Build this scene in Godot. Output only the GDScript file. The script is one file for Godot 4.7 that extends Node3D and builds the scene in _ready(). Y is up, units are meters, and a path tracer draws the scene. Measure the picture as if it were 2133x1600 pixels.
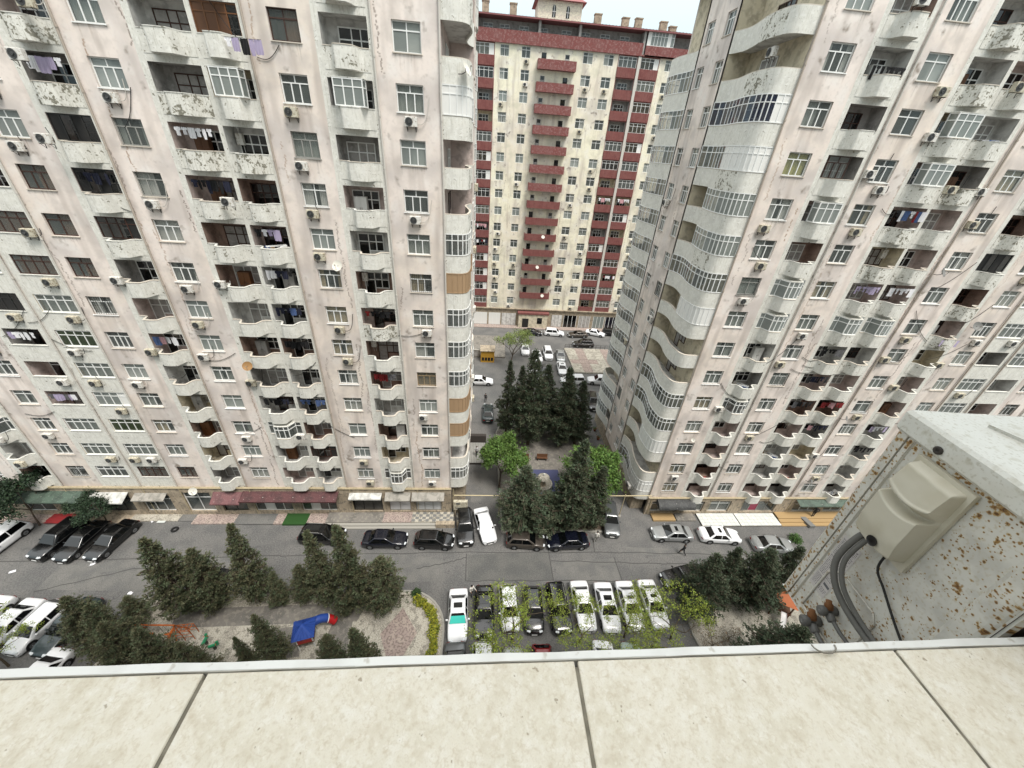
extends Node3D
# A courtyard between weathered apartment blocks, seen from a tiled ledge about 37 m above the street.
# x runs along the facades, y up, the facades look towards +z; metres.

var used := {}
var M := {}
var SH := {}
var ORD := ["first", "second", "third", "fourth", "fifth", "sixth", "seventh", "eighth", "ninth", "tenth", "eleventh", "twelfth", "thirteenth", "fourteenth", "fifteenth", "sixteenth"]
const EYE := 37.2
const FRONT := -31.1
const STEP := 3.02

func _ready():
	# camera
	var cam := Camera3D.new()
	cam.name = "camera"
	cam.transform = Transform3D(Basis(Vector3(0.99628, 0.06549, 0.05608), Vector3(-0.02633, 0.85043, -0.52542), Vector3(-0.08211, 0.52199, 0.84899)).orthonormalized(), Vector3(0, EYE, 0))
	cam.fov = 89.93
	cam.near = 0.02
	cam.far = 1500.0
	add_child(cam)
	cam.current = true
	# sky, sun and exposure: a bright overcast spring day
	var env := Environment.new()
	env.background_mode = Environment.BG_SKY
	var sm := ProceduralSkyMaterial.new()
	sm.sky_top_color = Color(0.95, 0.95, 0.945)
	sm.sky_horizon_color = Color(0.465, 0.535, 0.555)
	sm.sky_curve = 0.8
	sm.ground_bottom_color = Color(0.42, 0.41, 0.39)
	sm.ground_horizon_color = Color(0.55, 0.55, 0.54)
	sm.sun_angle_max = 1.0
	var sky := Sky.new()
	sky.sky_material = sm
	env.sky = sky
	env.tonemap_mode = Environment.TONE_MAPPER_LINEAR
	env.tonemap_exposure = 3.0
	env.sdfgi_enabled = true
	env.ssao_enabled = true
	env.ssil_enabled = true
	var we := WorldEnvironment.new()
	we.name = "world_environment"
	we.environment = env
	add_child(we)
	var sun := DirectionalLight3D.new()
	sun.name = "sun"
	sun.light_energy = 0.5
	sun.light_color = Color(1.0, 0.98, 0.955)
	sun.light_angular_distance = 20.0
	sun.shadow_enabled = true
	add_child(sun)
	sun.look_at_from_position(Vector3.ZERO, Vector3(-0.25, -0.9, -0.36), Vector3.UP)
	make_materials()
	make_shared()
	ground_setting()
	seams()
	pink_blocks()
	red_block()
	passage()
	trees()
	cars()
	playgrounds()
	people()
	own_ledge()

# ---------------------------------------------------------------- mesh builder
class MB:
	var v := PackedVector3Array()
	var n := PackedVector3Array()
	var t := PackedVector2Array()
	var c := PackedColorArray()
	var ix := PackedInt32Array()
	var tint := Color(1, 1, 1)
	var use_color := false
	func vert(p: Vector3, nn: Vector3, uv := Vector2.ZERO) -> int:
		v.append(p); n.append(nn); t.append(uv)
		if use_color: c.append(tint)
		return v.size() - 1
	func quad(a: Vector3, b: Vector3, d: Vector3, e: Vector3, ua := Vector2.ZERO, ub := Vector2(1, 0), uc := Vector2(1, 1), ud := Vector2(0, 1)) -> void:
		# corners counter-clockwise as seen from outside
		var nn := (b - a).cross(d - a)
		if nn.length_squared() < 1e-14: nn = (d - a).cross(e - a)
		nn = nn.normalized()
		var i := vert(a, nn, ua)
		vert(b, nn, ub); vert(d, nn, uc); vert(e, nn, ud)
		ix.append_array([i, i + 2, i + 1, i, i + 3, i + 2])
	func tri(a: Vector3, b: Vector3, d: Vector3) -> void:
		var nn := (b - a).cross(d - a).normalized()
		var i := vert(a, nn)
		vert(b, nn, Vector2(1, 0)); vert(d, nn, Vector2(0.5, 1))
		ix.append_array([i, i + 2, i + 1])
	func box(m: Vector3, s: Vector3, bs := Basis()) -> void:
		var h := s * 0.5
		var p := []
		for k in 8:
			p.append(m + bs * Vector3(h.x if k & 1 else -h.x, h.y if k & 2 else -h.y, h.z if k & 4 else -h.z))
		quad(p[4], p[5], p[7], p[6]); quad(p[1], p[0], p[2], p[3])
		quad(p[5], p[1], p[3], p[7]); quad(p[0], p[4], p[6], p[2])
		quad(p[6], p[7], p[3], p[2]); quad(p[0], p[1], p[5], p[4])
	func span(a: Vector3, b: Vector3) -> void:
		box((a + b) * 0.5, (b - a).abs())
	func cbox(m: Vector3, s: Vector3, r: float, bs := Basis()) -> void:
		# box with rounded vertical and horizontal edges (superellipsoid-free: chamfered hull in three rings)
		var h := s * 0.5
		var rings := []
		for q in [[-h.y, r], [-h.y + r, 0.0], [h.y - r, 0.0], [h.y, r]]:
			var ring := []
			var ax: float = h.x - q[1]
			var az: float = h.z - q[1]
			for w in [[1, 1], [-1, 1], [-1, -1], [1, -1]]:
				var cx: float = w[0] * (h.x - r)
				var cz: float = w[1] * (h.z - r)
				var rr: float = r - q[1] * 0.9
				var a0 := atan2(float(w[1]), float(w[0])) - PI / 4
				for j in 3:
					var a := a0 + j * PI / 4
					ring.append(m + bs * Vector3(cx + cos(a) * rr, q[0], cz + sin(a) * rr))
			rings.append(ring)
			ax = az
		for i in 3:
			for j in 12:
				quad(rings[i][(j + 1) % 12], rings[i][j], rings[i + 1][j], rings[i + 1][(j + 1) % 12])
		var top: Vector3 = m + bs * Vector3(0, h.y, 0)
		var bot: Vector3 = m - bs * Vector3(0, h.y, 0)
		for j in 12:
			tri(top, rings[3][(j + 1) % 12], rings[3][j])
			tri(bot, rings[0][j], rings[0][(j + 1) % 12])
	func tube(p: Array, r, sides := 6, caps := true) -> void:
		var rings := []
		var up := Vector3(0.13, 0.97, 0.21).normalized()
		for i in p.size():
			var d: Vector3 = (p[mini(i + 1, p.size() - 1)] - p[maxi(i - 1, 0)]).normalized()
			var x := d.cross(up)
			if x.length() < 0.05: x = d.cross(Vector3(1, 0, 0.2))
			x = x.normalized()
			var y := x.cross(d).normalized()
			up = y
			var rr: float = r[i] if r is Array else r
			var ring := []
			for j in sides:
				var a := TAU * j / sides
				var nn := x * cos(a) + y * sin(a)
				ring.append(vert(p[i] + nn * rr, nn, Vector2(float(j) / sides, i)))
			rings.append(ring)
		for i in p.size() - 1:
			for j in sides:
				var k := (j + 1) % sides
				ix.append_array([rings[i][j], rings[i][k], rings[i + 1][k], rings[i][j], rings[i + 1][k], rings[i + 1][j]])
		if caps:
			for e in [0, p.size() - 1]:
				var mid: Vector3 = p[e]
				var rg: Array = rings[e]
				for j in sides:
					var a1: Vector3 = v[rg[j]]
					var b1: Vector3 = v[rg[(j + 1) % sides]]
					if e == 0: tri(mid, b1, a1)
					else: tri(mid, a1, b1)
	func grid(g: Array, flip := false, loop := false) -> void:
		var rows := g.size()
		var cols: int = g[0].size()
		var first := v.size()
		for i in rows:
			for j in cols:
				var di: Vector3 = g[mini(i + 1, rows - 1)][j] - g[maxi(i - 1, 0)][j]
				var j1 := (j + 1) % cols if loop else mini(j + 1, cols - 1)
				var j0 := (j + cols - 1) % cols if loop else maxi(j - 1, 0)
				var dj: Vector3 = g[i][j1] - g[i][j0]
				var nn := di.cross(dj)
				nn = nn.normalized() if nn.length_squared() > 1e-16 else Vector3.UP
				vert(g[i][j], -nn if flip else nn, Vector2(float(j) / cols, float(i) / rows))
		for i in rows - 1:
			for j in (cols if loop else cols - 1):
				var a := first + i * cols + j
				var b := first + i * cols + (j + 1) % cols
				var d := a + cols
				var e := b + cols
				if flip: ix.append_array([a, d, b, b, d, e])
				else: ix.append_array([a, b, d, b, e, d])
	func lathe(prof: Array, sides := 16, at := Vector3.ZERO, bs := Basis()) -> void:
		# prof: Vector2(radius, height) from bottom to top
		var g := []
		for q in prof:
			var row := []
			for j in sides:
				var a := TAU * j / sides
				row.append(at + bs * Vector3(cos(a) * q.x, q.y, sin(a) * q.x))
			g.append(row)
		grid(g, false, true)
	func prism(poly: PackedVector2Array, y0: float, y1: float) -> void:
		# plan polygon (x, z)
		var ii := Geometry2D.triangulate_polygon(poly)
		for k in range(0, ii.size(), 3):
			var a := poly[ii[k]]; var b := poly[ii[k + 1]]; var d := poly[ii[k + 2]]
			if (b - a).cross(d - a) > 0.0:
				var w := b; b = d; d = w
			tri(Vector3(a.x, y1, a.y), Vector3(b.x, y1, b.y), Vector3(d.x, y1, d.y))
			tri(Vector3(a.x, y0, a.y), Vector3(d.x, y0, d.y), Vector3(b.x, y0, b.y))
		var area := 0.0
		for k in poly.size():
			area += poly[k].cross(poly[(k + 1) % poly.size()])
		for k in poly.size():
			var a := poly[k]; var b := poly[(k + 1) % poly.size()]
			if area < 0.0:
				quad(Vector3(a.x, y0, a.y), Vector3(b.x, y0, b.y), Vector3(b.x, y1, b.y), Vector3(a.x, y1, a.y))
			else:
				quad(Vector3(b.x, y0, b.y), Vector3(a.x, y0, a.y), Vector3(a.x, y1, a.y), Vector3(b.x, y1, b.y))
	func ribbon(path: Array, y0: float, y1: float, th: float, side: float) -> void:
		# upright band along plan points (x, z); th inwards; side picks which way is outwards
		var nn := []
		for i in path.size():
			var d: Vector2 = (path[mini(i + 1, path.size() - 1)] - path[maxi(i - 1, 0)]).normalized()
			nn.append(Vector2(d.y, -d.x) * side)
		var g := [[], [], [], []]
		for i in path.size():
			var o: Vector2 = path[i]
			var q: Vector2 = o - nn[i] * th
			g[0].append(Vector3(o.x, y0, o.y)); g[1].append(Vector3(o.x, y1, o.y))
			g[2].append(Vector3(q.x, y1, q.y)); g[3].append(Vector3(q.x, y0, q.y))
		for k in 4:
			var a: Array = g[k]; var b: Array = g[(k + 1) % 4]
			for i in path.size() - 1:
				var n0: Vector3; var n1: Vector3
				match k:
					0: n0 = Vector3(nn[i].x, 0, nn[i].y); n1 = Vector3(nn[i + 1].x, 0, nn[i + 1].y)
					1: n0 = Vector3.UP; n1 = n0
					2: n0 = -Vector3(nn[i].x, 0, nn[i].y); n1 = -Vector3(nn[i + 1].x, 0, nn[i + 1].y)
					3: n0 = Vector3.DOWN; n1 = n0
				var s := vert(a[i], n0)
				vert(a[i + 1], n1); vert(b[i + 1], n1); vert(b[i], n0)
				if side > 0: ix.append_array([s, s + 1, s + 2, s, s + 2, s + 3])
				else: ix.append_array([s, s + 2, s + 1, s, s + 3, s + 2])
		for e in [0, path.size() - 1]:
			quad(g[0][e], g[1][e], g[2][e], g[3][e])
	func done() -> ArrayMesh:
		var a := []
		a.resize(Mesh.ARRAY_MAX)
		a[Mesh.ARRAY_VERTEX] = v
		a[Mesh.ARRAY_NORMAL] = n
		a[Mesh.ARRAY_TEX_UV] = t
		if use_color: a[Mesh.ARRAY_COLOR] = c
		a[Mesh.ARRAY_INDEX] = ix
		var m := ArrayMesh.new()
		if v.size(): m.add_surface_from_arrays(Mesh.PRIMITIVE_TRIANGLES, a)
		return m

# ---------------------------------------------------------------- nodes
func numbered(n: String) -> String:
	if used.has(n):
		used[n] += 1
		return "%s_%03d" % [n, used[n]]
	used[n] = 0
	return n

func tag(o, label: String, category: String, group := ""):
	o.set_meta("label", label)
	o.set_meta("category", category)
	if group: o.set_meta("group", group)
	return o

func thing(n: String, label: String, category: String, group := "", at := Vector3.ZERO, yaw := 0.0):
	var o := Node3D.new()
	o.name = numbered(n)
	add_child(o)
	o.position = at
	o.rotation.y = yaw
	return tag(o, label, category, group)

func part(n: String, mesh: Mesh, m: Material, parent: Node3D, xf := Transform3D()) -> MeshInstance3D:
	var o := MeshInstance3D.new()
	o.name = n
	o.mesh = mesh
	o.material_override = m
	o.transform = xf
	parent.add_child(o, true)
	return o

func group_part(n: String, parent: Node3D, xf := Transform3D()) -> Node3D:
	var o := Node3D.new()
	o.name = n
	o.transform = xf
	parent.add_child(o, true)
	return o

func structure(n: String, mesh: Mesh, m: Material) -> MeshInstance3D:
	var o := part(numbered(n), mesh, m, self)
	o.set_meta("kind", "structure")
	return o

func at(x: float, y: float, z: float) -> Transform3D:
	return Transform3D(Basis(), Vector3(x, y, z))

func turned(x: float, y: float, z: float, yaw: float) -> Transform3D:
	return Transform3D(Basis(Vector3.UP, yaw), Vector3(x, y, z))

func rnd(sd: int) -> RandomNumberGenerator:
	var r := RandomNumberGenerator.new()
	r.seed = sd * 7919 + 13
	return r

# ---------------------------------------------------------------- textures and materials
func noise_bytes(sd: int, freq: float, w: int, h: int, oct := 4, seamless := true, kind := FastNoiseLite.TYPE_SIMPLEX_SMOOTH) -> PackedByteArray:
	var f := FastNoiseLite.new()
	f.seed = sd
	f.noise_type = kind
	f.frequency = freq
	f.fractal_octaves = oct
	var im: Image = f.get_seamless_image(w, h) if seamless else f.get_image(w, h)
	im.convert(Image.FORMAT_L8)
	return im.get_data()

func stretched(sd: int, freq: float, w: int, h: int, squash: int, oct := 3) -> PackedByteArray:
	# noise drawn out along the vertical: rain streaks
	var f := FastNoiseLite.new()
	f.seed = sd
	f.frequency = freq
	f.fractal_octaves = oct
	var im: Image = f.get_seamless_image(w, h / squash)
	im.convert(Image.FORMAT_L8)
	im.resize(w, h, Image.INTERPOLATE_CUBIC)
	return im.get_data()

func layered(w: int, h: int, base: Color, layers: Array) -> PackedByteArray:
	# layers: [noise bytes, from, to, colour, strength]; colour mixed in where the noise is between from and to
	var out := PackedByteArray()
	out.resize(w * h * 3)
	var luts := []
	var src := []
	var cr := PackedInt32Array(); var cg := PackedInt32Array(); var cb := PackedInt32Array()
	for l in layers:
		var lut := PackedInt32Array()
		for i in 256:
			var f: float = (i / 255.0 - l[1]) / (l[2] - l[1])
			lut.append(int(clampf(f, 0.0, 1.0) * l[4] * 256.0))
		luts.append(lut); src.append(l[0])
		cr.append(int(l[3].r * 255)); cg.append(int(l[3].g * 255)); cb.append(int(l[3].b * 255))
	var br := int(base.r * 255); var bg := int(base.g * 255); var bb := int(base.b * 255)
	var rr := PackedInt32Array(); rr.resize(w * h); rr.fill(br)
	var gg := PackedInt32Array(); gg.resize(w * h); gg.fill(bg)
	var bl := PackedInt32Array(); bl.resize(w * h); bl.fill(bb)
	for k in luts.size():
		var lut: PackedInt32Array = luts[k]
		var s: PackedByteArray = src[k]
		var r1 := cr[k]; var g1 := cg[k]; var b1 := cb[k]
		for i in w * h:
			var a := lut[s[i]]
			if a > 0:
				rr[i] += ((r1 - rr[i]) * a) >> 8
				gg[i] += ((g1 - gg[i]) * a) >> 8
				bl[i] += ((b1 - bl[i]) * a) >> 8
	for i in w * h:
		out[i * 3] = rr[i]; out[i * 3 + 1] = gg[i]; out[i * 3 + 2] = bl[i]
	return out

func to_tex(b: PackedByteArray, w: int, h: int) -> ImageTexture:
	return ImageTexture.create_from_image(Image.create_from_data(w, h, false, Image.FORMAT_RGB8, b))

func mat(n: String, c: Color, rough := 0.8, metal := 0.0) -> StandardMaterial3D:
	var m := StandardMaterial3D.new()
	m.resource_name = n
	m.albedo_color = c
	m.roughness = rough
	m.metallic = metal
	M[n] = m
	return m

func tri_mat(n: String, tx: Texture2D, period: float, rough := 0.9) -> StandardMaterial3D:
	var m := mat(n, Color.WHITE, rough)
	m.albedo_texture = tx
	m.uv1_triplanar = true
	m.uv1_world_triplanar = true
	m.uv1_scale = Vector3.ONE / period
	m.uv1_triplanar_sharpness = 4.0
	return m

func paint(n: String, c: Color, rough := 0.35, metal := 0.0) -> StandardMaterial3D:
	var m := mat(n, c, rough, metal)
	m.clearcoat_enabled = true
	m.clearcoat = 0.8
	m.clearcoat_roughness = 0.08
	return m

func glass(n: String, c: Color, a: float) -> StandardMaterial3D:
	var m := mat(n, Color(c.r, c.g, c.b, a), 0.06)
	m.transparency = BaseMaterial3D.TRANSPARENCY_ALPHA
	return m

func make_materials():
	# weathered off-white balcony render, four degrees of peeling
	var coarse := noise_bytes(11, 0.008, 512, 512, 5)
	var fine := noise_bytes(12, 0.05, 512, 512, 4)
	var spots := noise_bytes(13, 0.022, 512, 512, 5)
	var rain := stretched(14, 0.05, 512, 512, 8)
	var ragged := PackedByteArray()
	ragged.resize(512 * 512)
	for i in 512 * 512: ragged[i] = (coarse[i] * 3 + spots[i] * 4 + fine[i] * 3) / 10
	for k in 4:
		var thr: float = [0.78, 0.70, 0.63, 0.545][k]
		var b := layered(512, 512, Color(0.81, 0.805, 0.775), [
			[coarse, 0.35, 0.8, Color(0.765, 0.762, 0.735), 0.8],
			[rain, 0.55, 0.9, Color(0.64, 0.635, 0.59), 0.35 + 0.12 * k],
			[spots, 0.5, 0.8, Color(0.86, 0.86, 0.84), 0.6],
			[fine, 0.62, 0.9, Color(0.66, 0.66, 0.62), 0.3 + 0.1 * k],
			[ragged, thr, thr + 0.02, Color(0.60, 0.585, 0.53), 0.85],
			[ragged, thr + 0.025, thr + 0.06, Color(0.43, 0.42, 0.375), 0.85],
			[fine, 0.80, 0.9, Color(0.40, 0.385, 0.34), 0.15 * k]])
		tri_mat("render_white_%d" % k, to_tex(b, 512, 512), 4.3)
	# asphalt: two greys
	var af := noise_bytes(21, 0.12, 512, 512, 3)
	var ac := noise_bytes(22, 0.006, 512, 512, 4)
	var crack := noise_bytes(23, 0.011, 512, 512, 2, true, FastNoiseLite.TYPE_PERLIN)
	for k in 3:
		var g: float = [0.37, 0.345, 0.39][k]
		var lines := PackedByteArray()
		lines.resize(512 * 512)
		for i in 512 * 512:
			lines[i] = 255 if absi(crack[i] - 120) < 2 else 0
		var b := layered(512, 512, Color(g, g * 0.99, g * 0.965), [
			[ac, 0.4, 0.85, Color(g * 1.11, g * 1.09, g * 1.05), 0.8],
			[ac, 0.5, 0.2, Color(g * 0.9, g * 0.9, g * 0.89), 0.7],
			[af, 0.55, 0.8, Color(g * 1.25, g * 1.24, g * 1.2), 0.5],
			[af, 0.42, 0.2, Color(g * 0.7, g * 0.7, g * 0.7), 0.5],
			[lines, 0.5, 1.0, Color(g * 0.72, g * 0.72, g * 0.72), 0.5 if k != 1 else 0.0]])
		tri_mat("asphalt_%d" % k, to_tex(b, 512, 512), [11.0, 9.0, 7.0][k], 0.92)
	# pale worn paving
	var b2 := layered(512, 512, Color(0.66, 0.64, 0.59), [
		[ac, 0.4, 0.7, Color(0.55, 0.53, 0.49), 0.8], [spots, 0.55, 0.66, Color(0.47, 0.45, 0.41), 0.8],
		[af, 0.55, 0.75, Color(0.74, 0.72, 0.67), 0.7], [af, 0.4, 0.25, Color(0.48, 0.46, 0.42), 0.7]])
	tri_mat("paving_pale", to_tex(b2, 512, 512), 9.0)
	b2 = layered(512, 512, Color(0.56, 0.50, 0.475), [
		[ac, 0.4, 0.7, Color(0.62, 0.57, 0.53), 0.8], [spots, 0.52, 0.6, Color(0.40, 0.36, 0.33), 0.8], [af, 0.55, 0.75, Color(0.68, 0.62, 0.58), 0.7]])
	tri_mat("paving_pink", to_tex(b2, 512, 512), 3.0)
	b2 = layered(512, 512, Color(0.44, 0.425, 0.40), [
		[ac, 0.4, 0.7, Color(0.36, 0.35, 0.33), 0.8], [spots, 0.55, 0.66, Color(0.52, 0.50, 0.46), 0.8], [af, 0.55, 0.75, Color(0.5, 0.48, 0.45), 0.7]])
	tri_mat("paving_grey", to_tex(b2, 512, 512), 6.0)
	b2 = layered(512, 512, Color(0.63, 0.58, 0.50), [
		[ac, 0.35, 0.75, Color(0.52, 0.475, 0.41), 0.8], [rain, 0.5, 0.8, Color(0.43, 0.40, 0.35), 0.6], [spots, 0.64, 0.68, Color(0.38, 0.35, 0.31), 0.7], [af, 0.55, 0.75, Color(0.68, 0.63, 0.56), 0.6]])
	tri_mat("shop_wall", to_tex(b2, 512, 512), 6.0)
	# red balcony render of the far block, faded
	b2 = layered(512, 512, Color(0.45, 0.275, 0.26), [
		[ac, 0.4, 0.75, Color(0.42, 0.235, 0.22), 0.8], [spots, 0.58, 0.68, Color(0.48, 0.29, 0.27), 0.7], [rain, 0.55, 0.85, Color(0.34, 0.18, 0.165), 0.6], [fine, 0.66, 0.74, Color(0.52, 0.36, 0.34), 0.35]])
	tri_mat("render_red", to_tex(b2, 512, 512), 7.0)
	b2 = layered(512, 512, Color(0.455, 0.26, 0.25), [
		[ac, 0.4, 0.75, Color(0.49, 0.33, 0.32), 0.7], [spots, 0.55, 0.63, Color(0.54, 0.40, 0.39), 0.8], [fine, 0.62, 0.7, Color(0.35, 0.23, 0.21), 0.6]])
	tri_mat("render_red_worn", to_tex(b2, 512, 512), 6.0)
	# corrugated awnings, dirty
	for q in [["awning_maroon", Color(0.30, 0.165, 0.17)], ["awning_green", Color(0.27, 0.33, 0.29)], ["awning_grey", Color(0.56, 0.545, 0.51)], ["awning_white", Color(0.74, 0.74, 0.72)], ["awning_dark", Color(0.23, 0.235, 0.235)], ["awning_plum", Color(0.40, 0.26, 0.265)]]:
		var c: Color = q[1]
		tri_mat(q[0], to_tex(layered(256, 256, c, [
			[noise_bytes(31, 0.012, 256, 256, 4), 0.4, 0.8, c.darkened(0.25), 0.9], [noise_bytes(32, 0.06, 256, 256, 3), 0.68, 0.8, c.lerp(Color(0.75, 0.73, 0.68), 0.4), 0.5],
			[noise_bytes(33, 0.03, 256, 256, 2), 0.90, 0.92, Color(0.72, 0.71, 0.68), 0.9]]), 256, 256), 3.1, 0.7)
	mat("frame_white", Color(0.86, 0.865, 0.855), 0.45)
	mat("frame_brown", Color(0.23, 0.13, 0.085), 0.6)
	mat("frame_wood", Color(0.40, 0.25, 0.12), 0.6)
	mat("frame_grey", Color(0.55, 0.55, 0.53), 0.5)
	mat("frame_dark", Color(0.13, 0.125, 0.12), 0.6)
	mat("panel_white", Color(0.83, 0.83, 0.815), 0.55)
	mat("panel_brown", Color(0.34, 0.22, 0.13), 0.7)
	mat("panel_dark", Color(0.10, 0.095, 0.09), 0.8)
	mat("panel_tan", Color(0.60, 0.50, 0.385), 0.8)
	mat("sill_stone", Color(0.74, 0.71, 0.66), 0.8)
	glass("pane", Color(0.40, 0.43, 0.42), 0.38)
	glass("pane_milky", Color(0.56, 0.59, 0.575), 0.6)
	glass("pane_dark", Color(0.12, 0.13, 0.13), 0.45)
	glass("pane_green", Color(0.16, 0.24, 0.13), 0.6)
	glass("pane_blue", Color(0.10, 0.15, 0.26), 0.6)
	for q in [["curtain_white", Color(0.80, 0.80, 0.77)], ["curtain_grey", Color(0.60, 0.62, 0.59)], ["curtain_cream", Color(0.74, 0.68, 0.55)], ["curtain_yellow", Color(0.76, 0.74, 0.45)], ["curtain_brown", Color(0.40, 0.27, 0.16)], ["curtain_tan", Color(0.58, 0.50, 0.38)]]:
		var m := mat(q[0], q[1], 0.9)
		m.backlight_enabled = true
		m.backlight = Color(0.25, 0.25, 0.24)
	mat("room", Color(0.46, 0.45, 0.43), 0.95)
	for q in [["niche_pink", Color(0.74, 0.68, 0.655)], ["niche_cream", Color(0.775, 0.735, 0.645)], ["niche_white", Color(0.77, 0.765, 0.75)], ["niche_grey", Color(0.60, 0.59, 0.575)], ["niche_brown", Color(0.56, 0.47, 0.42)]]:
		tri_mat(q[0], to_tex(layered(128, 128, q[1], [[noise_bytes(41, 0.02, 128, 128, 3), 0.4, 0.8, q[1].darkened(0.18), 0.9], [noise_bytes(42, 0.08, 128, 128, 2), 0.6, 0.8, q[1].lightened(0.12), 0.6]]), 128, 128), 2.7)
	tri_mat("unit_white", to_tex(layered(128, 128, Color(0.80, 0.795, 0.77), [[noise_bytes(43, 0.03, 128, 128, 3), 0.55, 0.8, Color(0.66, 0.64, 0.60), 0.7], [noise_bytes(44, 0.05, 128, 128, 2), 0.72, 0.76, Color(0.50, 0.44, 0.36), 0.7]]), 128, 128), 1.3, 0.5)
	tri_mat("unit_cream", to_tex(layered(128, 128, Color(0.72, 0.70, 0.63), [[noise_bytes(43, 0.03, 128, 128, 3), 0.5, 0.8, Color(0.58, 0.55, 0.48), 0.8], [noise_bytes(44, 0.05, 128, 128, 2), 0.68, 0.73, Color(0.45, 0.36, 0.27), 0.7]]), 128, 128), 1.3, 0.55)
	mat("unit_grille", Color(0.30, 0.305, 0.305), 0.6)
	mat("unit_ring", Color(0.46, 0.46, 0.45), 0.5)
	mat("iron", Color(0.20, 0.18, 0.165), 0.7)
	mat("iron_pale", Color(0.50, 0.48, 0.44), 0.6)
	mat("cable", Color(0.10, 0.095, 0.09), 0.7)
	mat("pipe_grey", Color(0.72, 0.705, 0.675), 0.6)
	mat("pipe_rust", Color(0.63, 0.59, 0.545), 0.8)
	mat("gas_pipe", Color(0.68, 0.63, 0.50), 0.55)
	mat("dish_white", Color(0.78, 0.77, 0.73), 0.5)
	mat("dish_rust", Color(0.55, 0.42, 0.26), 0.7)
	mat("dish_grey", Color(0.42, 0.42, 0.41), 0.6)
	for q in [["cloth_white", Color(0.84, 0.84, 0.85)], ["cloth_black", Color(0.045, 0.045, 0.055)], ["cloth_navy", Color(0.075, 0.09, 0.17)], ["cloth_red", Color(0.45, 0.08, 0.09)], ["cloth_blue", Color(0.26, 0.34, 0.50)], ["cloth_pink", Color(0.72, 0.56, 0.58)], ["cloth_lilac", Color(0.62, 0.58, 0.68)], ["cloth_grey", Color(0.34, 0.34, 0.35)], ["cloth_sand", Color(0.62, 0.54, 0.42)]]:
		var m := mat(q[0], q[1], 0.95)
		m.rim_enabled = true
		m.rim = 0.3
	# car paint
	paint("car_white", Color(0.86, 0.865, 0.87))
	paint("car_black", Color(0.035, 0.036, 0.04), 0.25)
	paint("car_navy", Color(0.045, 0.055, 0.10), 0.25)
	paint("car_silver", Color(0.62, 0.63, 0.63), 0.35, 0.5)
	paint("car_grey", Color(0.33, 0.34, 0.345), 0.35, 0.4)
	paint("car_brown", Color(0.30, 0.275, 0.25), 0.35, 0.4)
	paint("car_teal", Color(0.055, 0.13, 0.14), 0.35)
	paint("car_red", Color(0.42, 0.05, 0.055), 0.3)
	paint("car_mint", Color(0.62, 0.68, 0.65), 0.35)
	var cg := mat("car_glass", Color(0.03, 0.036, 0.04), 0.05)
	cg.metallic_specular = 0.6
	mat("tyre", Color(0.06, 0.06, 0.06), 0.9)
	mat("rim", Color(0.55, 0.56, 0.57), 0.3, 0.8)
	mat("lamp_clear", Color(0.80, 0.82, 0.83), 0.15)
	mat("lamp_red", Color(0.40, 0.03, 0.03), 0.2)
	mat("plate", Color(0.85, 0.85, 0.84), 0.4)
	mat("car_trim", Color(0.05, 0.05, 0.052), 0.6)
	mat("sunshade", Color(0.16, 0.72, 0.66), 0.4)
	# foliage: vertex colours hold the tone of each spray
	for q in [["needles", Color(1, 1, 1), 0.12], ["leaves", Color(1, 1, 1), 0.35]]:
		var m := mat(q[0], q[1], 0.75)
		m.vertex_color_use_as_albedo = true
		m.backlight_enabled = true
		m.backlight = Color(q[2], q[2], q[2] * 0.7)
	tri_mat("bark", to_tex(layered(128, 128, Color(0.30, 0.255, 0.21), [[stretched(51, 0.06, 128, 128, 4), 0.4, 0.7, Color(0.20, 0.17, 0.14), 0.9], [noise_bytes(52, 0.08, 128, 128, 2), 0.6, 0.8, Color(0.42, 0.37, 0.31), 0.6]]), 128, 128), 0.8)
	mat("twig", Color(0.34, 0.30, 0.24), 0.9)
	mat("seam", Color(0.26, 0.258, 0.25), 0.95)
	mat("kerb", Color(0.56, 0.55, 0.52), 0.9)
	mat("play_orange", Color(0.66, 0.34, 0.12), 0.6)
	mat("play_blue", Color(0.15, 0.27, 0.56), 0.5)
	mat("play_red", Color(0.66, 0.10, 0.12), 0.4)
	mat("play_green", Color(0.14, 0.50, 0.34), 0.45)
	mat("turf", Color(0.12, 0.26, 0.08), 0.95)
	mat("tile_white", Color(0.74, 0.755, 0.74), 0.5)
	mat("tile_yellow", Color(0.60, 0.50, 0.345), 0.75)
	mat("tile_dark", Color(0.42, 0.42, 0.41), 0.7)
	mat("poster_white", Color(0.78, 0.79, 0.80), 0.6)
	mat("poster_dark", Color(0.22, 0.25, 0.33), 0.5)
	mat("shop_dark", Color(0.05, 0.05, 0.05), 0.5)
	mat("magenta", Color(0.50, 0.12, 0.24), 0.5)

# ---------------------------------------------------------------- shared small shapes
func bar(b: MB, x0: float, y0: float, x1: float, y1: float, z := 0.0, d := 0.06):
	b.span(Vector3(x0, y0, z - d * 0.5), Vector3(x1, y1, z + d * 0.5))

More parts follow.
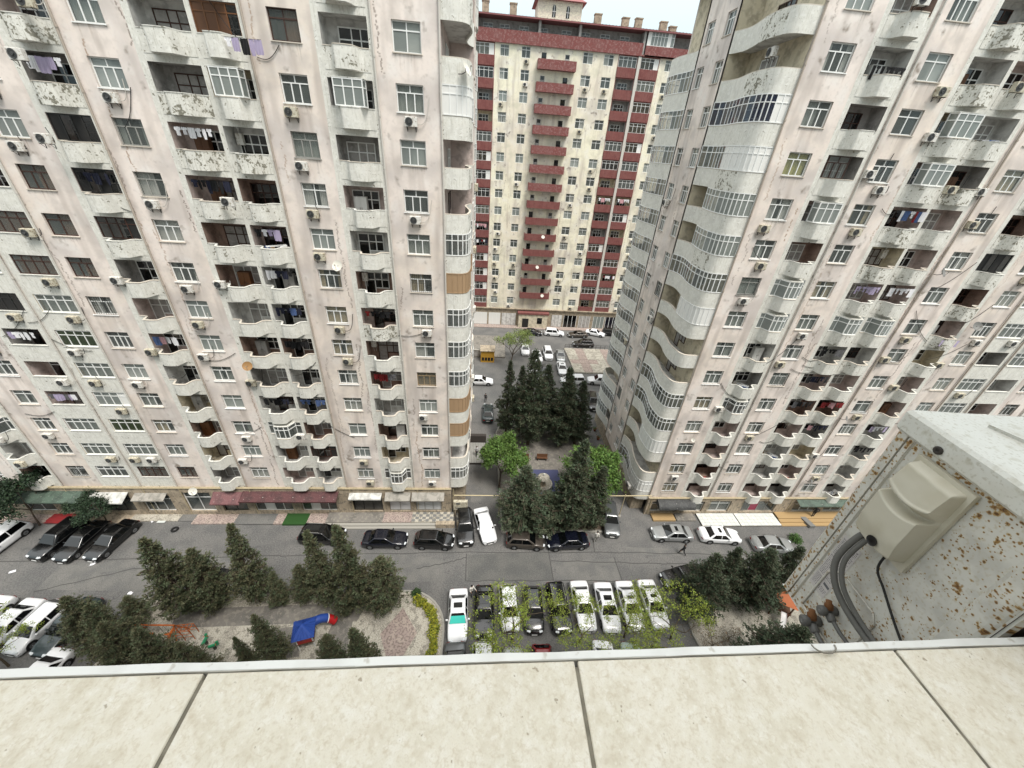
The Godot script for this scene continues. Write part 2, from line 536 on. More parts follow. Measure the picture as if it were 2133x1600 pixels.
func window_meshes(w: float, h: float, lights := 3) -> Dictionary:
	# a casement with an upper row of two lights and a lower row of `lights`; x centred, y from the sill
	var key := "win %.2f %.2f %d" % [w, h, lights]
	if SH.has(key): return SH[key]
	var f := 0.065
	var ty := h * 0.68
	var b := MB.new()
	bar(b, -w / 2, 0, w / 2, f); bar(b, -w / 2, h - f, w / 2, h)
	bar(b, -w / 2, f, -w / 2 + f, h - f); bar(b, w / 2 - f, f, w / 2, h - f)
	bar(b, -w / 2 + f, ty, w / 2 - f, ty + f)
	bar(b, -f / 2, ty + f, f / 2, h - f, 0, 0.05)
	var panes := [[-w / 2 + f, ty + f, -f / 2, h - f], [f / 2, ty + f, w / 2 - f, h - f]]
	var x := -w / 2 + f
	for i in lights:
		var x1 := -w / 2 + f + (w - 2 * f) * (i + 1) / lights
		if i < lights - 1: bar(b, x1 - f / 2, f, x1 + f / 2, ty, 0, 0.07)
		panes.append([x, f, x1 - (f / 2 if i < lights - 1 else 0.0), ty])
		x = x1 + f / 2
	var out := {"frame": b.done(), "panes": [], "w": w, "h": h}
	for p in panes:
		var q := MB.new()
		q.quad(Vector3(p[0], p[1], 0), Vector3(p[2], p[1], 0), Vector3(p[2], p[3], 0), Vector3(p[0], p[3], 0))
		out.panes.append(q.done())
	b = MB.new()
	b.span(Vector3(-w / 2 - 0.05, -0.05, -0.05), Vector3(w / 2 + 0.05, 0.0, 0.24))
	out.sill = b.done()
	# room behind: an open dark box
	b = MB.new()
	var d := -1.0
	b.quad(Vector3(-w / 2, 0, d), Vector3(w / 2, 0, d), Vector3(w / 2, h, d), Vector3(-w / 2, h, d))
	b.quad(Vector3(-w / 2, 0, 0), Vector3(-w / 2, 0, d), Vector3(-w / 2, h, d), Vector3(-w / 2, h, 0))
	b.quad(Vector3(w / 2, 0, d), Vector3(w / 2, 0, 0), Vector3(w / 2, h, 0), Vector3(w / 2, h, d))
	b.quad(Vector3(-w / 2, 0, 0), Vector3(w / 2, 0, 0), Vector3(w / 2, 0, d), Vector3(-w / 2, 0, d))
	b.quad(Vector3(-w / 2, h, d), Vector3(w / 2, h, d), Vector3(w / 2, h, 0), Vector3(-w / 2, h, 0))
	out.room = b.done()
	out.curtains = []
	for spans in [[[-0.5, 0.5]], [[-0.5, -0.12], [0.15, 0.5]], [[-0.5, 0.1]], [[-0.05, 0.5]], [[-0.5, -0.3], [0.3, 0.5]]]:
		b = MB.new()
		for s in spans:
			var g := [[], []]
			var nn := int((s[1] - s[0]) * 28) + 2
			for i in nn:
				var cx: float = lerpf(s[0], s[1], float(i) / (nn - 1)) * w * 0.98
				var cz := -0.14 + 0.025 * sin(i * 2.1)
				g[0].append(Vector3(cx, 0.01, cz)); g[1].append(Vector3(cx, h - 0.02, cz))
			b.grid(g, true)
		out.curtains.append(b.done())
	# upright bars set in front of some windows
	b = MB.new()
	for i in 11:
		var gx := lerpf(-w / 2 + 0.03, w / 2 - 0.03, i / 10.0)
		b.tube([Vector3(gx, -0.02, 0.12), Vector3(gx, h + 0.02, 0.12)], 0.012, 4)
	for i in 3:
		var gy := lerpf(0.02, h - 0.02, i / 2.0)
		b.tube([Vector3(-w / 2, gy, 0.12), Vector3(w / 2, gy, 0.12)], 0.012, 4)
	out.grille = b.done()
	SH[key] = out
	return out

func add_window(bl: Node3D, xf: Transform3D, w: float, h: float, code: String, r: RandomNumberGenerator, lights := 3):
	if lights == 3 and r.randf() < 0.16: lights = 2
	elif lights == 3 and w > 1.6 and r.randf() < 0.06: lights = 4
	var s := window_meshes(w, h, lights)
	var o := group_part("window", bl, xf)
	var fm: Material = M.frame_white
	var pm: Material = M.pane
	var style: int = [0, 0, 0, 1, 1, 2, 3, 4, 6, 0][r.randi() % 10]
	var cm: Material = [M.curtain_white, M.curtain_grey, M.curtain_grey, M.curtain_white, M.curtain_cream][r.randi() % 5]
	if r.randf() < 0.25: pm = M.pane_milky
	if code == "." and r.randf() < 0.05: fm = M.frame_grey
	match code:
		"b": fm = M.frame_brown; cm = M.curtain_brown; style = 3
		"d": style = 6
		"y": cm = M.curtain_yellow; style = 0
		"t": fm = M.curtain_tan; cm = M.curtain_tan; style = 0
		"G": pm = M.pane_green; style = 6
	part("frame", s.frame, fm, o)
	for p in s.panes: part("pane", p, pm, o)
	if style < 5: part("curtain", s.curtains[style], cm, o)
	part("sill", s.sill, fm if code == "." and r.randf() < 0.4 else M.sill_stone, o)
	part("room", s.room, M.room, o)
	if code == "g" or r.randf() < 0.05: part("grille", s.grille, M.iron, o)

func make_shared():
	# outdoor air conditioner
	var b := MB.new()
	b.cbox(Vector3(0, 0.29, 0.17), Vector3(0.82, 0.56, 0.30), 0.02)
	SH.unit_case = b.done()
	b = MB.new()
	b.lathe([Vector2(0.0, 0.012), Vector2(0.22, 0.012), Vector2(0.235, 0.0)], 20, Vector3(-0.12, 0.29, 0.322), Basis(Vector3(1, 0, 0), PI / 2))
	SH.unit_fan = b.done()
	b = MB.new()
	for rr in [0.055, 0.13, 0.2, 0.24]:
		var p := []
		for i in 19: p.append(Vector3(-0.12 + cos(TAU * i / 18) * rr, 0.29 + sin(TAU * i / 18) * rr, 0.34))
		b.tube(p, 0.009 if rr > 0.06 else 0.03, 4, false)
	SH.unit_guard = b.done()
	b = MB.new()
	b.span(Vector3(-0.02, -0.02, 0.0), Vector3(0.02, 0.01, 0.36))
	b.span(Vector3(-0.02, -0.26, 0.0), Vector3(0.02, -0.02, 0.02))
	b.tube([Vector3(0, -0.24, 0.02), Vector3(0, -0.01, 0.3)], 0.012, 4)
	SH.unit_bracket = b.done()
	for k in 4:
		b = MB.new()
		var up: float = [1.1, 0.7, 1.5, 0.4][k]
		var sd: float = [0.55, -0.2, 0.8, 0.3][k]
		var pts := []
		for i in 9:
			var f := i / 8.0
			pts.append(Vector3(0.42 + sd * f + 0.12 * sin(f * PI), 0.2 + up * f * f - 0.12 * sin(f * PI), 0.14 - 0.1 * f))
		b.tube(pts, 0.022, 5)
		SH["unit_hose_%d" % k] = b.done()
	# satellite dish
	b = MB.new()
	var prof := []
	for i in 7:
		var q := i / 6.0
		prof.append(Vector2(0.42 * q, 0.11 * q * q))
	b.lathe(prof, 20)
	SH.dish_bowl = b.done()
	b = MB.new()
	b.tube([Vector3(0, 0.02, 0.38), Vector3(0, 0.40, 0.05)], 0.014, 5)
	b.box(Vector3(0, 0.40, 0.05), Vector3(0.07, 0.1, 0.07))
	SH.dish_arm = b.done()
	b = MB.new()
	b.tube([Vector3(0, -0.02, 0), Vector3(0, -0.2, 0), Vector3(0.0, -0.3, -0.25), Vector3(0, -0.3, -0.5)], 0.025, 6)
	SH.dish_mount = b.done()
	# garments, hung from y = 0
	for k in 4:
		b = MB.new()
		var g := []
		var outline: Array = [
			[[0.0, 0.5], [0.3, 0.5], [0.6, 0.5], [0.95, 0.49]], # towel
			[[0.0, 0.42], [0.12, 0.46], [0.24, 0.44], [0.27, 0.24], [0.5, 0.25], [0.66, 0.26]], # shirt
			[[0.0, 0.23], [0.3, 0.25], [0.6, 0.24], [0.98, 0.22]], # trousers
			[[0.0, 0.8], [0.4, 0.8], [0.8, 0.8], [1.15, 0.78]]][k] # sheet
		for q in outline:
			var row := []
			for i in 9:
				var f := i / 8.0 * 2.0 - 1.0
				row.append(Vector3(f * q[1], -q[0] + 0.012 * sin(i * 1.7), 0.03 * sin(i * 1.9 + q[0] * 4.0) * (0.4 + q[0])))
			g.append(row)
		b.grid(g)
		SH["garment_%d" % k] = b.done()
	# balcony door and window unit on a back wall: x centred, y from the floor
	b = MB.new()
	for q in [[-0.95, 0.0, -0.88, 2.15], [-0.18, 0.0, -0.11, 2.15], [0.93, 0.8, 1.0, 2.15], [-0.95, 2.08, 1.0, 2.15], [-0.88, 0.0, -0.18, 0.1], [-0.11, 0.8, 0.93, 0.88], [-0.88, 1.5, 0.93, 1.57], [0.38, 0.88, 0.45, 2.08]]:
		b.span(Vector3(q[0], q[1], 0.0), Vector3(q[2], q[3], 0.06))
	SH.door_frame = b.done()
	SH.door_panes = []
	for q in [[-0.88, 0.1, -0.18, 1.5], [-0.88, 1.57, -0.18, 2.08], [-0.11, 0.88, 0.38, 1.5], [0.45, 0.88, 0.93, 1.5], [-0.11, 1.57, 0.38, 2.08], [0.45, 1.57, 0.93, 2.08]]:
		b = MB.new()
		b.quad(Vector3(q[0], q[1], 0.03), Vector3(q[2], q[1], 0.03), Vector3(q[2], q[3], 0.03), Vector3(q[0], q[3], 0.03))
		SH.door_panes.append(b.done())
	b = MB.new()
	b.cbox(Vector3(0, 0.36, 0.17), Vector3(0.44, 0.72, 0.32), 0.03)
	SH.heater_case = b.done()
	b = MB.new()
	b.tube([Vector3(0.0, 0.72, 0.17), Vector3(0, 0.9, 0.17), Vector3(0.1, 0.98, 0.3), Vector3(0.25, 1.0, 0.75)], 0.05, 8)
	b.tube([Vector3(-0.1, 0.0, 0.12), Vector3(-0.1, -0.5, 0.08)], 0.015, 5)
	b.tube([Vector3(0.1, 0.0, 0.12), Vector3(0.1, -0.5, 0.08)], 0.015, 5)
	SH.heater_flue = b.done()

func air_conditioner(p: Vector3, yaw: float, label: String, r: RandomNumberGenerator, hose := true):
	var o = thing("air_conditioner", label, "air conditioner", "outdoor air conditioner boxes on the walls", p, yaw)
	part("case", SH.unit_case, M.unit_white if r.randf() < 0.6 else M.unit_cream, o)
	part("fan", SH.unit_fan, M.unit_grille, o)
	part("fan_guard", SH.unit_guard, M.unit_grille, o)
	part("bracket", SH.unit_bracket, M.iron, o, at(-0.28, 0, 0))
	part("bracket", SH.unit_bracket, M.iron, o, at(0.28, 0, 0))
	if hose: part("hose", SH["unit_hose_%d" % (r.randi() % 4)], M.cable if r.randf() < 0.5 else M.pipe_grey, o)

func dish(p: Vector3, yaw: float, size: float, m: Material, label: String):
	var o = thing("satellite_dish", label, "satellite dish", "satellite dishes on the walls", p, yaw)
	var tip := Transform3D(Basis(Vector3(1, 0, 0), 1.05).scaled(Vector3.ONE * size), Vector3(0, 0, 0.5))
	part("bowl", SH.dish_bowl, m, o, tip)
	part("feed_arm", SH.dish_arm, M.iron_pale, o, tip)
	part("mount", SH.dish_mount, M.iron, o, Transform3D(Basis(), Vector3(0, 0.05, 0.5)))

func laundry(p: Vector3, yaw: float, width: float, kinds: Array, label: String, sd: int):
	var r := rnd(sd)
	var o = thing("laundry_line", label, "laundry", "washing hung out on balconies", p, yaw)
	var b := MB.new()
	b.tube([Vector3(-width / 2, 0, 0), Vector3(0, -0.04, 0), Vector3(width / 2, 0, 0)], 0.008, 4)
	part("line", b.done(), M.cable, o)
	var x := -width / 2 + 0.15
	while x < width / 2 - 0.2:
		var k: int = [0, 1, 2, 0, 1][r.randi() % 5]
		var sc := r.randf_range(0.7, 1.0)
		var half: float = [0.5, 0.45, 0.25, 0.8][k] * sc * 0.55
		var m: Material = M["cloth_" + kinds[r.randi() % kinds.size()]]
		part("garment", SH["garment_%d" % k], m, o, Transform3D(Basis(Vector3.UP, r.randf_range(-0.15, 0.15)).scaled(Vector3(0.55 * sc, sc * 0.85, 1)), Vector3(x + half, -0.02, r.randf_range(-0.02, 0.02))))
		x += half * 2.0 + r.randf_range(-0.03, 0.06)

# ---------------------------------------------------------------- facades
func glaze(o: Node3D, path: Array, y0: float, y1: float, kinds: String, fm: Material, pm: Material, am: Material, transom := true):
	# a run of framed panes along plan points (x, z); kinds: g pane, p solid panel, . open
	var b := MB.new()
	for i in path.size() - 1:
		var k := kinds[i % kinds.length()]
		if k == ".": continue
		var a := Vector3(path[i].x, 0, path[i].y)
		var e := Vector3(path[i + 1].x, 0, path[i + 1].y)
		var d := e - a
		var bs := Basis(d.normalized(), Vector3.UP, d.normalized().cross(Vector3.UP))
		var mid := (a + e) * 0.5
		var ln := d.length()
		b.box(mid + Vector3(0, y0 + 0.035, 0), Vector3(ln, 0.07, 0.06), bs)
		b.box(mid + Vector3(0, y1 - 0.035, 0), Vector3(ln, 0.07, 0.06), bs)
		var ty := lerpf(y0, y1, 0.7)
		if transom: b.box(mid + Vector3(0, ty, 0), Vector3(ln - 0.06, 0.055, 0.055), bs)
		var ends := [a]
		if i == path.size() - 2 or kinds[(i + 1) % kinds.length()] == ".": ends.append(e)
		for q in ends:
			b.box(q + Vector3(0, (y0 + y1) * 0.5, 0), Vector3(0.065, y1 - y0 + 0.004, 0.066), bs)
		var pb := MB.new()
		var u := d.normalized() * (ln * 0.5 - 0.03)
		var off := bs.z * 0.0
		for yy in ([[y0 + 0.07, ty - 0.03], [ty + 0.03, y1 - 0.07]] if transom else [[y0 + 0.07, y1 - 0.07]]):
			pb.quad(mid - u + Vector3(0, yy[0], 0) + off, mid + u + Vector3(0, yy[0], 0) + off, mid + u + Vector3(0, yy[1], 0) + off, mid - u + Vector3(0, yy[1], 0) + off)
		part("panel" if k == "p" else "pane", pb.done(), am if k == "p" else pm, o)
	part("glazing_frame", b.done(), fm, o)

func bulge_path(w: float, flank: float, depth: float) -> Array:
	# plan of a wavy parapet: level flanks, an S out, a rounded front, an S back; x from -w/2 to w/2, z outwards
	var p := []
	for i in 25:
		var x := -w / 2 + w * i / 24.0
		var t := minf(x + w / 2 - flank, w / 2 - flank - x) / (w / 2 - flank)
		var z := 0.02
		if t > 0.0:
			z += depth * (smoothstep(0.0, 0.36, t) * 0.84 + 0.16 * sin(clampf(t, 0, 1) * PI / 2))
		p.append(Vector2(x, z))
	return p

func niche_mesh(w: float, h: float, d: float) -> ArrayMesh:
	var key := "niche %.2f %.2f %.2f" % [w, h, d]
	if SH.has(key): return SH[key]
	var b := MB.new()
	var x := w / 2
	b.quad(Vector3(-x, 0, -d), Vector3(x, 0, -d), Vector3(x, h, -d), Vector3(-x, h, -d))
	b.quad(Vector3(-x, 0, 0), Vector3(-x, 0, -d), Vector3(-x, h, -d), Vector3(-x, h, 0))
	b.quad(Vector3(x, 0, -d), Vector3(x, 0, 0), Vector3(x, h, 0), Vector3(x, h, -d))
	b.quad(Vector3(-x, 0, 0), Vector3(x, 0, 0), Vector3(x, 0, -d), Vector3(-x, 0, -d))
	b.quad(Vector3(-x, h, -d), Vector3(x, h, -d), Vector3(x, h, 0), Vector3(-x, h, 0))
	SH[key] = b.done()
	return SH[key]

func door_unit(o: Node3D, xf: Transform3D, r: RandomNumberGenerator):
	part("door_frame", SH.door_frame, M.frame_white if r.randf() < 0.65 else M.frame_brown, o, xf)
	var pm: Material = M.car_glass if r.randf() < 0.6 else M.niche_grey
	for p in SH.door_panes: part("pane", p, pm, o, xf)

func round_balcony(bl: Node3D, xc: float, w: float, sill: float, code: String, peel: int, r: RandomNumberGenerator, z: float):
	var o := group_part("balcony", bl, at(xc, sill, z))
	var wm: Material = M["render_white_%d" % peel]
	var flank := w * 0.185
	var key := "bulge %.2f" % w
	if not SH.has(key):
		var path := bulge_path(w, flank, 0.82)
		var b := MB.new()
		b.ribbon(path, -1.13, 0.0, 0.11, -1.0)
		var poly := PackedVector2Array()
		for q in path: poly.append(Vector2(q.x, q.y - 0.05))
		poly.append(Vector2(w / 2, -0.1)); poly.append(Vector2(-w / 2, -0.1))
		b.prism(poly, -1.15, -1.0)
		var cap := MB.new()
		var wide := []
		for q in path: wide.append(Vector2(q.x, q.y + 0.025))
		cap.ribbon(wide, 0.0, 0.045, 0.16, -1.0)
		SH[key] = [b.done(), cap.done(), path]
	part("parapet", SH[key][0], wm, o)
	part("coping", SH[key][1], M.sill_stone if r.randf() < 0.5 else M.render_white_2, o)
	var inner: Material = [M.niche_pink, M.niche_cream, M.niche_white, M.niche_grey, M.niche_pink, M.niche_white, M.niche_brown][r.randi() % 7]
	part("recess", niche_mesh(w, 2.5, 1.25), inner, o, at(0, -1.0, -0.001))
	door_unit(o, at(r.randf_range(-0.25, 0.25), -1.0, -1.24), r)
	match code:
		"g":
			var path: Array = SH[key][2]
			var pts := [path[0], path[4], path[7], path[10], path[14], path[17], path[20], path[24]]
			var shift := []
			for q in pts: shift.append(q + Vector2(0, -0.06))
			glaze(o, shift, 0.045, 1.5, "ggggggg", M.frame_white, M.pane if r.randf() < 0.6 else M.pane_milky, M.panel_white)
			var rb := MB.new()
			var poly := PackedVector2Array()
			for q in path: poly.append(Vector2(q.x, q.y))
			poly.append(Vector2(w / 2, -0.05)); poly.append(Vector2(-w / 2, -0.05))
			rb.prism(poly, 1.501, 1.56)
			part("glazing_roof", rb.done(), M.render_white_2, o)
		"d", "w", "k":
			var pts := []
			for i in 5: pts.append(Vector2(lerpf(-w / 2 + 0.03, w / 2 - 0.03, i / 4.0), -0.1))
			var fm: Material = {"d": M.frame_dark, "w": M.frame_wood, "k": M.frame_brown}[code]
			glaze(o, pts, 0.0, 1.48, {"d": "pgpg", "w": "pppg", "k": "gggp"}[code], fm, M.pane_dark, {"d": M.panel_dark, "w": M.panel_brown, "k": M.panel_dark}[code], code != "d")
		"f":
			var pts := []
			for i in 4: pts.append(Vector2(lerpf(-w * 0.32, w * 0.32, i / 3.0), 0.62))
			glaze(o, [Vector2(-w * 0.34, 0.02)] + pts + [Vector2(w * 0.34, 0.02)], 0.045, 1.49, "ggggg", M.frame_white, M.pane_milky, M.panel_white)
			var rb := MB.new()
			rb.span(Vector3(-w * 0.36, 1.492, 0.0), Vector3(w * 0.36, 1.54, 0.66))
			part("glazing_roof", rb.done(), M.render_white_1, o)
		"b":
			var s := window_meshes(1.7, 1.46, 3)
			part("frame", s.frame, M.frame_brown, o, at(-0.35, 0.02, -0.12))
			for p in s.panes: part("pane", p, M.pane, o, at(-0.35, 0.02, -0.12))
	return o

func flat_loggia(bl: Node3D, xc: float, w: float, sill: float, code: String, r: RandomNumberGenerator, z: float):
	var o := group_part("loggia", bl, at(xc, sill, z))
	var inner: Material = [M.niche_pink, M.niche_cream, M.niche_white, M.niche_grey][r.randi() % 4]
	part("recess", niche_mesh(w, 2.5, 1.25), inner, o, at(0, -1.0, -0.001))
	var b := MB.new()
	b.span(Vector3(-w / 2, -1.0, -0.14), Vector3(w / 2, -0.001, -0.004))
	b.span(Vector3(-w / 2 - 0.04, 0.0, -0.16), Vector3(w / 2 + 0.04, 0.05, 0.05))
	part("parapet", b.done(), M.render_white_0, o)
	if code == ".":
		door_unit(o, at(r.randf_range(-0.2, 0.2), -1.0, -1.24), r)
		return
	var pts := []
	for i in 5: pts.append(Vector2(lerpf(-w / 2 + 0.03, w / 2 - 0.03, i / 4.0), -0.09))
	var fm: Material = {"g": M.frame_white, "b": M.frame_brown, "k": M.frame_dark, "G": M.frame_white, "p": M.frame_white}[code]
	var pm: Material = {"g": M.pane, "b": M.pane, "k": M.pane_dark, "G": M.pane_green, "p": M.pane_milky}[code]
	glaze(o, pts, 0.05, 1.48, {"g": "gggg", "b": "gggg", "k": "pgpg", "G": "gggg", "p": "gggp"}[code], fm, pm, M.panel_dark if code == "k" else M.panel_white)
	var g := [[], []]
	for i in 21:
		var cx := lerpf(-w / 2 + 0.05, w / 2 - 0.05, i / 20.0)
		g[0].append(Vector3(cx, 0.05, -0.3 + 0.03 * sin(i * 2.0))); g[1].append(Vector3(cx, 1.46, -0.3 + 0.03 * sin(i * 2.0)))
	if code in ["g", "b", "p"] and r.randf() < 0.6:
		var cb := MB.new()
		cb.grid(g, true)
		part("curtain", cb.done(), M.curtain_brown if code == "b" else M.curtain_grey, o)

func facade_tex(sd: int, base: Color, span_x: Array, rows: Array) -> ImageTexture:
	# one square covers 64 m: mottled render, rain streaks, runs of dirt under the sills, flaked patches by the downpipes
	var n := 1024
	var low := noise_bytes(sd, 0.004, n, n, 4, false)
	var mid := noise_bytes(sd + 1, 0.025, n, n, 5, false)
	var fine := noise_bytes(sd + 2, 0.2, n, n, 2, false)
	var rain := stretched(sd + 3, 0.045, n, n, 8)
	var flake := noise_bytes(sd + 4, 0.06, n, n, 4, false)
	var worn := noise_bytes(sd + 5, 0.012, n, n, 3, false)
	var flk := PackedByteArray()
	flk.resize(n * n)
	for i in n * n: flk[i] = clampi((flake[i] * 2 + mid[i]) / 3 + (worn[i] - 150) / 3, 0, 255)
	var by := layered(n, n, base, [
		[low, 0.42, 0.75, base.lerp(Color(0.81, 0.765, 0.715), 0.8), 0.7],
		[worn, 0.5, 0.8, base.lerp(Color(0.65, 0.63, 0.62), 0.7), 0.65],
		[mid, 0.52, 0.85, base.lerp(Color(0.86, 0.85, 0.84), 0.7), 0.6],
		[mid, 0.42, 0.15, base.darkened(0.14), 0.7],
		[rain, 0.54, 0.9, Color(0.61, 0.57, 0.54), 0.5],
		[fine, 0.6, 0.85, base.darkened(0.12), 0.4],
		[flk, 0.67, 0.75, Color(0.60, 0.57, 0.54), 0.5],
		[flk, 0.77, 0.83, Color(0.45, 0.41, 0.37), 0.6]])
	var r := rnd(sd)
	var s := n / 64.0
	for c in span_x:
		for y in rows:
			for q in r.randi_range(3, 9):
				var x := int((c[0] + r.randf() * (c[1] - c[0])) * s)
				var top := int(n - (y - 0.05) * s)
				var ln := int(r.randf_range(4, 18))
				var a := r.randf_range(0.12, 0.42)
				var col := Color(0.42, 0.34, 0.27) if r.randf() < 0.6 else Color(0.36, 0.35, 0.32)
				for k in ln:
					var yy := top + k
					if yy < 0 or yy >= n or x < 0 or x >= n: continue
					var f := a * (1.0 - float(k) / ln) * r.randf_range(0.4, 1.0)
					var i := (yy * n + x) * 3
					by[i] = int(lerpf(by[i], col.r * 255, f)); by[i + 1] = int(lerpf(by[i + 1], col.g * 255, f)); by[i + 2] = int(lerpf(by[i + 2], col.b * 255, f))
	# cracks and rust runs wandering down beside the columns of openings
	for c in span_x:
		for e in [c[0] - 0.75, c[1] + 0.75]:
			for q in 5:
				if r.randf() < 0.62: continue
				var x: float = (e + r.randfn(0.0, 0.2)) * s
				var y := n - r.randf_range(10.0, 49.0) * s
				var ln := int(r.randf_range(25, 150))
				var col := Color(0.34, 0.30, 0.27) if r.randf() < 0.65 else Color(0.47, 0.36, 0.27)
				var a := r.randf_range(0.15, 0.5)
				for k in ln:
					x += r.randfn(0.0, 0.45)
					var xi := int(x)
					var yi := int(y) + k
					if xi < 1 or xi >= n - 1 or yi < 0 or yi >= n: continue
					if r.randf() < 0.22: continue
					for w in [0, (1 if r.randf() < 0.35 else 0)]:
						var i: int = (yi * n + xi + w) * 3
						by[i] = int(lerpf(by[i], col.r * 255, a)); by[i + 1] = int(lerpf(by[i + 1], col.g * 255, a)); by[i + 2] = int(lerpf(by[i + 2], col.b * 255, a))
	return to_tex(by, n, n)

func wall_rect(b: MB, x0: float, x1: float, y0: float, y1: float, ox: float):
	if x1 - x0 < 0.001 or y1 - y0 < 0.001: return
	var k := 1.0 / 64.0
	b.quad(Vector3(x0, y0, 0), Vector3(x1, y0, 0), Vector3(x1, y1, 0), Vector3(x0, y1, 0), Vector2((x0 - ox) * k, 1 - y0 * k), Vector2((x1 - ox) * k, 1 - y0 * k), Vector2((x1 - ox) * k, 1 - y1 * k), Vector2((x0 - ox) * k, 1 - y1 * k))

func build_wall(bl: Node3D, xf: Transform3D, xa: float, xb: float, y0: float, y1: float, cols: Array, sills: Array, tx: Texture2D, ox: float, name_of: String, band: Material = null, oh := 1.5):
	# cols sorted by x0: {x0, x1, t, ml, mr}; pink between, off-white round the balconies
	var pink := MB.new()
	var white := MB.new()
	var cur := xa
	for c in cols:
		var ml: float = c.get("ml", 0.0)
		var mr: float = c.get("mr", 0.0)
		wall_rect(pink, cur, c.x0 - ml, y0, y1, ox)
		wall_rect(white, c.x0 - ml, c.x0, y0, y1, ox)
		wall_rect(white, c.x1, c.x1 + mr, y0, y1, ox)
		cur = c.x1 + mr
		var b: MB = pink if c.t == "w" else white
		var prev := y0
		for s in sills:
			var low: float = s if c.t != "b" else s - 1.0
			wall_rect(b, c.x0, c.x1, prev, low, ox)
			prev = s + oh
			if c.t == "w":
				var d := -0.2
				var uv := Vector2((c.x0 - ox) / 64.0, 1 - s / 64.0)
				b.quad(Vector3(c.x0, s, 0), Vector3(c.x1, s, 0), Vector3(c.x1, s, d), Vector3(c.x0, s, d), uv, uv, uv, uv)
				b.quad(Vector3(c.x0, s + oh, d), Vector3(c.x1, s + oh, d), Vector3(c.x1, s + oh, 0), Vector3(c.x0, s + oh, 0), uv, uv, uv, uv)
				b.quad(Vector3(c.x0, s, 0), Vector3(c.x0, s, d), Vector3(c.x0, s + oh, d), Vector3(c.x0, s + oh, 0), uv, uv, uv, uv)
				b.quad(Vector3(c.x1, s, d), Vector3(c.x1, s, 0), Vector3(c.x1, s + oh, 0), Vector3(c.x1, s + oh, d), uv, uv, uv, uv)
		wall_rect(b, c.x0, c.x1, prev, y1, ox)
	wall_rect(pink, cur, xb, y0, y1, ox)
	if not M.has(name_of):
		var m := mat(name_of, Color.WHITE, 0.92)
		m.albedo_texture = tx
	part("wall", pink.done(), M[name_of], bl, xf)
	if white.v.size(): part("wall", white.done(), band if band else M.render_white_1, bl, xf)

# ---------------------------------------------------------------- the two pink blocks
func corner_path(s: float, back: bool) -> Array:
	# plan of the wavy corner parapet, from the front downpipe round to the side wall
	var p := []
	for q in [[1.8, 0.0], [1.3, 0.0], [0.85, 0.02], [0.5, 0.1], [0.24, 0.3], [0.08, 0.62], [0.0, 1.1], [-0.06, 1.8], [-0.05, 2.5], [0.05, 3.2], [0.2, 3.9], [0.34, 4.6], [0.42, 5.2], [0.4, 5.8], [0.24, 6.4], [0.0, 6.9]]:
		p.append(Vector2(s * (q[0] - 1.8), -q[1] if not back else -(19.5 - q[1])))
	return p

func corner_balcony(bl: Node3D, s: float, sill: float, code: String, peel: int, back: bool, r: RandomNumberGenerator, lowest: bool):
	var o := group_part("corner_balcony", bl, at(0, sill, 0))
	var path := corner_path(s, back)
	var side := s * (-1.0 if back else 1.0)
	var b: MB
	for q in ([[0, 15, peel]] if peel < 2 or back else [[0, 5, 1], [5, 9, 3], [9, 15, 0]]):
		b = MB.new()
		b.ribbon(path.slice(q[0], q[1] + 1), -1.32 if not lowest else -1.3, 0.0, 0.12, side)
		part("parapet", b.done(), M["render_white_%d" % q[2]], o)
	b = MB.new()
	var wide := []
	for q in path: wide.append(q)
	b.ribbon(wide, 0.0, 0.05, 0.17, side)
	part("coping", b.done(), M.sill_stone, o)
	b = MB.new()
	var poly := PackedVector2Array()
	for q in path: poly.append(Vector2(q.x * 0.97, clampf(q.y, -6.87, -0.04) if not back else clampf(q.y, -19.46, -12.63)))
	poly.append(Vector2(0, -6.87 if not back else -12.63))
	b.prism(poly, -1.17, -1.0)
	part("floor_slab", b.done(), M.niche_white, o)
	var zmid := -4.0 if not back else -15.5
	door_unit(o, Transform3D(Basis(Vector3.UP, -PI / 2 * s), Vector3(-0.02 * s, -1.0, zmid)), r)
	if code == ".": return
	var glazed := []
	for q in path: glazed.append(q)
	var kinds: String = {"G": "ggggggggggggggg", "B": "ppggggggggggggg", "P": "pppppppppgggggg", "H": "ggggggggggg....", "Q": "ppppppppp......", "T": "ppppppppppppppp"}[code]
	var pm: Material = {"G": M.pane, "B": M.pane_blue, "P": M.pane, "H": M.pane_milky, "Q": M.pane, "T": M.pane}[code]
	var am: Material = M.panel_tan if code == "T" else M.panel_white
	glaze(o, glazed, 0.05, 1.69, kinds, M.panel_tan if code == "T" else M.frame_white, pm, am, code != "T" and code != "Q")

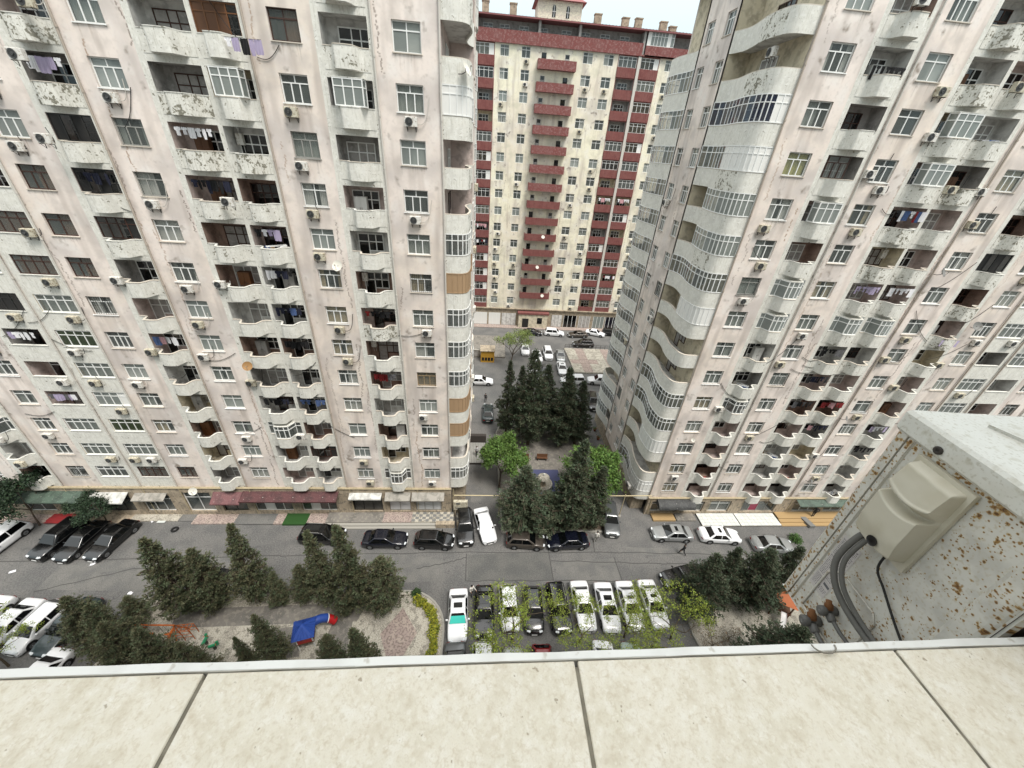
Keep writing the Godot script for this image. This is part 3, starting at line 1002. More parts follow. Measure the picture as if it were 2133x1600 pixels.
func pink_block(d: Dictionary):
	var bl = thing("apartment_building", d.label, "building", "", Vector3(d.xf, 0, FRONT))
	var s: float = d.s
	var r := rnd(d.sd)
	var sills := []
	for k in 15: sills.append(d.sill + STEP * k)
	var cols: Array = []
	for c in d.cols:
		var q: Dictionary = c.duplicate()
		q.x0 = c.x0 - d.xf
		q.x1 = c.x1 - d.xf
		cols.append(q)
	var xa: float = d.far - d.xf if s < 0 else 0.0
	var xb: float = 0.0 if s < 0 else d.far - d.xf
	var spans := []
	for c in cols: spans.append([c.x0 - xa, c.x1 - xa])
	var tx := facade_tex(d.sd * 10, Color(0.852, 0.815, 0.782), spans, sills)
	var y0: float = d.base
	var y1 := 51.0
	build_wall(bl, Transform3D(), xa, xb, y0, y1, cols, sills, tx, xa, "pink_render_%d" % d.sd)
	for ci in cols.size():
		var c: Dictionary = cols[ci]
		var xc: float = (c.x0 + c.x1) / 2
		for k in 15:
			var code: String = c.code[k] if c.has("code") else "."
			var y: float = sills[k]
			match c.t:
				"w": add_window(bl, at(xc, y, -0.17), c.x1 - c.x0, 1.5, code, r)
				"b":
					var peel: int = [0, 1, 1, 0][r.randi() % 4] if k < 8 else [1, 2, 3, 2, 3][r.randi() % 5]
					if c.has("peel"): peel = int(c.peel[k])
					round_balcony(bl, xc, c.x1 - c.x0, y, code, peel, r, 0.0)
					var h := hash([ci, k, d.sd]) % 100
					if code == "." and h < 26: clutter(h, Vector3(d.xf + xc, y - 1.0, FRONT), "on %s floor %s of the %s" % [ORD[k + 1], c.say, d.say])
				"l": flat_loggia(bl, xc, c.x1 - c.x0, y, code, r, 0.0)
		for q in c.get("ac", []):
			var k: int = q[0]
			var up: float = -0.78 if c.t == "w" else (q[2] if q.size() > 2 else -0.72)
			if q.size() > 2: up = q[2]
			air_conditioner(Vector3(d.xf + xc + q[1], sills[k] + up, FRONT + (0.02 if c.t != "b" or absf(q[1]) > 1.35 else 0.78)), 0.0,
				"%sair conditioner at %s floor %s of the %s" % [q[3] if q.size() > 3 else "", ORD[k + 1], c.say, d.say], r, r.randf() < 0.75)
		for q in c.get("wash", []):
			var k: int = q[0]
			laundry(Vector3(d.xf + xc + (q[2] if q.size() > 2 else 0.0), sills[k] + (1.28 if q.size() < 4 else q[3]), FRONT + (0.12 if q.size() < 5 else q[4])), 0.0, (c.x1 - c.x0) * 0.86, q[1],
				"%s washing hung at %s floor %s of the %s" % [q[1][0], ORD[k + 1], c.say, d.say], d.sd * 100 + ci * 16 + k)
		for q in c.get("heat", []):
			var o = thing("water_heater", "white water heater on %s floor, %s of the %s" % [ORD[q[0] + 1], c.say, d.say], "water heater", "water heaters on balconies", Vector3(d.xf + xc + q[1], sills[q[0]] + 0.45, FRONT - 1.2), 0.0)
			part("case", SH.heater_case, M.unit_white, o)
			part("flue", SH.heater_flue, M.panel_white, o)
	# downpipes run the height of the front
	for x in d.pipes:
		var b := MB.new()
		var pts := []
		for i in 18: pts.append(Vector3(x - d.xf + 0.015 * sin(i * 1.3), lerpf(y0 + 0.2, y1, i / 17.0), 0.11))
		b.tube(pts, 0.065, 8)
		for i in 16: b.tube([Vector3(x - d.xf, y0 + 1 + i * STEP, 0.11), Vector3(x - d.xf, y0 + 1.12 + i * STEP, 0.11)], 0.085, 8)
		part("downpipe", b.done(), M.pipe_grey if int(absf(x)) % 2 else M.pipe_rust, bl)
	# rounded corner balconies, front and rear
	for k in 15:
		corner_balcony(bl, s, sills[k], d.corner[k], [0, 1, 0][r.randi() % 3] if k < 9 else [1, 2, 3][r.randi() % 3], false, r, k == 0)
		corner_balcony(bl, s, sills[k], ["G", ".", "H", "G", "G"][r.randi() % 5], [0, 1, 2][r.randi() % 3], true, r, k == 0)
	# the walls behind the corner balconies
	var b := MB.new()
	for zz in [[-0.03, -6.9], [-12.6, -19.2]]:
		b.span(Vector3(minf(0.0, 0.25 * s), y0 - 0.6, zz[1]), Vector3(maxf(0.0, 0.25 * s), y1, zz[0]))
	for zz in [-6.9, -12.6]:
		var th := 0.25 * (-1.0 if zz > -10 else 1.0)
		b.span(Vector3(minf(0.0, -1.8 * s), y0 - 0.6, minf(zz, zz + th)), Vector3(maxf(0.0, -1.8 * s), y1, maxf(zz, zz + th)))
	part("wall", b.done(), M["niche_cream"] if s > 0 else M["niche_pink"], bl)
	# side wall with its two columns of windows
	var sx := Transform3D(Basis(Vector3.UP, -PI / 2 * s), Vector3(-1.8 * s, 0, 0))
	var side_cols := []
	for q in [[7.45, 8.8], [10.65, 12.0]]:
		side_cols.append({"x0": q[0] if s < 0 else -q[1], "x1": q[1] if s < 0 else -q[0], "t": "w"})
	if s > 0: side_cols.reverse()
	build_wall(bl, sx, 6.9 if s < 0 else -12.6, 12.6 if s < 0 else -6.9, y0 - 0.6, y1, side_cols, sills, tx, 6.9 if s < 0 else -12.6, "pink_render_%d" % d.sd)
	for c in side_cols:
		for k in 15: add_window(bl, sx * at((c.x0 + c.x1) / 2, sills[k], -0.17), 1.35, 1.5, ".", r, 3)
	# rear and far end, roof
	b = MB.new()
	var xl := minf(xa, xb)
	var xr := maxf(xa, xb)
	b.span(Vector3(xl, 0, -19.5), Vector3(xr, y1, -19.25))
	b.span(Vector3(xl if s < 0 else xr - 0.25, 0, -19.25), Vector3(xl + 0.25 if s < 0 else xr, y1, -0.25))
	part("wall", b.done(), M["pink_render_%d" % d.sd], bl)
	b = MB.new()
	b.span(Vector3(minf(xl, -1.8 * s), y1, -19.9), Vector3(maxf(xr, -1.8 * s), y1 + 0.5, 0.5))
	part("roof", b.done(), M.render_white_2, bl)
	# ground floor: piers, lintel and shop fronts, a little proud of the flats
	var gz := 0.32
	var top: float = y0
	b = MB.new()
	var cur := xl
	for q in d.shops:
		var x0: float = q[0] - d.xf
		var x1: float = q[1] - d.xf
		b.span(Vector3(cur, 0, 0.0), Vector3(x0, top, gz))
		b.span(Vector3(x0, top - q[3], 0.0), Vector3(x1, top, gz))
		b.span(Vector3(x0, 0, 0.0), Vector3(x1, d.floor + 0.12, gz))
		cur = x1
		var o := group_part("shop_front", bl, at((x0 + x1) / 2, d.floor + 0.12, 0.1))
		var w := x1 - x0
		var n := maxi(2, int(w / 0.95))
		var pts := []
		for i in n + 1: pts.append(Vector2(lerpf(-w / 2 + 0.04, w / 2 - 0.04, float(i) / n), 0.0))
		var h: float = top - q[3] - d.floor - 0.14
		var kinds := ""
		for i in n: kinds += q[2][i % q[2].length()]
		glaze(o, pts, 0.0, h, kinds, M[q[4]], M.pane_dark if q[4] == "shop_dark" else M.pane, M[q[5]])
		var rb := MB.new()
		rb.span(Vector3(-w / 2, 0, -2.2), Vector3(w / 2, h, -2.0))
		rb.span(Vector3(-w / 2, 0, -2.0), Vector3(w / 2, 0.02, -0.05))
		part("shop_interior", rb.done(), M.room, o)
	b.span(Vector3(cur, 0, 0.0), Vector3(xr, top, gz))
	# base of the rounded corner and the side
	b.span(Vector3(minf(-1.5 * s, 0.0), 0, -18.9), Vector3(maxf(-1.5 * s, 0.0), top - 0.6, -0.6))
	part("ground_floor", b.done(), M.shop_wall, bl)
	for q in d.awnings:
		awning(bl, q[0] - d.xf, q[1] - d.xf, q[2], q[3], q[4], gz, M[q[5]], q[6])
	# gas pipes along the top of the shops
	for yy in [0.12, 0.3]:
		b = MB.new()
		b.tube([Vector3(xl, y0 + yy, 0.42), Vector3((xl + xr) / 2, y0 + yy + 0.03, 0.42), Vector3(xr, y0 + yy, 0.42)], 0.035, 6)
		part("gas_pipe", b.done(), M.gas_pipe, bl)
	for x in d.pipes:
		b = MB.new()
		b.tube([Vector3(x - d.xf + 0.3, 0.3, gz + 0.06), Vector3(x - d.xf + 0.3, y0 + 0.12, gz + 0.06)], 0.03, 6)
		part("gas_pipe", b.done(), M.gas_pipe, bl)
	# loose cables sagging along the front
	for i in d.cables:
		b = MB.new()
		var x0 := r.randf_range(xl + 2.0, xr - 4.0) if s < 0 else r.randf_range(xl + 1.0, xl + 32.0)
		var yy := r.randf_range(7.0, 44.0)
		var ln := r.randf_range(1.2, 3.5)
		var dy := r.randf_range(-3.0, 0.8)
		var pts := []
		for k in 10:
			var f := k / 9.0
			pts.append(Vector3(x0 + ln * f * (1 if i % 2 else -1), yy + dy * f - 0.35 * sin(f * PI), 0.05))
		b.tube(pts, 0.02, 4)
		part("cable", b.done(), M.cable, bl)
	return bl

func awning(bl: Node3D, x0: float, x1: float, y: float, out: float, drop: float, z: float, m: Material, style: String):
	var b := MB.new()
	var n := maxi(8, int((x1 - x0) / 0.13))
	if style == "barrel":
		var g := []
		for i in 9:
			var a := PI / 2 * i / 8.0
			g.append([Vector3(x0, y - drop + sin(a) * drop, z + cos(a) * out), Vector3(x1, y - drop + sin(a) * drop, z + cos(a) * out)])
		b.grid(g)
		for x in [x0, x1]:
			for i in 8: b.tri(Vector3(x, y - drop, z), g[i][0 if x == x0 else 1], g[i + 1][0 if x == x0 else 1])
	else:
		var g := [[], []]
		var amp := 0.025 if style == "ribbed" else 0.0
		for i in n + 1:
			var x := lerpf(x0, x1, float(i) / n)
			var w := amp * (1 if i % 2 else -1)
			g[0].append(Vector3(x, y + w, z)); g[1].append(Vector3(x, y - drop + w, z + out))
		b.grid(g)
		b.span(Vector3(x0, y - drop - 0.12, z + out - 0.03), Vector3(x1, y - drop + 0.02, z + out))
	var o := part("awning", b.done(), m, bl)
	b = MB.new()
	for x in [x0 + 0.1, x1 - 0.1]:
		b.tube([Vector3(x, y - drop - 0.5, z + 0.02), Vector3(x, y - drop - 0.05, z + out - 0.05)], 0.02, 5)
	part("bracket", b.done(), M.iron, o)

func clutter(h: int, p: Vector3, where: String):
	# what people keep on their balconies
	var m: Material = [M.panel_brown, M.frame_wood, M.panel_white, M.niche_grey][h % 4]
	if h < 11:
		var o = thing("storage_cabinet", "%s storage cabinet %s" % [["brown", "wooden", "white", "grey"][h % 4], where], "cabinet", "cabinets kept on balconies", p + Vector3(-0.8 + 0.14 * h, 0.0, -0.95))
		part("carcass", box_mesh(Vector3(0.9, 1.75, 0.4)), m, o, at(0, 0.875, 0))
		for x in [-0.22, 0.22]:
			part("door", box_mesh(Vector3(0.41, 1.6, 0.03)), m, o, at(x, 0.9, 0.215))
			part("handle", box_mesh(Vector3(0.02, 0.14, 0.03)), M.iron, o, at(x * 0.3, 0.95, 0.24))
	elif h < 19:
		var o = thing("drying_rack", "folding drying rack %s" % where, "drying rack", "drying racks on balconies", p + Vector3(0.1 * (h - 15), 0.0, 0.05), 0.2 * (h - 15))
		var b := MB.new()
		for i in 7: b.tube([Vector3(-0.7, 1.12, -0.25 + i * 0.08), Vector3(0.7, 1.12, -0.25 + i * 0.08)], 0.008, 4)
		part("rail", b.done(), M.frame_white, o)
		for x in [-0.6, 0.6]:
			b = MB.new()
			b.tube([Vector3(x, 0, -0.3), Vector3(x, 1.12, 0.2)], 0.012, 5)
			b.tube([Vector3(x, 0, 0.3), Vector3(x, 1.12, -0.2)], 0.012, 5)
			part("leg", b.done(), M.frame_white, o)
		for i in 4: part("cloth", SH["garment_%d" % (i % 2)], [M.cloth_black, M.cloth_white, M.cloth_blue, M.cloth_sand][(h + i) % 4], o, Transform3D(Basis(Vector3.UP, 0.1 * i).scaled(Vector3(0.6, 0.7, 1)), Vector3(-0.45 + 0.3 * i, 1.13, -0.2 + 0.12 * i)))
	else:
		var o = thing("plastic_tub", "%s plastic tub %s" % [["blue", "red", "green", "white"][h % 4], where], "tub", "tubs kept on balconies", p + Vector3(0.12 * (h - 22), 0.0, 0.2))
		var b := MB.new()
		b.lathe([Vector2(0.0, 0.02), Vector2(0.26, 0.0), Vector2(0.34, 0.34), Vector2(0.37, 0.36), Vector2(0.32, 0.35), Vector2(0.25, 0.05), Vector2(0.0, 0.05)], 16)
		part("bowl", b.done(), [M.play_blue, M.play_red, M.play_green, M.panel_white][h % 4], o)

func pink_blocks():
	var left := {"label": "weathered pink apartment block with maroon shop awnings at its foot", "say": "maroon-awning block", "s": -1.0, "xf": -2.95, "far": -60.0, "sill": 5.5, "base": 4.15, "floor": 0.5, "sd": 3, "cables": 26,
		"pipes": [-43.0, -35.45, -31.85, -24.8, -14.3, -7.0, -3.0],
		"cols": [
			{"x0": -53.6, "x1": -50.9, "t": "b", "ml": 0.4, "mr": 0.3, "say": "outermost round balcony"},
			{"x0": -49.6, "x1": -47.9, "t": "w", "say": "outermost window", "ac": [[3, 0.2]]},
			{"x0": -46.0, "x1": -43.4, "t": "b", "ml": 0.4, "mr": 0.2, "code": "..g............", "say": "round balcony past the loggias", "ac": [[2, 0.4], [1, 0.6]]},
			{"x0": -41.55, "x1": -39.85, "t": "w", "code": "g..............", "say": "window past the loggias", "ac": [[2, -0.1], [5, 0.3]]},
			{"x0": -38.75, "x1": -36.05, "t": "l", "ml": 0.5, "mr": 0.55, "code": "ggg...kg.ggg.gg", "say": "outer flat loggia", "ac": [[6, 0.4], [4, 0.9], [1, 0.8]], "wash": [[5, ["white", "white", "lilac"]], [3, ["lilac", "grey", "white"]]]},
			{"x0": -34.85, "x1": -32.15, "t": "l", "ml": 0.55, "mr": 0.2, "code": "bgGpgGgbb.ggggg", "say": "flat loggia beside the downpipe", "ac": [[8, 1.1, -0.15], [7, 0.6], [6, 0.8], [5, -0.6], [4, -0.4], [3, 0.5], [1, -0.9, -0.72, "cream "], [1, 0.7]]},
			{"x0": -31.1, "x1": -29.3, "t": "w", "code": "b....d.bbb.....", "say": "window beside the loggias", "ac": [[10, 0.0], [4, -0.2], [11, 0.1]]},
			{"x0": -27.7, "x1": -25.05, "t": "b", "ml": 0.45, "mr": 0.15, "code": "........kdd....", "peel": "001001012123333", "say": "darkened round balcony", "ac": [[7, -1.6, -0.35], [5, -1.6, -0.45], [10, -1.2, -0.2], [12, 1.2, 0.25], [11, -0.5, 0.9]], "wash": [[11, ["white", "white", "lilac"]], [9, ["navy", "navy", "black"]], [5, ["pink", "blue", "white"]]]},
			{"x0": -23.87, "x1": -22.1, "t": "w", "say": "window past the paired balconies", "ac": [[11, -0.25], [9, -0.25], [7, -0.1], [6, -0.3], [5, -0.9], [2, 0.1], [1, -1.1]]},
			{"x0": -20.52, "x1": -17.45, "t": "b", "ml": 0.4, "mr": 0.15, "code": "..g............", "peel": "001010112233221", "say": "outer paired balcony", "ac": [[9, 1.35, -0.2], [4, -1.7, -0.3], [7, -1.5, -0.3]], "wash": [[10, ["white", "black", "white"]], [9, ["navy", "black"]], [3, ["black", "navy"]]], "heat": [[6, 1.2]]},
			{"x0": -17.15, "x1": -14.6, "t": "b", "ml": 0.15, "mr": 0.15, "code": ".k.........fw..", "peel": "010110111231111", "say": "inner paired balcony", "ac": [[2, -1.35, 0.2]], "wash": [[12, ["black", "black", "white", "lilac"], 1.6, -0.15, 0.9], [8, ["navy", "white", "lilac", "black"]], [7, ["navy", "blue", "white", "black"]], [6, ["navy", "blue"]], [5, ["black", "black"]], [3, ["blue", "blue", "grey"]]], "heat": [[11, -0.8], [10, -0.9]]},
			{"x0": -12.95, "x1": -11.25, "t": "w", "code": "............b..", "say": "window beside the paired balconies", "ac": [[11, -0.45], [10, -0.45], [9, -0.3], [8, -0.4], [6, 0.1], [5, 0.3], [1, 0.1], [0, 0.4]]},
			{"x0": -10.04, "x1": -7.28, "t": "b", "ml": 0.4, "mr": 0.18, "code": "g..........f...", "peel": "100000311110211", "say": "single round balcony", "wash": [[6, ["black", "black", "red"]], [4, ["red", "grey"]]], "heat": [[7, -1.0], [5, -1.0]]},
			{"x0": -5.86, "x1": -4.13, "t": "w", "code": "....t..g.......", "say": "window by the rounded corner", "ac": [[11, 0.0], [9, -0.1], [6, 0.3], [3, -0.5], [0, 0.0]]}],
		"corner": ["G", ".", "T", "T", "G", "G", "G", "T", "G", ".", ".", "P", ".", ".", "."],
		"shops": [[-47.8, -45.0, "gg", 1.0, "frame_white", "panel_white"], [-44.2, -41.2, "gp", 1.0, "frame_grey", "panel_white"], [-40.4, -37.0, "g", 1.0, "frame_dark", "panel_dark"], [-36.0, -33.0, "gg", 1.0, "frame_white", "panel_white"], [-31.6, -28.8, "g", 0.6, "frame_white", "panel_white"], [-28.0, -25.4, "g", 1.0, "frame_dark", "panel_dark"], [-24.6, -20.6, "gpg", 1.0, "frame_white", "panel_white"], [-19.6, -15.8, "gpg", 1.0, "frame_white", "panel_white"], [-14.0, -10.7, "g", 1.0, "shop_dark", "shop_dark"], [-10.0, -7.6, "pp", 1.0, "frame_grey", "poster_white"], [-7.0, -4.1, "ppp", 1.0, "frame_grey", "poster_white"]],
		"awnings": [[-48.4, -40.8, 3.75, 1.3, 0.35, "awning_green", "ribbed"], [-40.7, -36.8, 3.6, 1.1, 0.5, "awning_white", "flat"], [-36.2, -33.0, 3.5, 0.8, 0.35, "awning_grey", "flat"], [-28.3, -25.3, 3.7, 1.1, 0.75, "awning_plum", "flat"], [-25.25, -15.2, 3.8, 1.15, 0.4, "awning_maroon", "ribbed"], [-14.1, -10.6, 3.6, 0.7, 0.3, "awning_white", "flat"], [-10.2, -7.45, 3.7, 0.8, 0.5, "awning_grey", "flat"], [-7.3, -3.7, 3.7, 0.8, 0.5, "awning_grey", "flat"]]}
	pink_block(left)
	var right := {"label": "weathered pink apartment block with white tiled and yellow shop steps", "say": "yellow-steps block", "s": 1.0, "xf": 20.4, "far": 70.0, "sill": 3.57, "base": 2.75, "floor": 0.35, "sd": 5, "cables": 20,
		"pipes": [20.45, 27.95, 38.45, 48.85, 52.45, 59.4],
		"cols": [
			{"x0": 21.75, "x1": 23.5, "t": "w", "code": "...........y...", "say": "window by the wavy corner", "ac": [[9, 0.2], [8, -0.1], [1, 0.0], [10, -0.75, -0.95]]},
			{"x0": 24.75, "x1": 27.5, "t": "b", "ml": 0.35, "mr": 0.3, "code": "....g..gg.fb...", "peel": "000001110110111", "say": "single wavy balcony", "ac": [[4, -1.7, -0.1], [14, -0.4, 0.2]], "wash": [[13, ["black"], 0.0, 0.55]]},
			{"x0": 28.6, "x1": 30.35, "t": "w", "say": "window beside the twin balconies", "ac": [[11, -1.1, 0.2, "upper "], [11, 0.3], [10, 0.1], [7, 0.0], [6, -0.8], [3, -0.2], [13, 1.2]]},
			{"x0": 31.85, "x1": 34.75, "t": "b", "ml": 0.35, "mr": 0.15, "code": ".......g...ff..", "peel": "000101122332233", "say": "inner twin balcony", "ac": [[12, -1.7, -0.3], [11, 1.3, -0.4]], "wash": [[10, ["blue", "red", "white", "black"]], [8, ["lilac", "lilac"]], [6, ["black", "grey"]], [5, ["black", "navy"]], [4, ["grey", "black"]]], "heat": [[9, 0.9], [3, 0.8]]},
			{"x0": 35.05, "x1": 37.8, "t": "b", "ml": 0.15, "mr": 0.35, "code": ".......g.......", "peel": "000111212223222", "say": "outer twin balcony", "ac": [[11, 1.6, -0.4], [13, -1.3, -0.3], [2, 1.7, -0.2]], "wash": [[8, ["white", "navy"]], [4, ["pink", "red"]], [3, ["pink", "navy"]]]},
			{"x0": 39.3, "x1": 41.1, "t": "w", "say": "window past the twin balconies", "ac": [[10, -1.1, 0.3], [7, -0.3], [6, -1.1, 0.1], [4, 0.0], [1, -0.1]]},
			{"x0": 42.3, "x1": 45.0, "t": "b", "ml": 0.4, "mr": 0.4, "code": ".........d.....", "peel": "000001133233333", "say": "sooty round balcony", "ac": [[6, 1.5, -0.3], [5, -1.6, 0.0]], "wash": [[7, ["black", "grey", "lilac"], 0.2, -0.1, 0.75], [3, ["lilac", "white"]], [2, ["black", "navy"]]]},
			{"x0": 46.5, "x1": 48.25, "t": "w", "say": "window beside the flat loggias", "ac": [[7, 0.0], [9, 0.2], [4, 0.0]]},
			{"x0": 49.3, "x1": 52.0, "t": "l", "ml": 0.4, "mr": 0.45, "code": "gggggg.gg.ggg.g", "say": "inner flat loggia", "ac": [[7, 0.6], [5, -0.6]]},
			{"x0": 52.9, "x1": 55.6, "t": "l", "ml": 0.4, "mr": 0.4, "code": "g.gg..gg.gg.ggg", "say": "outer flat loggia", "ac": [[7, -0.6]]},
			{"x0": 56.7, "x1": 58.4, "t": "w", "say": "window beyond the loggias", "ac": [[6, 0.2]]},
			{"x0": 60.0, "x1": 62.7, "t": "b", "ml": 0.4, "mr": 0.4, "say": "outermost round balcony"},
			{"x0": 64.3, "x1": 66.0, "t": "w", "say": "outermost window"}],
		"corner": ["P", ".", "Q", "G", "G", ".", ".", "Q", "G", "H", "H", "P", "B", ".", "."],
		"shops": [[21.0, 24.4, "g", 0.5, "frame_white", "panel_white"], [24.7, 27.6, "g", 0.5, "frame_white", "panel_white"], [28.2, 31.0, "gg", 0.4, "frame_white", "tile_white"], [32.6, 37.0, "gpg", 0.4, "frame_grey", "magenta"], [39.4, 43.0, "g", 0.6, "frame_white", "panel_white"], [43.6, 47.4, "gg", 0.6, "frame_white", "panel_white"], [49.0, 53.0, "g", 0.6, "frame_grey", "panel_white"]],
		"awnings": [[21.4, 25.9, 2.75, 1.1, 0.7, "awning_dark", "barrel"], [39.2, 47.6, 2.7, 0.9, 0.3, "awning_green", "ribbed"]]}
	pink_block(right)
	# satellite dishes on the two fronts
	dish(Vector3(-11.0, 28.6, FRONT), -0.3, 1.0, M.dish_white, "large white satellite dish below eighth floor window of maroon-awning block")
	dish(Vector3(-19.9, 19.9, FRONT + 0.7), 0.2, 0.95, M.dish_rust, "rusty brown satellite dish on an outer paired balcony, maroon-awning block")
	dish(Vector3(-29.9, 4.3, FRONT + 0.3), 0.2, 1.0, M.dish_white, "white satellite dish above the shop glazing of maroon-awning block")
	dish(Vector3(-1.9, 41.2, FRONT + 0.05), 1.2, 1.0, M.dish_white, "white satellite dish on the top rounded corner balcony, maroon-awning block")
	dish(Vector3(38.5, 30.6, FRONT + 0.1), 0.5, 0.95, M.dish_grey, "dark mesh satellite dish past the twin balconies, yellow-steps block")
	dish(Vector3(45.6, 26.0, FRONT + 0.1), -0.2, 1.0, M.dish_grey, "grey satellite dish right by the sooty balcony, yellow-steps block")
	dish(Vector3(38.3, 15.2, FRONT + 0.1), 0.6, 0.7, M.dish_grey, "small grey satellite dish low beside twin balconies, yellow-steps block")
	dish(Vector3(23.0, 12.0, FRONT + 0.1), -0.5, 0.5, M.dish_white, "small white dish under fifth floor corner window, yellow-steps block")
	dish(Vector3(39.0, 6.0, FRONT + 0.1), 0.6, 0.7, M.dish_grey, "small grey satellite dish on the lowest floor, yellow-steps block")
	# units on the rounded corners
	var r := rnd(77)
	air_conditioner(Vector3(19.3, 43.6, FRONT - 1.9), -PI / 2, "air conditioner high inside the open wavy corner balcony of yellow-steps block", r, false)
	for q in [[18.55, 22.0, -7.6], [18.5, 33.2, -11.0], [18.5, 2.9, -1.4], [18.5, 16.8, -12.8]]:
		air_conditioner(Vector3(q[0], q[1], FRONT + q[2]), -PI / 2, "air conditioner on the %s floor passage wall of the yellow-steps block" % ORD[int(q[1] / 3.0)], r)
	for q in [[-0.95, 33.9, -5.2], [-1.05, 28.4, -7.2], [-1.05, 21.5, -9.6], [-1.05, 14.0, -7.3], [-1.05, 9.5, -9.8]]:
		air_conditioner(Vector3(q[0], q[1], FRONT + q[2]), PI / 2, "air conditioner on the %s floor passage wall of the maroon-awning block" % ORD[int(q[1] / 3.0)], r)

# ---------------------------------------------------------------- ground
func sheet(poly: Array, y: float) -> ArrayMesh:
	# a level sheet from plan points (x, depth in front of the viewer)
	var b := MB.new()
	var p := PackedVector2Array()
	for q in poly: p.append(Vector2(q[0], -q[1]))
	var ii := Geometry2D.triangulate_polygon(p)
	for k in range(0, ii.size(), 3):
		var a := p[ii[k]]; var c := p[ii[k + 1]]; var d := p[ii[k + 2]]
		if (c - a).cross(d - a) > 0.0:
			var w := c; c = d; d = w
		b.tri(Vector3(a.x, y, a.y), Vector3(c.x, y, c.y), Vector3(d.x, y, d.y))
	return b.done()

func slab(poly: Array, y0: float, y1: float) -> ArrayMesh:
	var b := MB.new()
	var p := PackedVector2Array()
	for q in poly: p.append(Vector2(q[0], -q[1]))
	b.prism(p, y0, y1)
	return b.done()

func kerb_run(poly: Array, y: float, w := 0.18) -> ArrayMesh:
	var b := MB.new()
	for i in poly.size() - 1:
		var a := Vector3(poly[i][0], y / 2, -poly[i][1])
		var c := Vector3(poly[i + 1][0], y / 2, -poly[i + 1][1])
		var d := (c - a).normalized()
		b.box((a + c) / 2, Vector3((c - a).length() + 0.02, y, w), Basis(d, Vector3.UP, d.cross(Vector3.UP)))
	return b.done()

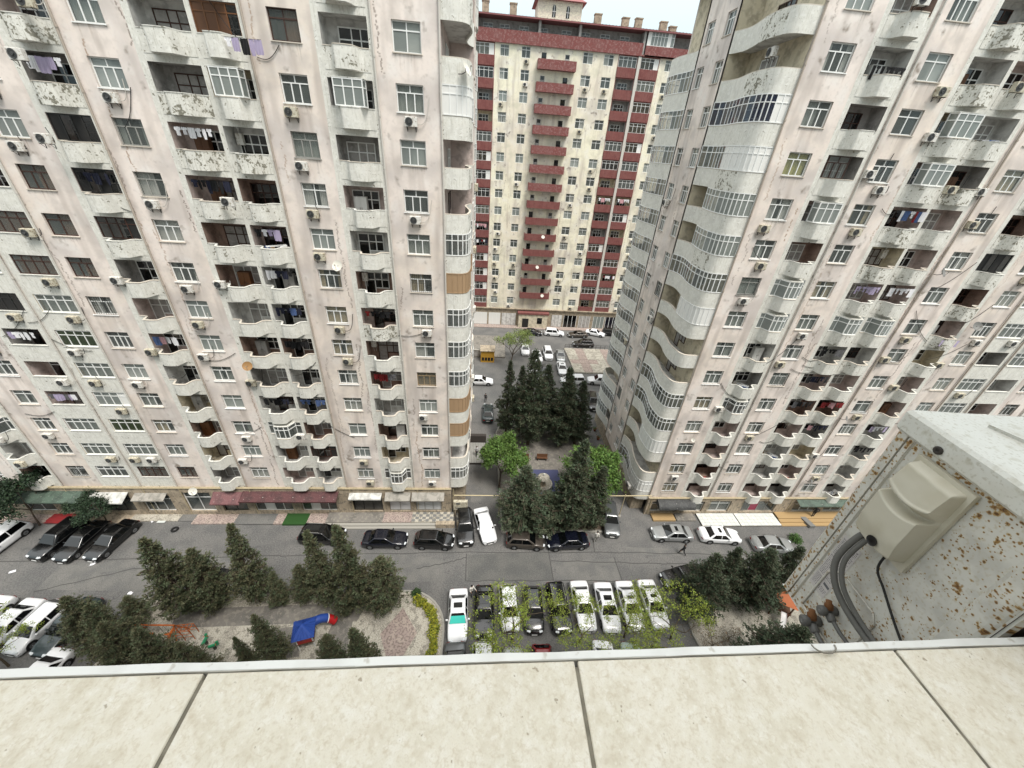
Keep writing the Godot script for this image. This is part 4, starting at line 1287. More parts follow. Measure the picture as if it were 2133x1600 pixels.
func ground_setting():
	structure("ground", sheet([[-300, -200], [300, -200], [300, 400], [-300, 400]], 0.0), M.asphalt_0)
	# patches of newer and older asphalt
	for q in [[[[-0.9, 25.5], [7.9, 25.7], [7.9, 22.6], [-0.7, 22.7]], 1], [[[-40.0, 25.0], [-26.0, 25.6], [-19.5, 23.4], [-28.0, 22.0], [-40.0, 22.4]], 2], [[[8.4, 24.6], [15.0, 24.9], [15.0, 22.4], [8.4, 22.2]], 2], [[[-17.0, 26.3], [-3.5, 25.2], [-3.0, 22.6], [-15.0, 22.4]], 2], [[[16.5, 26.3], [34.0, 25.3], [34.0, 24.6], [16.5, 25.4]], 2], [[[-0.8, 38.6], [2.4, 38.6], [2.4, 32.6], [-0.8, 32.6]], 2]]:
		structure("asphalt_patch", sheet(q[0], 0.004 + 0.001 * q[1]), M["asphalt_%d" % q[1]])
	# playground, light paving with a rounded end
	var edge := [[-30.0, 21.3], [-20.0, 21.5], [-9.5, 21.6]]
	for i in 9:
		var a := PI / 2 - PI / 2 * i / 8.0
		edge.append([-6.4 + cos(a) * 3.7, 17.9 + sin(a) * 3.7])
	edge.append([-2.7, 9.0])
	structure("playground_paving", slab(edge + [[-30.0, 9.0]], -0.1, 0.11), M.paving_pale)
	structure("kerb", kerb_run(edge, 0.17), M.kerb)
	structure("paving_strip", sheet([[-26.5, 20.3], [-10.0, 20.6], [-10.5, 18.9], [-26.0, 18.7]], 0.115), M.paving_grey)
	structure("paving_diamond", sheet([[-6.6, 20.0], [-5.0, 17.8], [-6.6, 14.6], [-8.2, 17.8]], 0.12), M.paving_pink)
	structure("kerb", kerb_run([[-6.6, 20.2], [-4.85, 17.8], [-6.6, 14.4], [-8.35, 17.8], [-6.6, 20.2]], 0.125, 0.14), M.paving_pale)
	for q in [[[-17.5, 18.5], [-15.0, 18.6], [-14.4, 16.2], [-17.0, 16.0]], [[-12.5, 19.4], [-10.9, 19.5], [-10.6, 16.0], [-12.9, 16.2]]]:
		structure("paving_strip", sheet(q, 0.118), M.paving_grey)
	# the second playground
	structure("playground_paving", slab([[20.6, 20.4], [46.0, 20.4], [46.0, 9.0], [21.4, 9.0], [20.2, 17.0]], -0.1, 0.11), M.paving_pale)
	structure("kerb", kerb_run([[21.4, 9.0], [20.2, 17.0], [20.6, 20.4], [46.0, 20.4]], 0.17), M.kerb)
	# pavement under the maroon-awning block, in pieces of different tiles
	var z0 := 30.78
	for q in [[-58.0, -43.0, 29.7, "paving_pink", 0.12], [-43.0, -37.5, 29.7, "shop_wall", 0.12], [-37.5, -32.6, 29.9, "paving_pale", 0.14], [-32.6, -31.0, 29.9, "asphalt_2", 0.10], [-31.0, -26.6, 29.5, "paving_pink", 0.13], [-26.6, -22.4, 29.4, "asphalt_2", 0.20], [-22.4, -21.4, 29.4, "paving_pink", 0.22], [-18.9, -16.8, 29.4, "paving_pink", 0.22], [-16.8, -10.6, 29.4, "paving_grey", 0.42], [-10.6, -7.4, 29.4, "paving_pink", 0.45]]:
		structure("pavement", slab([[q[0], z0], [q[1], z0], [q[1], q[2]], [q[0], q[2]]], 0.0, q[4]), M[q[3]])
	structure("turf_strip", slab([[-21.4, z0], [-18.9, z0], [-18.9, 29.3], [-21.4, 29.3]], 0.0, 0.24), M.turf)
	var tr := structure("terrace", slab([[-7.4, z0], [-2.7, z0], [-2.7, 29.4], [-7.4, 29.4]], 0.0, 0.45), M.paving_pale)
	for i in 12:
		for j in 4:
			if (i + j) % 2: continue
			part("tile", box_mesh(Vector3(0.38, 0.012, 0.33)), M.tile_dark, tr, at(-7.2 + i * 0.39, 0.456, -(29.6 + j * 0.34)))
	# two treads along the street side
	structure("step", slab([[-16.8, 29.4], [-4.6, 29.4], [-4.6, 29.05], [-16.8, 29.05]], 0.0, 0.3), M.kerb)
	structure("step", slab([[-16.8, 29.05], [-4.6, 29.05], [-4.6, 28.75], [-16.8, 28.75]], 0.0, 0.15), M.kerb)
	structure("terrace_wall", slab([[-4.6, 29.4], [-2.5, 29.4], [-2.5, 28.9], [-4.6, 28.9]], 0.0, 0.6), M.shop_wall)
	# in front of the yellow-steps block
	for q in [[21.2, 24.0, "tile_yellow", 0.22], [24.2, 26.6, "paving_grey", 0.16]]:
		structure("step", slab([[q[0], z0], [q[1], z0], [q[1], 29.7], [q[0], 29.7]], 0.0, q[3]), M[q[2]])
	for q in [[27.0, 31.8], [31.9, 37.1]]:
		var o := structure("tiled_apron", slab([[q[0], z0], [q[1], z0], [q[1], 28.9], [q[0], 28.9]], 0.0, 0.2), M.paving_grey)
		var nx := int((q[1] - q[0]) / 0.5)
		for i in nx:
			for j in 4:
				part("tile", box_mesh(Vector3((q[1] - q[0]) / nx - 0.02, 0.014, 0.44)), M.tile_white if (i + j) % 3 else M.render_white_0, o, at(q[0] + (i + 0.5) * (q[1] - q[0]) / nx, 0.207, -(29.13 + j * 0.46)))
	for k in 3:
		structure("step", slab([[37.2, z0], [54.0, z0], [54.0, 28.9 + 0.45 * k], [37.2, 28.9 + 0.45 * k]], 0.0, 0.14 * (k + 1)), M.tile_yellow)
	structure("ramp", slab([[40.2, 30.0], [40.9, 30.0], [41.2, 28.6], [40.5, 28.6]], 0.0, 0.44), M.tile_dark)
	# planted island in the passage and the paved court with the fountain behind it
	var isl := [[2.9, 28.2], [15.4, 28.2], [16.3, 29.5], [16.6, 47.5], [13.0, 49.0], [3.6, 49.0], [2.6, 46.0]]
	structure("island_paving", slab(isl, -0.1, 0.12), M.paving_grey)
	structure("kerb", kerb_run(isl + [isl[0]], 0.19), M.kerb)
	structure("soil", sheet([[3.2, 28.5], [15.2, 28.5], [15.9, 29.8], [15.9, 33.0], [3.2, 33.0]], 0.128), M.bark)
	structure("fountain_court", sheet([[6.4, 38.2], [10.9, 38.2], [10.9, 33.6], [6.4, 33.6]], 0.126), mat("blue_floor", Color(0.25, 0.265, 0.38), 0.85))
	# raised court in the far yard: square slabs in two tones
	var ct := structure("court_platform", slab([[18.3, 76.0], [34.0, 76.0], [34.0, 65.2], [18.6, 65.2]], 0.0, 0.25), M.paving_pale)
	for i in 8:
		for j in 6:
			var red: bool = (i % 3 == 1) or (j % 4 == 2 and i % 2 == 0)
			part("paving_slab", box_mesh(Vector3(1.86, 0.03, 1.7)), M.paving_pink if red else M.paving_pale, ct, at(19.6 + i * 1.9, 0.268, -(66.2 + j * 1.75)))
	structure("pavement", slab([[-12, 88.0], [44, 88.0], [44, 86.2], [-12, 86.2]], 0.0, 0.14), M.paving_pink)
	structure("yard_bed", slab([[-8.0, 81.0], [4.0, 81.0], [5.2, 78.0], [5.0, 70.6], [-8.0, 70.6]], 0.0, 0.3), M.paving_grey)

func box_mesh(s: Vector3) -> ArrayMesh:
	var key := "box %s" % str(s)
	if not SH.has(key):
		var b := MB.new()
		b.box(Vector3.ZERO, s)
		SH[key] = b.done()
	return SH[key]

# ---------------------------------------------------------------- the far cream and red block
func red_block():
	var bl = thing("apartment_building", "tall cream apartment block with dark red balconies and a roof turret", "building", "", Vector3(0, 0, -88.3))
	var r := rnd(9)
	var sills := []
	for k in 15: sills.append(5.52 + 3.245 * k)
	var cols := []
	for q in [[-10.5, -9.0, "w"], [-2.5, 0.88, "l"], [1.95, 3.5, "w"], [5.75, 7.3, "w"], [16.8, 18.55, "w"], [20.6, 22.35, "w"], [23.3, 26.65, "l"], [27.4, 30.75, "l"], [32.0, 33.7, "w"], [36.0, 37.6, "w"]]:
		cols.append({"x0": q[0], "x1": q[1], "t": q[2], "ml": 0.12 if q[2] == "l" else 0.0, "mr": 0.12 if q[2] == "l" else 0.0})
	var spans := []
	for c in cols: spans.append([c.x0 + 14.0, c.x1 + 14.0])
	var tx := facade_tex(91, Color(0.865, 0.845, 0.76), spans, sills)
	build_wall(bl, Transform3D(), -14.0, 40.0, 4.4, 52.9, cols, sills, tx, -14.0, "cream_render", M.render_red, 1.62)
	var fw := MB.new()
	var cache := {}
	for c in cols:
		var w: float = c.x1 - c.x0
		for k in 15:
			var y: float = sills[k]
			if c.t == "w":
				var s := window_meshes(w, 1.6, 2)
				var o := group_part("window", bl, at((c.x0 + c.x1) / 2, y + 0.01, -0.17))
				part("frame", s.frame, M.frame_white, o)
				for p in s.panes: part("pane", p, M.pane if k % 3 else M.pane_milky, o)
				if r.randf() < 0.55: part("curtain", s.curtains[r.randi() % 4], M.curtain_grey if r.randf() < 0.6 else M.curtain_white, o)
				part("room", s.room, M.room, o)
				if r.randf() < 0.42 and c.x0 > 0.0:
					air_conditioner(Vector3((c.x0 + c.x1) / 2 + r.randf_range(-0.3, 0.3), y - 0.8, -88.28), 0.0, "air conditioner at %s floor window %s, cream-and-red block" % [ORD[k], {1: "beside the inner red loggias", 5: "next to the red balcony stack", 16: "past the red balcony stack", 20: "before the twin red loggias", 32: "past the twin red loggias", 36: "at the block end"}[int(c.x0)]], r)
			else:
				var o := group_part("loggia", bl, at((c.x0 + c.x1) / 2, y, 0))
				var b := MB.new()
				b.span(Vector3(-w / 2 - 0.1, -1.45, 0.002), Vector3(w / 2 + 0.1, 0.02, 0.14))
				part("parapet", b.done(), M.render_red, o)
				part("recess", niche_mesh(w, 2.6, 1.3), M.niche_cream if r.randf() < 0.6 else M.niche_grey, o, at(0, -0.98, -0.001))
				var pts := []
				for i in 5: pts.append(Vector2(lerpf(-w / 2 + 0.04, w / 2 - 0.04, i / 4.0), -0.08))
				var q := r.randf()
				if q < 0.55:
					glaze(o, pts, 0.0, 1.6, ["gggg", "gggp", "gggg"][r.randi() % 3], M.frame_white, M.pane_dark if r.randf() < 0.6 else M.pane, M.panel_white)
				else:
					part("door_frame", SH.door_frame, M.frame_white, o, at(0, -0.98, -1.29))
					var db := MB.new()
					db.span(Vector3(-0.9, -0.95, -1.29), Vector3(0.95, 1.1, -1.27))
					part("pane", db.done(), M.car_glass, o)
					if q > 0.85: laundry(Vector3((c.x0 + c.x1) / 2, y + 1.3, -88.1), 0.0, w * 0.8, ["white", "white", "pink"] if k % 2 else ["navy", "white", "red"], "%s washing on %s floor %s loggia of the cream-and-red block" % ["pale" if k % 2 else "mixed", ORD[k], {-2: "lone red", 23: "inner red", 27: "outer red"}[int(c.x0)]], 900 + k)
	# stacked red balconies up the middle
	for k in 14:
		var y: float = sills[k + 1]
		var o := group_part("balcony", bl, at(12.1, y, 0))
		var b := MB.new()
		b.span(Vector3(-3.45, -1.42, 1.08), Vector3(3.45, 0.0, 1.2))
		b.span(Vector3(-3.45, -1.42, 0.0), Vector3(-3.33, 0.0, 1.08))
		b.span(Vector3(3.33, -1.42, 0.0), Vector3(3.45, 0.0, 1.08))
		part("parapet", b.done(), M.render_red_worn if k > 6 else M.render_red, o)
		b = MB.new()
		b.span(Vector3(-3.33, -1.42, 0.0), Vector3(3.33, -1.25, 1.08))
		part("floor_slab", b.done(), M.render_red_worn, o)
		for x in [-2.35, 1.85]:
			var dk: bool = r.randf() < 0.55
			b = MB.new()
			b.span(Vector3(x - 0.42, -1.25, 0.0), Vector3(x + 0.42, 1.0, 0.05))
			part("door", b.done(), M.panel_dark if dk else M.niche_grey, o)
			b = MB.new()
			b.span(Vector3(x - 0.32, 0.4, 0.052), Vector3(x + 0.32, 0.95, 0.06))
			part("pane", b.done(), M.car_glass, o)
		if k < 6 and k % 2 == 0:
			dish(Vector3(12.1 + r.randf_range(-2.0, 2.8), y - 0.4, -87.0), r.randf_range(-0.5, 0.8), 0.9, M.dish_white, "white satellite dish on %s floor red balcony of the cream block" % ORD[k + 1])
	# attic gallery, roof, turret
	var b2 := MB.new()
	b2.span(Vector3(-14.0, 52.9, 0.25), Vector3(27.2, 54.45, 0.4))
	b2.span(Vector3(27.7, 52.7, 0.25), Vector3(40.0, 54.2, 0.4))
	part("parapet", b2.done(), M.render_red_worn, bl)
	b2 = MB.new()
	b2.span(Vector3(-14.0, 52.7, -1.8), Vector3(40.0, 52.9, 0.4))
	part("floor_slab", b2.done(), M.render_red_worn, bl)
	b2 = MB.new()
	b2.span(Vector3(-14.0, 52.9, -2.0), Vector3(40.0, 56.2, -1.8))
	for x in [-2.4, 8.6, 15.7, 27.3]: b2.span(Vector3(x - 0.2, 52.9, -1.8), Vector3(x + 0.2, 56.2, 0.24))
	part("wall", b2.done(), M.niche_grey, bl)
	for x in [-0.3, 2.6, 6.0, 9.4, 13.6, 17.0, 20.6, 24.2]:
		var s := window_meshes(1.7, 1.5, 3)
		var o := group_part("window", bl, at(x, 54.0, -1.76))
		part("frame", s.frame, M.frame_white, o)
		for p in s.panes: part("pane", p, M.pane_dark, o)
	var gl := group_part("loggia", bl, at(0, 54.2, 0.3))
	var gp := []
	for i in 9: gp.append(Vector2(lerpf(27.8, 32.6, i / 8.0), 0.0))
	glaze(gl, gp, 0.0, 1.9, "pgggggpg", M.frame_white, M.pane_milky, M.panel_white)
	mat("roof_red", Color(0.50, 0.30, 0.30), 0.6)
	b2 = MB.new()
	b2.quad(Vector3(-14.5, 56.25, 0.9), Vector3(40.5, 56.25, 0.9), Vector3(40.5, 57.0, -6.0), Vector3(-14.5, 57.0, -6.0))
	b2.quad(Vector3(40.5, 56.25, -13.0), Vector3(-14.5, 56.25, -13.0), Vector3(-14.5, 57.0, -6.0), Vector3(40.5, 57.0, -6.0))
	b2.span(Vector3(-14.5, 56.05, -12.9), Vector3(40.5, 56.24, 0.88))
	for i in 92: b2.box(Vector3(-14.3 + i * 0.6, 56.66, -2.55), Vector3(0.05, 0.05, 6.9), Basis(Vector3(1, 0, 0), 0.108))
	part("roof", b2.done(), M.roof_red, bl)
	b2 = MB.new()
	b2.span(Vector3(8.1, 56.3, -6.0), Vector3(15.7, 59.0, -0.6))
	var tw := part("turret", b2.done(), M["cream_render"], bl)
	b2 = MB.new()
	var ap := [Vector3(7.5, 58.9, 0.1), Vector3(16.3, 58.9, 0.1), Vector3(16.3, 58.9, -6.7), Vector3(7.5, 58.9, -6.7)]
	for i in 4:
		b2.tri(ap[i], ap[(i + 1) % 4], Vector3(11.9, 61.4, -3.3))
	b2.quad(ap[3], ap[2], ap[1], ap[0])
	part("turret_roof", b2.done(), M.roof_red, tw)
	for x in [10.9, 13.3]:
		b2 = MB.new()
		var poly := [Vector3(x - 0.3, 56.8, -0.58), Vector3(x + 0.3, 56.8, -0.58)]
		for i in 9: poly.append(Vector3(x + 0.3 * cos(PI * i / 8.0), 57.9 + 0.5 * sin(PI * i / 8.0), -0.58))
		for i in range(1, poly.size() - 1): b2.tri(poly[0], poly[i], poly[i + 1])
		part("arched_window", b2.done(), M.car_glass, tw)
		b2 = MB.new()
		b2.span(Vector3(x - 0.03, 56.8, -0.57), Vector3(x + 0.03, 58.35, -0.54))
		b2.span(Vector3(x - 0.3, 57.5, -0.57), Vector3(x + 0.3, 57.56, -0.54))
		part("window_frame", b2.done(), M.frame_white, tw)
	for q in [[-1.4, 1.9], [3.4, 1.9], [18.4, 1.7], [23.4, 1.6], [25.8, 1.7], [30.4, 1.6], [32.2, 1.1]]:
		b2 = MB.new()
		b2.span(Vector3(q[0], 56.4, -3.0), Vector3(q[0] + 1.2, 56.4 + q[1], -2.0))
		b2.span(Vector3(q[0] - 0.08, 56.4 + q[1], -3.08), Vector3(q[0] + 1.28, 56.55 + q[1], -1.92))
		part("chimney", b2.done(), M.shop_wall, bl)
	# side, rear
	b2 = MB.new()
	b2.span(Vector3(-14.0, 0, -13.0), Vector3(-13.8, 56.0, -2.0))
	b2.span(Vector3(39.8, 0, -13.0), Vector3(40.0, 56.0, -2.0))
	b2.span(Vector3(-13.8, 0, -13.0), Vector3(39.8, 56.0, -12.8))
	part("wall", b2.done(), M["cream_render"], bl)
	# grey riser between the red loggias
	b2 = MB.new()
	b2.span(Vector3(26.78, 4.4, 0.0), Vector3(27.28, 52.6, 0.3))
	part("riser", b2.done(), M.pipe_grey, bl)
	# ground floor with its porch, shutters and shop fronts
	b2 = MB.new()
	b2.span(Vector3(-14.0, 0, -0.3), Vector3(40.0, 4.4, 0.15))
	b2.span(Vector3(-14.0, 4.25, 0.15), Vector3(40.0, 4.45, 0.5))
	part("ground_floor", b2.done(), M.shop_wall, bl)
	b2 = MB.new()
	b2.span(Vector3(8.8, 0, 0.15), Vector3(15.8, 3.5, 1.4))
	var po := part("porch", b2.done(), M.niche_cream, bl)
	b2 = MB.new()
	b2.span(Vector3(8.5, 3.5, 0.15), Vector3(16.1, 3.9, 1.6))
	part("porch_roof", b2.done(), M.render_red, po)
	for q in [[9.7, 11.2, 0.1, 2.4, "panel_dark"], [13.3, 14.5, 1.2, 2.7, "car_glass"]]:
		b2 = MB.new()
		b2.span(Vector3(q[0], q[2], 1.4), Vector3(q[1], q[3], 1.45))
		part("door" if q[2] < 0.5 else "window", b2.done(), M[q[4]], po)
	for q in [[-3.0, 1.2, "panel_white"], [1.6, 4.4, "panel_white"], [4.7, 8.2, "niche_white"], [17.0, 19.6, "niche_white"], [20.0, 23.2, "car_glass"], [23.8, 26.6, "niche_grey"], [27.4, 30.2, "pane_milky"], [30.5, 33.4, "car_navy"]]:
		var o := group_part("shop_front", bl, at((q[0] + q[1]) / 2, 0.15, 0.16))
		var w: float = q[1] - q[0]
		b2 = MB.new()
		b2.span(Vector3(-w / 2, 0, 0), Vector3(w / 2, 3.0, 0.05))
		part("shutter", b2.done(), M[q[2]], o)
		b2 = MB.new()
		for i in 4: b2.span(Vector3(lerpf(-w / 2, w / 2 - 0.08, i / 3.0), 0, 0.05), Vector3(lerpf(-w / 2 + 0.08, w / 2, i / 3.0), 3.0, 0.09))
		part("frame", b2.done(), M.frame_white if q[2] != "niche_white" else M.frame_grey, o)

# ---------------------------------------------------------------- passage furniture
func passage():
	# stone fountain with a mushroom tier
	var f = thing("fountain", "round stone fountain with a mushroom tier on blue floor", "fountain", "", Vector3(8.4, 0.126, -35.3))
	var b := MB.new()
	b.lathe([Vector2(1.25, 0.0), Vector2(1.25, 0.45), Vector2(1.2, 0.5), Vector2(1.0, 0.5), Vector2(0.97, 0.2), Vector2(0.0, 0.18)], 28)
	part("basin", b.done(), M.paving_pale, f)
	b = MB.new()
	b.lathe([Vector2(0.45, 0.15), Vector2(0.3, 0.5), Vector2(0.24, 1.1), Vector2(0.3, 1.3)], 20)
	part("stem", b.done(), M.shop_wall, f)
	b = MB.new()
	b.lathe([Vector2(0.3, 1.28), Vector2(0.75, 1.38), Vector2(0.8, 1.46), Vector2(0.55, 1.68), Vector2(0.12, 1.78), Vector2(0.0, 1.8)], 24)
	part("mushroom_cap", b.done(), M.paving_pale, f)
	b = MB.new()
	b.lathe([Vector2(0.1, 1.78), Vector2(0.16, 1.95), Vector2(0.08, 2.12), Vector2(0.0, 2.16)], 14)
	part("finial", b.done(), M.render_white_0, f)
	# metal decked ramp
	var o = thing("metal_ramp", "grey slatted metal ramp beside the maroon-awning block", "ramp", "", Vector3(-0.25, 0, -41.3))
	b = MB.new()
	b.span(Vector3(-1.15, 0.0, -2.1), Vector3(1.15, 0.28, 2.1))
	part("base", b.done(), M.iron, o)
	for i in 10: part("slat", box_mesh(Vector3(0.2, 0.05, 4.2)), M.frame_grey, o, at(-1.03 + i * 0.23, 0.31, 0))
	b = MB.new()
	b.span(Vector3(-1.2, 0.3, -2.7), Vector3(1.3, 1.5, -2.15))
	part("back_wall", b.done(), M.iron, o)
	# overhead gas pipe across the passage on two posts
	var g = thing("overhead_pipe", "pale gas pipe spanning the passage between the two pink blocks", "pipe", "", Vector3(0, 0, -30.5))
	b = MB.new()
	b.tube([Vector3(-2.6, 3.55, 0), Vector3(8.0, 3.5, 0), Vector3(20.4, 3.55, 0)], 0.06, 8)
	part("pipe", b.done(), M.gas_pipe, g)
	for x in [2.56, 17.2]:
		b = MB.new()
		b.tube([Vector3(x, 0, 0.0), Vector3(x, 3.75, 0.0)], 0.05, 8)
		part("post", b.done(), M.gas_pipe, g)
		part("foot", box_mesh(Vector3(0.35, 0.16, 0.35)), M.kerb, g, at(x, 0.08, 0))
	# meter cabinet at the corner of the maroon-awning block
	o = thing("meter_cabinet", "cream gas meter cabinet at the maroon-awning block corner", "cabinet", "", Vector3(-1.9, 0, -30.6))
	b = MB.new()
	b.cbox(Vector3(0, 1.9, 0), Vector3(1.6, 1.3, 0.4), 0.03)
	part("case", b.done(), M.unit_cream, o)
	b = MB.new()
	b.span(Vector3(-0.5, 2.15, 0.2), Vector3(-0.05, 2.4, 0.21))
	part("vent", b.done(), M.unit_grille, o)
	b = MB.new()
	b.span(Vector3(-0.6, 1.5, 0.2), Vector3(-0.15, 1.65, 0.21))
	part("vent", b.done(), M.unit_grille, o)
	b = MB.new()
	b.span(Vector3(-0.7, 0, -0.1), Vector3(0.7, 1.25, 0.1))
	part("stand", b.done(), M.shop_wall, o)
	# benches by the dark conifers
	for q in [[6.3, -40.0, 0.1, "facing the blue fountain floor corner"], [8.9, -40.1, -0.05, "straight behind the stone fountain"]]:
		o = thing("park_bench", "brown wooden park bench %s" % q[3], "bench", "benches behind the fountain", Vector3(q[0], 0.12, q[1]), q[2])
		part("seat", box_mesh(Vector3(1.5, 0.05, 0.42)), M.panel_brown, o, at(0, 0.45, 0))
		part("backrest", box_mesh(Vector3(1.5, 0.4, 0.05)), M.panel_brown, o, Transform3D(Basis(Vector3(1, 0, 0), -0.2), Vector3(0, 0.72, -0.22)))
		for x in [-0.6, 0.6]: part("leg", box_mesh(Vector3(0.06, 0.45, 0.4)), M.iron, o, at(x, 0.22, 0))
	# yellow kiosk and walls of the far yard
	o = thing("kiosk", "small yellow kiosk beside the grey yard wall", "kiosk", "", Vector3(1.3, 0, -69.8))
	b = MB.new()
	b.span(Vector3(-1.35, 0, -1.2), Vector3(1.35, 2.5, 1.2))
	part("wall", b.done(), mat("kiosk_yellow", Color(0.66, 0.50, 0.16), 0.7), o)
	b = MB.new()
	b.span(Vector3(-1.5, 2.5, -1.35), Vector3(1.5, 2.62, 1.4))
	part("roof", b.done(), M.shop_wall, o)
	for x in [-0.9, -0.3, 0.3, 0.9]: part("window", box_mesh(Vector3(0.45, 0.7, 0.04)), M.car_glass, o, at(x, 0.75, 1.21))
	o = thing("yard_wall", "grey plastered wall enclosing the far yard bed", "wall", "", Vector3(-2.0, 0, -74.0))
	b = MB.new()
	b.span(Vector3(-7.0, 0, 3.0), Vector3(1.9, 1.6, 3.3))
	part("panel", b.done(), M.niche_grey, o)
	b = MB.new()
	b.span(Vector3(-7.1, 1.6, 2.92), Vector3(2.0, 1.7, 3.38))
	part("coping", b.done(), M.kerb, o)
	# railings round the far court
	o = thing("court_railing", "low metal railing along the edge of the raised court", "railing", "", Vector3(18.4, 0.25, -75.8))
	b = MB.new()
	for yy in [0.45, 0.9]: b.tube([Vector3(0, yy, 0), Vector3(10.0, yy, 0)], 0.03, 6)
	part("rail", b.done(), M.iron, o)
	for i in 11: part("post", box_mesh(Vector3(0.05, 0.95, 0.05)), M.iron, o, at(i, 0.47, 0))
	# planters against the yellow-steps block side
	var r := rnd(15)
	for i in 6:
		o = thing("flower_planter", "potted flowers standing along the passage wall of yellow-steps block", "planter", "planters along the passage wall", Vector3(18.2, 0, -36.5 - i * 2.1), r.randf())
		b = MB.new()
		b.lathe([Vector2(0.16, 0.0), Vector2(0.24, 0.38), Vector2(0.26, 0.4), Vector2(0.2, 0.4), Vector2(0.0, 0.36)], 12)
		part("pot", b.done(), mat("terracotta", Color(0.45, 0.25, 0.17), 0.8) if not M.has("terracotta") else M.terracotta, o)
		b = MB.new()
		b.use_color = true
		for k in 90:
			b.tint = Color(0.05, 0.11, 0.03) if r.randf() < 0.7 else Color(0.35, 0.06, 0.05)
			leaf(b, Vector3(r.randfn(0, 0.16), 0.42 + absf(r.randfn(0, 0.16)), r.randfn(0, 0.16)), 0.09, r)
		part("plant", b.done(), M.leaves, o)

func seams():
	# poured seams and old trench lines in the asphalt
	for q in [[[-47.0, 25.3], [-20.0, 25.6], [-3.0, 25.8], [16.0, 25.6], [34.0, 25.0]], [[-0.95, 22.6], [-1.0, 25.6]], [[7.95, 22.5], [7.9, 25.8]], [[-6.0, 24.0], [-3.0, 24.6], [-1.0, 25.2]], [[8.0, 24.7], [20.0, 24.2], [30.0, 24.0]], [[15.1, 22.4], [15.0, 25.0]], [[-40.0, 22.2], [-33.0, 24.4], [-27.0, 24.2]], [[13.2, 27.4], [13.0, 25.6]], [[-0.9, 22.6], [8.0, 22.5], [16.0, 22.3]], [[4.0, 22.6], [5.2, 21.4]]]:
		var b := MB.new()
		for i in q.size() - 1:
			var a := Vector3(q[i][0], 0.0085, -q[i][1])
			var c := Vector3(q[i + 1][0], 0.0085, -q[i + 1][1])
			var n := 8
			for k in n:
				var p0 := a.lerp(c, float(k) / n) + Vector3(0, 0, 0.07 * sin(k * 2.3 + i))
				var p1 := a.lerp(c, float(k + 1) / n) + Vector3(0, 0, 0.07 * sin((k + 1) * 2.3 + i))
				var s := (p1 - p0).cross(Vector3.UP).normalized() * 0.045
				b.quad(p0 + s, p1 + s, p1 - s, p0 - s)
		structure("asphalt_seam", b.done(), M.seam)

# ---------------------------------------------------------------- vegetation
func leaf(b: MB, p: Vector3, s: float, r: RandomNumberGenerator, up := 0.5):
	var d := Vector3(r.randfn(), r.randfn(), r.randfn()).normalized()
	var n := (Vector3(r.randfn(), r.randfn(), r.randfn()) + Vector3.UP * up * 2.0).normalized()
	var x := d.cross(n).normalized()
	var y := n.cross(x).normalized()
	var i := b.vert(p - y * s, n)
	b.vert(p + x * s * 0.45, n); b.vert(p + y * s, n); b.vert(p - x * s * 0.45, n)
	b.ix.append_array([i, i + 2, i + 1, i, i + 3, i + 2])

func conifer_meshes(sd: int, wide: float, ragged: float, green: Color) -> Array:
	# height 10 m: whorls of drooping boughs clad in short sprays
	var r := rnd(sd)
	var b := MB.new()
	b.use_color = true
	var tk := MB.new()
	var lean := Vector2(r.randfn(0, 0.25), r.randfn(0, 0.25))
	var trunk := []
	var rad := []
	for i in 9:
		var f := i / 8.0
		trunk.append(Vector3(lean.x * f * f, f * 9.7, lean.y * f * f)); rad.append(0.17 * (1 - f) + 0.02)
	tk.tube(trunk, rad, 7)
	var lobes := []
	for i in 5: lobes.append([r.randf() * TAU, r.randf_range(0.1, 0.85), r.randf_range(0.2, 0.6)])
	var n := 190
	for i in n:
		var f := pow((i + 0.5) / n, 1.15)
		var y := lerpf(0.8, 9.7, f)
		var a := i * 2.39996 + r.randfn(0, 0.35)
		var reach := wide * (pow(1.0 - f, 0.8) * 0.95 + 0.04) * (1.0 - 0.5 * smoothstep(0.16, 0.0, f))
		for l in lobes:
			reach *= 1.0 + ragged * 0.6 * l[2] * maxf(0.0, cos(a - l[0])) * exp(-pow((f - l[1]) / 0.1, 2.0))
		reach *= r.randf_range(0.55, 1.12)
		var dir := Vector3(cos(a), r.randf_range(0.1, 0.55), sin(a)).normalized()
		var o := Vector3(lean.x * f * f, y, lean.y * f * f)
		tk.tube([o, o + dir * reach * 0.9], 0.03, 4, false)
		var side := dir.cross(Vector3.UP).normalized()
		var m := int(clampf(reach / 0.26, 2, 9))
		for k in m:
			var t := lerpf(0.32, 1.0, (k + r.randf()) / m)
			var c := o + dir * reach * t + side * r.randfn(0, 0.14) * reach + Vector3(0, -0.12 * t * t * reach + r.randfn(0, 0.06), 0)
			var tone := r.randf_range(0.85, 1.25) # some tufts a little yellower
			var size := r.randf_range(0.16, 0.30)
			for q in 15:
				var e := Vector3(r.randfn(), r.randfn() * 0.7, r.randfn()).normalized()
				var p := c + e * size * r.randf_range(0.3, 0.9)
				var d := (e + dir * 0.5 + Vector3(0, 0.45, 0)).normalized()
				var s := r.randf_range(0.07, 0.13)
				b.tint = Color(green.r * tone, green.g, green.b)
				var w := d.cross(Vector3(r.randfn(), r.randfn(), r.randfn())).normalized()
				var nn := d.cross(w)
				if nn.dot(e + Vector3.UP) < 0.0:
					w = -w
					nn = -nn
				var v0 := b.vert(p - d * s * 0.6, nn)
				b.vert(p + w * s * 0.5, nn); b.vert(p + d * s * 1.3, nn); b.vert(p - w * s * 0.5, nn)
				b.ix.append_array([v0, v0 + 1, v0 + 2, v0, v0 + 2, v0 + 3])
	return [tk.done(), b.done()]

